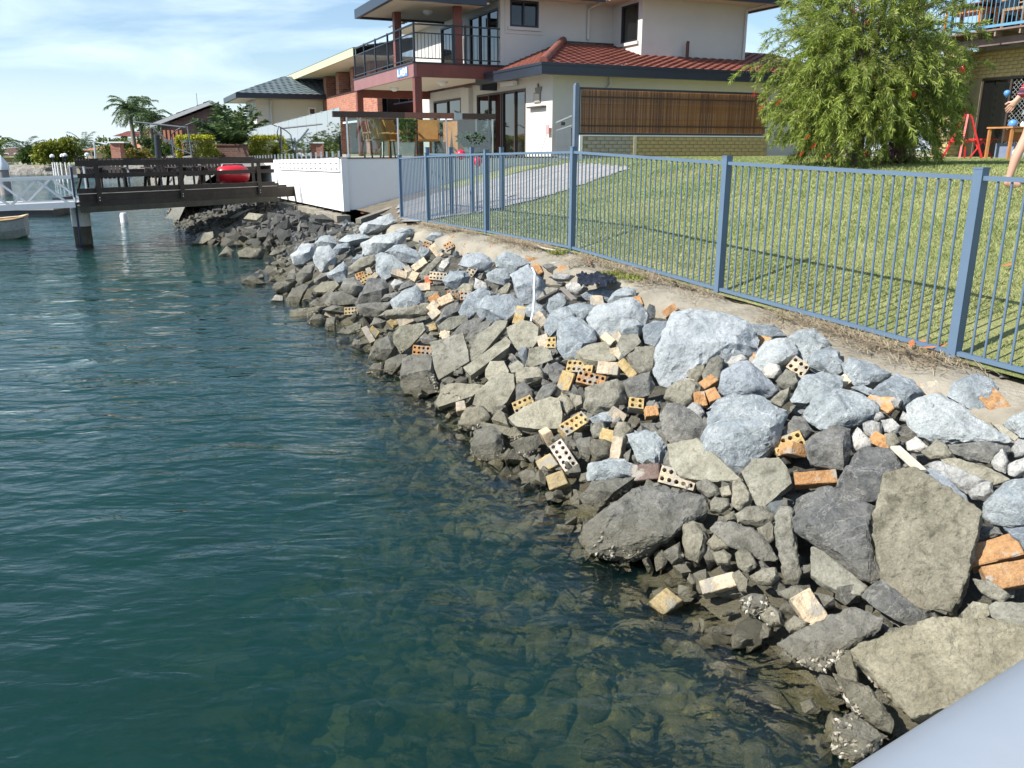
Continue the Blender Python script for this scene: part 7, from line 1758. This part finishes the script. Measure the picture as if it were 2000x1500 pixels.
def gable_house():
    y = 62; L, Rr = atd(300, 262, y), atd(512, 262, y); w = Rr.x - L.x; pk = atd(415, 198, y); ev = atd(313, 243, y).z
    h = thing('gabled_house', 'dark brown brick house with wide gable facing the canal', 'house', (pk.x, y, 2)); d = Vector((-.25, 1, 0)).normalized() * 14
    mb = MB(); mb.prism([(L.x + .6, y, 1.9), (Rr.x - .6, y, 1.9), (Rr.x - .6, y, ev - .1), (pk.x, y, pk.z - .35), (L.x + .6, y, ev - .1)], d); part('wall', mb, M_BBRICK, h)
    for e, nm in ((Vector((L.x, y - .5, ev)), 0), (Vector((Rr.x, y - .5, ev)), 1)):
        p = Vector((pk.x, y - .5, pk.z)); mb = MB(); mb.prism([e, p, p + Z * -.25, e + Z * -.25], Vector((0, .12, 0))); part('barge_board', mb, flat('barge_paint', (.42, .42, .42), .6), h)
        mb = MB(); tile_field(mb, *( (e + d, e, p + d, p) if nm == 0 else (e, e + d, p, p + d) ), .45, .5, .04, .03); part('roof', mb, M_STILE, h, smooth=40)
    mb = MB(); q = atd(430, 240, y - 3); mb.obox((q.x, y - 2.5, q.z - 1.2), (3.2, 0, 0), (0, 2.4, 0), (0, 0, .06)); part('verandah_roof', mb, flat('dull_steel_roof', (.10, .12, .14), .5), h)
    for i in range(5): x = atd(325 + i * 8, 280, y - .2).x; mb = MB(); mb.obox((x, y - .3, (1.9 + ev) / 2 - .2), (.08, 0, 0), (0, .08, 0), (0, 0, (ev - 1.9) / 2 - .2)); part('post', mb, flat('terracotta_post', (.40, .17, .10), .8), h)
    mb = MB(); mb.obox((atd(440, 250, y).x, y - .03, 3.6), (1.2, 0, 0), (0, .04, 0), (0, 0, .8)); part('window', mb, M_DKWIN, h)
    mb = MB(); mb.tube([(atd(385, 200, y + 6).x, y + 6, pk.z - .6), (atd(385, 200, y + 6).x, y + 6, pk.z + .9)], .03, 5); part('aerial', mb, M_ALU, h)
gable_house()
X = Vector((1, 0, 0)); Y = Vector((0, 1, 0))
def bgz(px, py, y): return atd(px, py, y).z
def bgx(px, y): return atd(px, 290, y).x
box_house('tiled_house', 'low house with broad orange tiled hip roof below the palm clump', Vector((bgx(250, 78), 78, 0)), 2.6, 6, X, Y, 1.8, bgz(270, 289, 78), bgz(270, 264, 78), flat('peach_wall', (.55, .38, .26), .85), M_OTILE, None, (('a', .4, 1.4, 2.1, 2.6),), .5)
box_house('tall_white_house', 'distant white house with small red hip roof behind the bush', Vector((bgx(232, 105), 105, 0)), 2.0, 4, X, Y, 1.5, bgz(250, 266, 105), bgz(250, 256, 105), M_WHITE_W, M_RTILE, None, (('a', .5, 1.3, 3.2, 3.8),), .35)
box_house('tall_white_house', 'distant white house with red roof seen between the palm trunks', Vector((bgx(276, 100), 100, 0)), 1.5, 4, X, Y, 1.5, bgz(285, 262, 100), bgz(285, 251, 100), M_WHITE_W, M_RTILE, None, (), .35)
box_house('bungalow', 'peach bungalow with flat orange roof across the canal behind the jetty end', Vector((bgx(172, 88), 88, 0)), 2.2, 5, X, Y, .7, bgz(190, 294, 88), bgz(190, 285, 88), flat('peach_wall', (.55, .38, .26), .85), M_OTILE, None, (('a', .3, .8, 1.4, 2.0),), .4)
box_house('shed', 'low white flat-roofed building between the small palms', Vector((bgx(140, 92), 92, 0)), 1.7, 4, X, Y, .7, bgz(160, 294, 92), bgz(160, 287, 92), M_WHITE_W, M_WHITEP, None, (), .2)
box_house('far_bungalow', 'far bungalow with brown tiled roof at the left edge', Vector((bgx(-60, 98), 98, 0)), 6.6, 6, X, Y, .7, bgz(20, 305, 98), bgz(20, 289, 98), flat('peach_wall', (.55, .38, .26), .85), M_BTILE, None, (('a', 3.6, 4.4, 1.35, 1.75), ('a', 5.0, 5.9, 1.35, 1.75)), .6)
box_house('far_bungalow', 'far low dark-roofed house between two bushes across the canal', Vector((bgx(80, 112), 112, 0)), 3.5, 6, X, Y, .7, bgz(95, 300, 112), bgz(95, 289, 112), flat('blue_grey_wall', (.35, .4, .45), .8), M_BTILE, None, (), .5)
box_house('far_house', 'white house across the canal, outside the left edge', Vector((bgx(-420, 100), 100, 0)), 9, 8, X, Y, .7, 3.9, 5.2, M_WHITE_W, M_STILE, M_NAVY, (('a', 1, 3, 1.6, 3), ('a', 5, 8, 1.6, 3)), .7)
box_house('far_house', 'cream house across the canal, farther outside the left edge', Vector((bgx(-720, 96), 96, 0)), 11, 8, X, Y, .7, 3.7, 5.0, M_CREAM, M_OTILE, M_NAVY, (('a', 1, 4, 1.6, 3), ('a', 6, 9, 1.6, 3)), .7)
# far bank
def far_bank():
    m = flat('far_revetment', (.27, .25, .22), .95, .35, .9, bmp=.3, bscale=2.2, dirt=(.12, .11, .1)); vs = []; xs = frange(-190, -24, 2.0)
    prof = [(0, -.6), (.6, .15), (1.6, .5), (2.6, .7), (3.5, .78)]
    for x in xs:
        y0 = 76 + max(0, -x - 45) * .02 + (x + 45) * (x > -45) * .7
        for d, z in prof: vs.append((x, y0 + d + .5 * nz((x, d * 3, 0), .7), z + .25 * nz((x, d * 4, 4), .9) * (z > 0 and z < .75)))
    n = len(prof); fc = [(i * n + j, (i + 1) * n + j, (i + 1) * n + j + 1, i * n + j + 1) for i in range(len(xs) - 1) for j in range(n - 1)]
    struct('far_bank', to_mesh('far_bank', vs, fc, m, True))
    mb = MB(); mb.prism([(-400, 79, .74), (-46, 79.3, .74), (-20, 96, .74), (0, 130, .74), (60, 400, .74), (-400, 400, .74)], (0, 0, -1.5)); struct('far_lawn', to_mesh('far_lawn', mb.v, mb.f, flat('far_grass', (.20, .24, .08), .95, .25, .6)))
    mb = MB(); x0, x1 = bgx(-40, 84), bgx(36, 84); mb.box(x0, x1, 84, 84.2, .7, bgz(20, 318, 84)); mb.box(bgx(38, 83), bgx(52, 83), 82.6, 83.4, .7, bgz(45, 312, 83)); solo('canal_wall', mb, flat('pale_wall', (.5, .48, .42), .8, .1), 'low pale garden wall across the canal at far left', 'wall')
far_bank()
# bank of our own side beyond the jetty
def near_bank_beyond():
    vs = []; ss = frange(26, 150, 1.0); prof = [(-4.2, -1), (-3.6, -.1), (-2.9, .9), (-1.9, 1.6), (-.4, 1.8), (2.2, 1.98)]
    for s in ss:
        for d, z in prof: p = fs(s, d, z); vs.append(p + V * .3 * nz(p, .8) + Z * (.2 * nz(p, .9) if z < 1.9 else 0))
    n = len(prof); fc = [(i * n + j, i * n + j + 1, (i + 1) * n + j + 1, (i + 1) * n + j) for i in range(len(ss) - 1) for j in range(n - 1)]; struct('canal_bank', to_mesh('canal_bank', vs, fc, M_DARK, True))
    mb = MB(); tbx(mb, 24.2, 27, -.3, 2.0, .6, 1.9); struct('garden_bed', to_mesh('garden_bed', mb.v, mb.f, M_CAP))
near_bank_beyond()

# ------------------------------------------------------------------ background plants
def bush(name, label, c, r, h, a, b, n=1500, seed=0, ln=.16, wd=.05, cat='bush', group=None, trunk=True):
    c = Vector(c); t = thing(name, label, cat, c, group); g = np.random.default_rng(seed + 100)
    k = max(6, int(7 + r * 2)); cen = g.uniform(-1, 1, (k, 3)) * np.array([r * .7, r * .6, h * .32]) + np.array([0, 0, h * .55]); rad = g.uniform(.3, .5, k) * min(r, h)
    i = g.integers(0, k, n); d = g.normal(size=(n, 3)); d /= np.linalg.norm(d, axis=1, keepdims=True); pos = cen[i] + d * (rad[i] * g.uniform(.55, 1.05, n))[:, None] * np.array([1.1, 1, .9]); pos[:, 2] = np.abs(pos[:, 2])
    leaf_cloud('crown', pos, d + g.normal(size=(n, 3)) * .6, ln, wd, leaf_mat('leaf_%s_%d' % (name, seed), a, b, .25), t, g)
    if trunk:
        mb = MB()
        for j in range(3): e = c + Vector(tuple(cen[j])); mb.tube([c + Vector((.05 * j, 0, -.1)), c.lerp(e, .5) + Z * .1, e], [.08 * r, .05 * r, .02], 5)
        part('trunk', mb, flat('bush_bark', (.12, .09, .06), .9), t)
    return t
def palm(label, c, h, fr, n, seed, lean=0.0, a=(.03, .07, .02), b=(.12, .19, .06), droop=1.0, trunk_r=.16, name='palm_tree', group=None, up=.55, lw=.022, ll=.42):
    c = Vector(c); t = thing(name, label, 'palm', c, group); rng = random.Random(seed); top = c + Vector((lean, 0, h))
    mb = MB(); mb.tube([c, c.lerp(top, .5) + Vector((-lean * .1, 0, 0)), top], [trunk_r * 1.2, trunk_r, trunk_r * .85], 9); part('trunk', mb, flat('palm_trunk', (.20, .17, .14), .9, .2, 6), t, smooth=60)
    pos, dr = [], []; rb = MB()
    for i in range(n):
        az = i * 2.4 + rng.uniform(-.3, .3); el = rng.uniform(-.1, 1.2); d = Vector((math.cos(az) * math.cos(el), math.sin(az) * math.cos(el), math.sin(el) + up * .4)).normalized(); p = top.copy(); pts = [p.copy()]
        for k in range(8): d = (d - Z * .17 * droop).normalized(); p = p + d * fr / 8; pts.append(p.copy())
        rb.tube(pts, [.03 * fr / 2.5] * 4 + [.015 * fr / 2.5] * 5, 4, False)
        sdv = Vector((-math.sin(az), math.cos(az), 0))
        for k in range(44):
            f = .6 + k / 44 * 7.3; i0 = min(int(f), 7); q = pts[i0].lerp(pts[i0 + 1], f - i0); ax = (pts[i0 + 1] - pts[i0]).normalized()
            for s in (-1, 1): pos.append(q); dr.append(ax * .55 + sdv * s * .8 + Z * rng.uniform(-.45, .1))
    part('fronds', rb, flat('frond_rib', (.10, .12, .04), .6), t)
    leaf_cloud('crown', np.array([tuple(p) for p in pos]), np.array([tuple(d) for d in dr]), ll * fr / 2.5, lw * fr / 2.5, leaf_mat('palm_leaf_%d' % (seed % 3), a, b, .2), t, np.random.default_rng(seed), off=c)
    return t
def ptop(px, ytop, y, zb): return atd(px, 290, y).x, bgz(px, ytop, y) - zb
for px, yt, y, fr, sd__, lean, lb in ((264, 214, 70, 2.5, 1, -.1, 'tallest queen palm of the clump, leftmost trunk'), (279, 219, 72, 2.4, 2, .1, 'queen palm in the middle of the clump behind the jetty'), (297, 232, 69, 2.2, 3, .2, 'rightmost and lowest queen palm of the clump')):
    x, h = ptop(px, yt, y, 1.9); palm(lb, (x, y, 1.9), h, fr * .8, 24, sd__, lean, group='queen palms behind the jetty', lw=.03, ll=.5, droop=1.25)
x, h = ptop(456, 280, 39.4, 1.9); palm('short spiky palm rising from the brick planter', (x, 39.4, 1.9), h, 1.9, 26, 5, 0, (.10, .16, .03), (.33, .40, .10), .22, .2, 'cycad', None, 1.0, .05, .5)
for px, yt, y, fr, sd__, lb in ((50, 296, 92, 2.6, 6, 'small feathery palm in front of the far brown-roofed house'), (155, 288, 92, 2.0, 7, 'small palm behind the low white building, left one'), (165, 284, 94, 2.2, 8, 'small palm behind the low white building, right one'), (0, 284, 95, 2.6, 9, 'dark palm cut by the left edge of the picture')):
    x, h = ptop(px, yt, y, .74); palm(lb, (x, y, .74), max(h, .6), fr, 14, sd__, 0, group='small palms across the canal')
def bspot(px, y, z=.74): return (bgx(px, y), y, z)
bush('bush', 'rounded yellow-green bush across the canal, in front of its darker neighbour', bspot(92, 80, 1.0), 1.55, 1.5, (.10, .13, .015), (.34, .36, .05), 2600, 1, .3, .1, group='bushes across the canal')
bush('bush', 'taller yellow-green bush left of the jetty end', bspot(119, 81, 1.0), 1.5, 1.85, (.09, .12, .015), (.30, .33, .05), 2600, 2, .3, .1, group='bushes across the canal')
bush('bush', 'dark green bush below the feathery palm', bspot(62, 82, 1.0), 1.2, 1.5, (.03, .06, .015), (.10, .16, .04), 1500, 3, .3, .1, group='bushes across the canal')
bush('bush', 'mid-green bush in front of the orange tiled house', bspot(226, 62, 1.6), 1.3, 1.3, (.05, .09, .015), (.22, .27, .06), 2600, 4, .2, .07)
bush('shrub', 'low shrub with orange tinge behind the jetty rail', bspot(270, 52, 1.6), 1.2, .6, (.12, .13, .02), (.36, .27, .07), 1800, 5, .16, .05)
bush('shrub', 'dark green shrub beside the black post behind the jetty', bspot(318, 46, 1.9), .6, 1.0, (.03, .06, .015), (.11, .17, .04), 1600, 6, .15, .05)
bush('shrub', 'leafy dark shrub under the gabled house', bspot(300, 60, 1.9), .8, 1.3, (.03, .06, .015), (.11, .15, .04), 1500, 7, .2, .06)
bush('fern', 'bright yellow-green ferny shrub beside the brick planter', bspot(404, 38.0, 1.75), .55, .95, (.16, .2, .02), (.45, .48, .08), 1500, 8, .16, .02)
bush('shrub', 'thin silvery shrub inside the hedge frame', bspot(378, 39, 1.8), .7, 1.2, (.10, .13, .06), (.3, .33, .18), 700, 9, .14, .015)
for i, (px, y, r, h) in enumerate(((-40, 84, 2.5, 3), (-120, 86, 3, 4), (-260, 84, 2.6, 3.2), (-520, 88, 3, 4.5), (-620, 84, 2.4, 3), (-900, 90, 3.5, 5))): bush('tree', ('spreading green tree across the canal, number %s of those beyond the left edge' % ('one', 'two', 'three', 'four', 'five', 'six')[i]), bspot(px, y), r, h, (.05, .08, .02), (.2, .25, .06), 1600, 20 + i, .32, .11, 'tree', 'trees across the canal')
for i, (px, y, r, h) in enumerate(((500, 55, 2.2, 2.6), (330, 78, 2.5, 2.6))): bush('tree', ('green garden tree beside the white house', 'green garden tree behind the gabled house')[i], bspot(px, y, 1.9), r, h, (.04, .07, .02), (.16, .2, .05), 1600, 40 + i, .25, .08, 'tree')
def hedge_arch():
    t = thing('hedge_arch', 'clipped yellow-green hedge arch framing the garden behind the jetty', 'hedge', bspot(350, 37.5, 1.8)); g = np.random.default_rng(3); P = []
    zt = bgz(350, 268, 37.5); x0, x1 = bgx(349, 37.5), bgx(418, 37.5)
    for n, (a, b) in ((700, ((x0, 1.9), (x0, zt))), (1100, ((x0, zt), (x1, zt)))):
        f = g.uniform(0, 1, n); P.append(np.stack([a[0] + (b[0] - a[0]) * f + g.normal(0, .035, n), 37.5 + g.normal(0, .1, n), a[1] + (b[1] - a[1]) * f + g.normal(0, .035, n)], 1))
    P = np.concatenate(P); leaf_cloud('foliage', P, g.normal(size=P.shape), .10, .032, leaf_mat('hedge_leaf', (.26, .28, .02), (.55, .55, .05), .3), t, g, off=t.location)
hedge_arch()
def planter():
    t = thing('brick_planter', 'dark brick planter box holding the spiky palm', 'planter', (bgx(452, 38.5), 38.5, 1.6)); zt = bgz(450, 284, 38.5)
    mb = MB(); mb.box(bgx(417, 38.5), bgx(486, 38.5), 38.5, 40.2, 1.2, zt); part('walls', mb, M_BBRICK, t); mb = MB(); mb.box(bgx(415, 38.5), bgx(488, 38.5), 38.45, 40.25, zt + .002, zt + .05); part('coping', mb, M_BBRICK, t)
planter()
def davit():
    y = 36.0; m = flat('galvanised_pipe', (.13, .15, .17), .4, .1, metal=.3); t = thing('davit_frame', 'galvanised pipe davit frame with long top beam behind the jetty', 'frame', (bgx(355, y), y, 1.9))
    def p(px, py, dy=0): return atd(px, py, y + dy)
    for nm, pts, r in (('top_beam', [p(261, 238), p(363, 249)], .035), ('upright', [p(366, 246), p(376, 310)], .035), ('upright', [p(336, 268), p(340, 310)], .03), ('brace', [p(298, 249), p(345, 290)], .035), ('brace', [p(345, 290), p(372, 300)], .03), ('hoop', [p(335, 300, .6), p(336, 262, .6), p(345, 254, .6), p(362, 245, .6), p(368, 258, .6), p(366, 300, .6)], .025), ('hoop', [p(362, 245, .9), p(385, 236, .9), p(394, 238, .9), p(396, 246, .9)], .025)):
        mb = MB(); mb.tube(pts, r, 8); part(nm, mb, m if nm != 'hoop' else M_BLACKM, t, smooth=60)
    mb = MB(); mb.tube([atd(310, 314, 31), atd(306, 264, 31), atd(306, 262, 31)], [.11, .10, .02], 10); solo('black_post', mb, M_BLACKM, 'thick black round-topped post behind the jetty rail', 'post', smooth=60)
    mb = MB(); c = atd(231, 303, 40); mb.obox((c.x, 40, 2.1), (.22, 0, 0), (0, .22, 0), (0, 0, .45)); t2 = thing('letterbox_pillar', 'short red pillar with white cap behind the jetty rail', 'pillar', (c.x, 40, 1.8)); part('pillar', mb, M_RBRICK, t2); mb = MB(); mb.obox((c.x + .12, 40, 2.58), (.35, 0, 0), (0, .3, 0), (0, 0, .03)); part('cap', mb, M_WHITEP, t2)
davit()
def far_pier():
    y = 60; m = flat('pale_timber', (.45, .38, .28), .8, .15, 2); t = thing('far_landing', 'small pale timber landing with white posts across the water', 'landing', (bgx(125, y), y, 0))
    mb = MB(); mb.box(bgx(106, y), bgx(150, y), y, y + 2, bgz(120, 341, y), bgz(120, 324, y)); part('platform', mb, m, t)
    for i, px in enumerate((100, 104, 109, 116, 125, 133)): mb = MB(); x = bgx(px, y); mb.tube([(x, y - .1, -1), (x, y - .1, bgz(px, 317, y))], .06, 6); part('post', mb, M_WHITE_W, t)
    for px, py in ((102, 307), (122, 306), (127, 305), (170, 304)):
        mb = MB(); c = atd(px, py, 58); mb.tube([(c.x, 58, 1.0), (c.x, 58, c.z)], .03, 5); l = thing('lamp_post', 'short lamp post with domed head near the far landing, %s' % {102: 'leftmost', 122: 'second from left', 127: 'third from left', 170: 'rightmost'}[px], 'lamp', (c.x, 58, 1.0), 'lamp posts by the far landing'); part('pole', mb, M_BLACKM, l); mb = MB(); mb.tube([(c.x, 58, c.z), (c.x, 58, c.z + .12), (c.x, 58, c.z + .2)], [.16, .15, .03], 8); part('lamp_head', mb, M_WHITEP, l)
    mb = MB(); a = atd(184, 310, 36); b = atd(184, 277, 36); c = atd(207, 282, 36); mb.tube([(a.x, 36, 1.0), b, c], .04, 6); solo('bracket_pole', mb, M_ALU, 'thin grey pole with a short arm behind the jetty end', 'pole')
far_pier()

# ------------------------------------------------------------------ turf, straw and small things on the bank
def turf():
    g = np.random.default_rng(12); n = 430000
    s = g.uniform(-3.2, 14.5, n); d = np.where(g.random(n) < .55, g.uniform(-.02, 4.2, n), g.uniform(4.2, 11, n))
    fx, fy = F0.x + U.x * s + V.x * d, F0.y + U.y * s + V.y * d
    # keep what the lawn in view covers, off the path
    dep = fy * math.cos(PITCH) + .6; px = 1000 + F * fx / dep; ok = (px > 820) & (px < 2060) & (fy > 4.5)
    pp = np.zeros(n, bool); j = len(PATH) - 1
    for i in range(len(PATH)):
        xi, yi = PATH[i]; xj, yj = PATH[j]; cnd = ((yi > fy) != (yj > fy)) & (fx < (xj - xi) * (fy - yi) / (yj - yi + 1e-9) + xi); pp ^= cnd; j = i
    ok &= ~pp
    patch = np.sin(fx * 1.9 + np.sin(fy * 1.3) * 1.5) * np.sin(fy * 2.3 + 1) ; ok &= (d > .25) | (g.random(n) < .35) ; ok &= ~((patch > .93) & (d < .8))
    s, d, fx, fy = s[ok], d[ok], fx[ok], fy[ok]; n = len(s)
    zt = np.interp(s, [a for a, b in ZF], [b for a, b in ZF]); z = zt + .03 + .24 * np.maximum(d, 0); q = np.clip((s - 14.5) / 1.4, 0, 1); top = 2.13 * (1 - q) + 1.97 * q; z = np.where(z < top - .2, z, top - .2 + .2 * np.tanh((z - top + .2) / .2)) - .012
    near = np.clip(dep[ok] / 7, .8, 1.8) if len(dep) != n else np.clip(dep / 7, .8, 1.8)
    L = g.uniform(.016, .038, n) * (1 + .2 * np.sin(fx * 3.1) * np.sin(fy * 2.7)); W = .0022 * near; az = g.uniform(0, 6.283, n); ln = g.uniform(.25, 1.3, n)
    b = np.stack([fx, fy, z], 1); sx = np.stack([np.cos(az) * W, np.sin(az) * W, np.zeros(n)], 1); tip = np.stack([-np.sin(az) * L * ln * .8, np.cos(az) * L * ln * .8, L * .85], 1); mid = tip * np.array([.4, .4, .6])
    v = np.stack([b - sx, b + sx, b + mid + sx * .7, b + tip, b + mid - sx * .7], 1).reshape(-1, 3); f = np.arange(5 * n).reshape(n, 5)
    m, nt, bs, out = mat_new('couch_grass'); ge = nt.nodes.new('ShaderNodeNewGeometry'); c = mix(nt, ge.outputs['Random Per Island'], (.21, .29, .085), (.42, .485, .20)); n1 = tex(nt, 'ShaderNodeTexNoise', .9, 5, .6); c = mix(nt, ramp(nt, n1.outputs['Fac'], [(.38, 0), (.66, .75)]), c, (.45, .46, .21))
    nt.links.new(c, bs.inputs['Base Color']); bs.inputs['Roughness'].default_value = .6; tl = nt.nodes.new('ShaderNodeBsdfTranslucent'); nt.links.new(c, tl.inputs[0]); mx = nt.nodes.new('ShaderNodeMixShader'); mx.inputs[0].default_value = .3; nt.links.new(bs.outputs[0], mx.inputs[1]); nt.links.new(tl.outputs[0], mx.inputs[2]); nt.links.new(mx.outputs[0], out.inputs['Surface'])
    stuff('grass', np_mesh('grass', v, f, m))
turf()
def straw():
    g = np.random.default_rng(31); n = 24000; s = g.uniform(-3, 12.4, n); d = -.02 - np.abs(g.normal(0, .15, n)) + g.uniform(0, .12, n); keep = (np.sin(s * 2.1) + np.sin(s * 5.3 + 1) * .6 + g.normal(0, .5, n)) > -.2; s, d = s[keep], d[keep]; n = len(s)
    fx, fy = F0.x + U.x * s + V.x * d, F0.y + U.y * s + V.y * d; z = np.interp(s, [a for a, b in ZF], [b for a, b in ZF]) + np.where(d > -.2, .0, -.03) + g.uniform(0, .025, n)
    az = g.normal(math.atan2(U.y, U.x), .7, n); L = g.uniform(.05, .22, n); dr = np.stack([np.cos(az) * L, np.sin(az) * L, g.normal(0, .02, n)], 1); sx = np.stack([-np.sin(az), np.cos(az), np.zeros(n)], 1) * .0022; b = np.stack([fx, fy, z], 1); md = b + dr * .5 + np.stack([g.normal(0, .015, n), g.normal(0, .015, n), g.uniform(0, .03, n)], 1)
    v = np.stack([b - sx, b + sx, md + sx, md - sx, b + dr], 1).reshape(-1, 3); i5 = np.arange(n)[:, None] * 5; f = np.concatenate([i5 + np.array([0, 1, 2, 3]), i5 + np.array([3, 2, 4, 4])], 0)
    f3 = np.concatenate([i5 + np.array([0, 1, 2]), i5 + np.array([0, 2, 3]), i5 + np.array([3, 2, 4])], 0)
    m, nt, bs, out = mat_new('dry_straw'); ge = nt.nodes.new('ShaderNodeNewGeometry'); nt.links.new(mix(nt, ge.outputs['Random Per Island'], (.20, .15, .09), (.46, .38, .26)), bs.inputs['Base Color']); bs.inputs['Roughness'].default_value = .8
    stuff('dry_grass', np_mesh('dry_grass', v, f3, m))
straw()
def on_bank(px, py, lift=.1): return ground_at(px, py, bank_surf, lift)
def on_cap(px, py): return ground_at(px, py, lambda P: zfence(sd(P)[0]) - .03)
def rope():
    pts = [on_bank(x, y, l) for x, y, l in ((1029, 521, .2), (1040, 524, .24), (1045, 535, .26), (1043, 560, .24), (1043, 585, .23), (1041, 610, .2), (1037, 628, .17))]
    mb = MB(); sm = []
    for i in range(len(pts) - 1):
        for k in range(4): sm.append(pts[i].lerp(pts[i + 1], k / 4))
    mb.tube(sm + [pts[-1]], .011, 8); solo('hose', mb, M_WHITEP, 'short white hose hanging over the boulders below the fence corner', 'hose', smooth=60)
rope()
def tarp():
    c = on_cap(1165, 548); n = 26; vs = []; g = random.Random(2); a1 = (hit(1225, 552, c, Z) - hit(1105, 540, c, Z)) / 2; a2 = (hit(1180, 532, c, Z) - hit(1160, 566, c, Z)) / 2
    for i in range(n):
        for j in range(n):
            u, v = i / (n - 1) * 2 - 1, j / (n - 1) * 2 - 1; e = 1 + .25 * mnoise.noise(Vector((math.atan2(v, u) * 1.5, 3, 0)))
            k = max(abs(u), abs(v)); r = math.hypot(u, v) or 1; p = c + (a1 * u + a2 * v) * (k / r) * e * .62
            vs.append(p + Z * (.015 + .03 * (1 - k) + .05 * mnoise.fractal(Vector((u * 2.5 + v * 2, v * 5, 1)), .8, 2, 3)))
    fc = [(i * n + j, (i + 1) * n + j, (i + 1) * n + j + 1, i * n + j + 1) for i in range(n - 1) for j in range(n - 1)]
    mb = MB(); mb.v = vs; mb.f = fc; o = solo('black_plastic', mb, flat('black_plastic_sheet', (.012, .014, .022), .35, .1, spec=.6), 'crumpled sheet of black plastic lying on the sea wall below the corner post', 'plastic sheet', smooth=True)
    md = o.modifiers.new('thick', 'SOLIDIFY'); md.thickness = .004
tarp()
def stick(pts, r, label, mat, cat='stick', name='stick'):
    mb = MB(); mb.tube(pts, r, 6); solo(name, mb, mat, label, cat, smooth=60)
M_STICK = flat('bleached_wood', (.40, .35, .27), .8, .2, 8); M_DSTK = flat('dark_wet_wood', (.06, .05, .045), .7, .2, 8)
stick([on_cap(x, y) + Z * .05 for x, y in ((1042, 483), (1060, 492), (1085, 497), (1112, 496))], .012, 'pale curved stick lying beside the foot of the corner post', M_STICK)
stick([on_cap(1140, 490) + Z * .07, on_cap(1146, 505) + Z * .05, on_cap(1152, 520) + Z * .03], .012, 'thin reddish twig standing in the dry grass right of the corner post', flat('reddish_twig', (.25, .12, .07), .8))
mb = MB(); mb.bar(on_bank(1050, 590, .17), on_bank(1088, 570, .17), .05, .035); solo('timber_offcut', mb, M_DSTK, 'dark timber offcut between the boulders right of the white hose', 'timber')
mb = MB(); mb.bar(on_bank(1098, 563, .16), on_bank(1122, 586, .15), .045, .02); solo('timber_offcut', mb, flat('grey_lath', (.2, .18, .16), .8), 'grey lath lying across the stones below the black plastic', 'timber')
mb = MB(); mb.bar(on_bank(1748, 873, .16), on_bank(1800, 920, .15), .055, .015); solo('timber_batten', mb, flat('pale_batten', (.52, .47, .38), .7, .15, 12), 'thin pale timber batten lying beside the long whitish mortar slab', 'timber')
# white plaster spill along the fence foot
def plaster():
    g = random.Random(6)
    me = simple_rock_mesh(random.Random(3), 'w', .4)
    spots = ((1785, 690, .05), (1800, 695, .035), (1835, 700, .06), (1856, 703, .07), (1872, 708, .06), (1890, 711, .075), (1905, 716, .06), (1920, 724, .05), (1960, 738, .055), (1868, 690, .06), (1599, 628, .045), (1855, 693, .04))
    for i, (x, y, r) in enumerate(spots):
        o = link('plaster_lump', me, None, on_cap(x, y) + Z * r * .2); o.scale = (r * g.uniform(.9, 1.5), r, r); o.rotation_euler = (g.uniform(-.3, .3), g.uniform(-.3, .3), g.uniform(0, 6)); o['category'] = 'plaster lump'; o['group'] = 'white plaster lumps at the foot of the fence'; o['label'] = 'lump of white plaster spilled along the bottom rail by the nearest post'
plaster()
def leaves():
    g = random.Random(15); m = flat('orange_dead_leaf', (.42, .15, .05), .7, .3, 20); vs, fc = [], []
    for x, y in ((1800, 668), (1835, 677), (1825, 690), (1780, 672), (1970, 518), (1410, 508), (1812, 680), (1765, 680)):
        p = ground_at(x, y, lawn_surf, .03); a = g.uniform(0, 6.28); d = Vector((math.cos(a), math.sin(a), .15)) * .06; e = Vector((-math.sin(a), math.cos(a), .1)) * .022
        mb = MB(); mb.add([p - d, p + e + Z * .008, p + d + Z * .015, p - e + Z * .004], [(0, 3, 2, 1)]); o = solo('dead_leaf', mb, m, 'curled orange dead leaf lying on the grass behind the fence', 'leaf', 'dead leaves on the lawn')
leaves()
def weeds():
    g = np.random.default_rng(44)
    for i, (px, py, lb) in enumerate(((1238, 548, 'green weed tuft on the sea wall right of the black plastic'), (1090, 497, 'small green weed tuft at the corner post'), (1560, 626, 'green and yellow weed tuft in the gap under the bottom rail'), (1200, 540, 'low green weeds against the bottom rail by the black plastic'))):
        c = on_cap(px, py); t = thing('weed', lb, 'weed', c, 'weeds on the sea wall'); n = 160; pos = g.normal(0, 1, (n, 3)) * np.array([.07, .05, .01]); pos[:, 2] = np.abs(pos[:, 2]); d = g.normal(size=(n, 3)) * .6 + np.array([0, 0, .9]); leaf_cloud('leaves', pos, d, .07, .006, leaf_mat('weed_leaf', (.14, .18, .03), (.36, .38, .1), .3), t, g)
weeds()
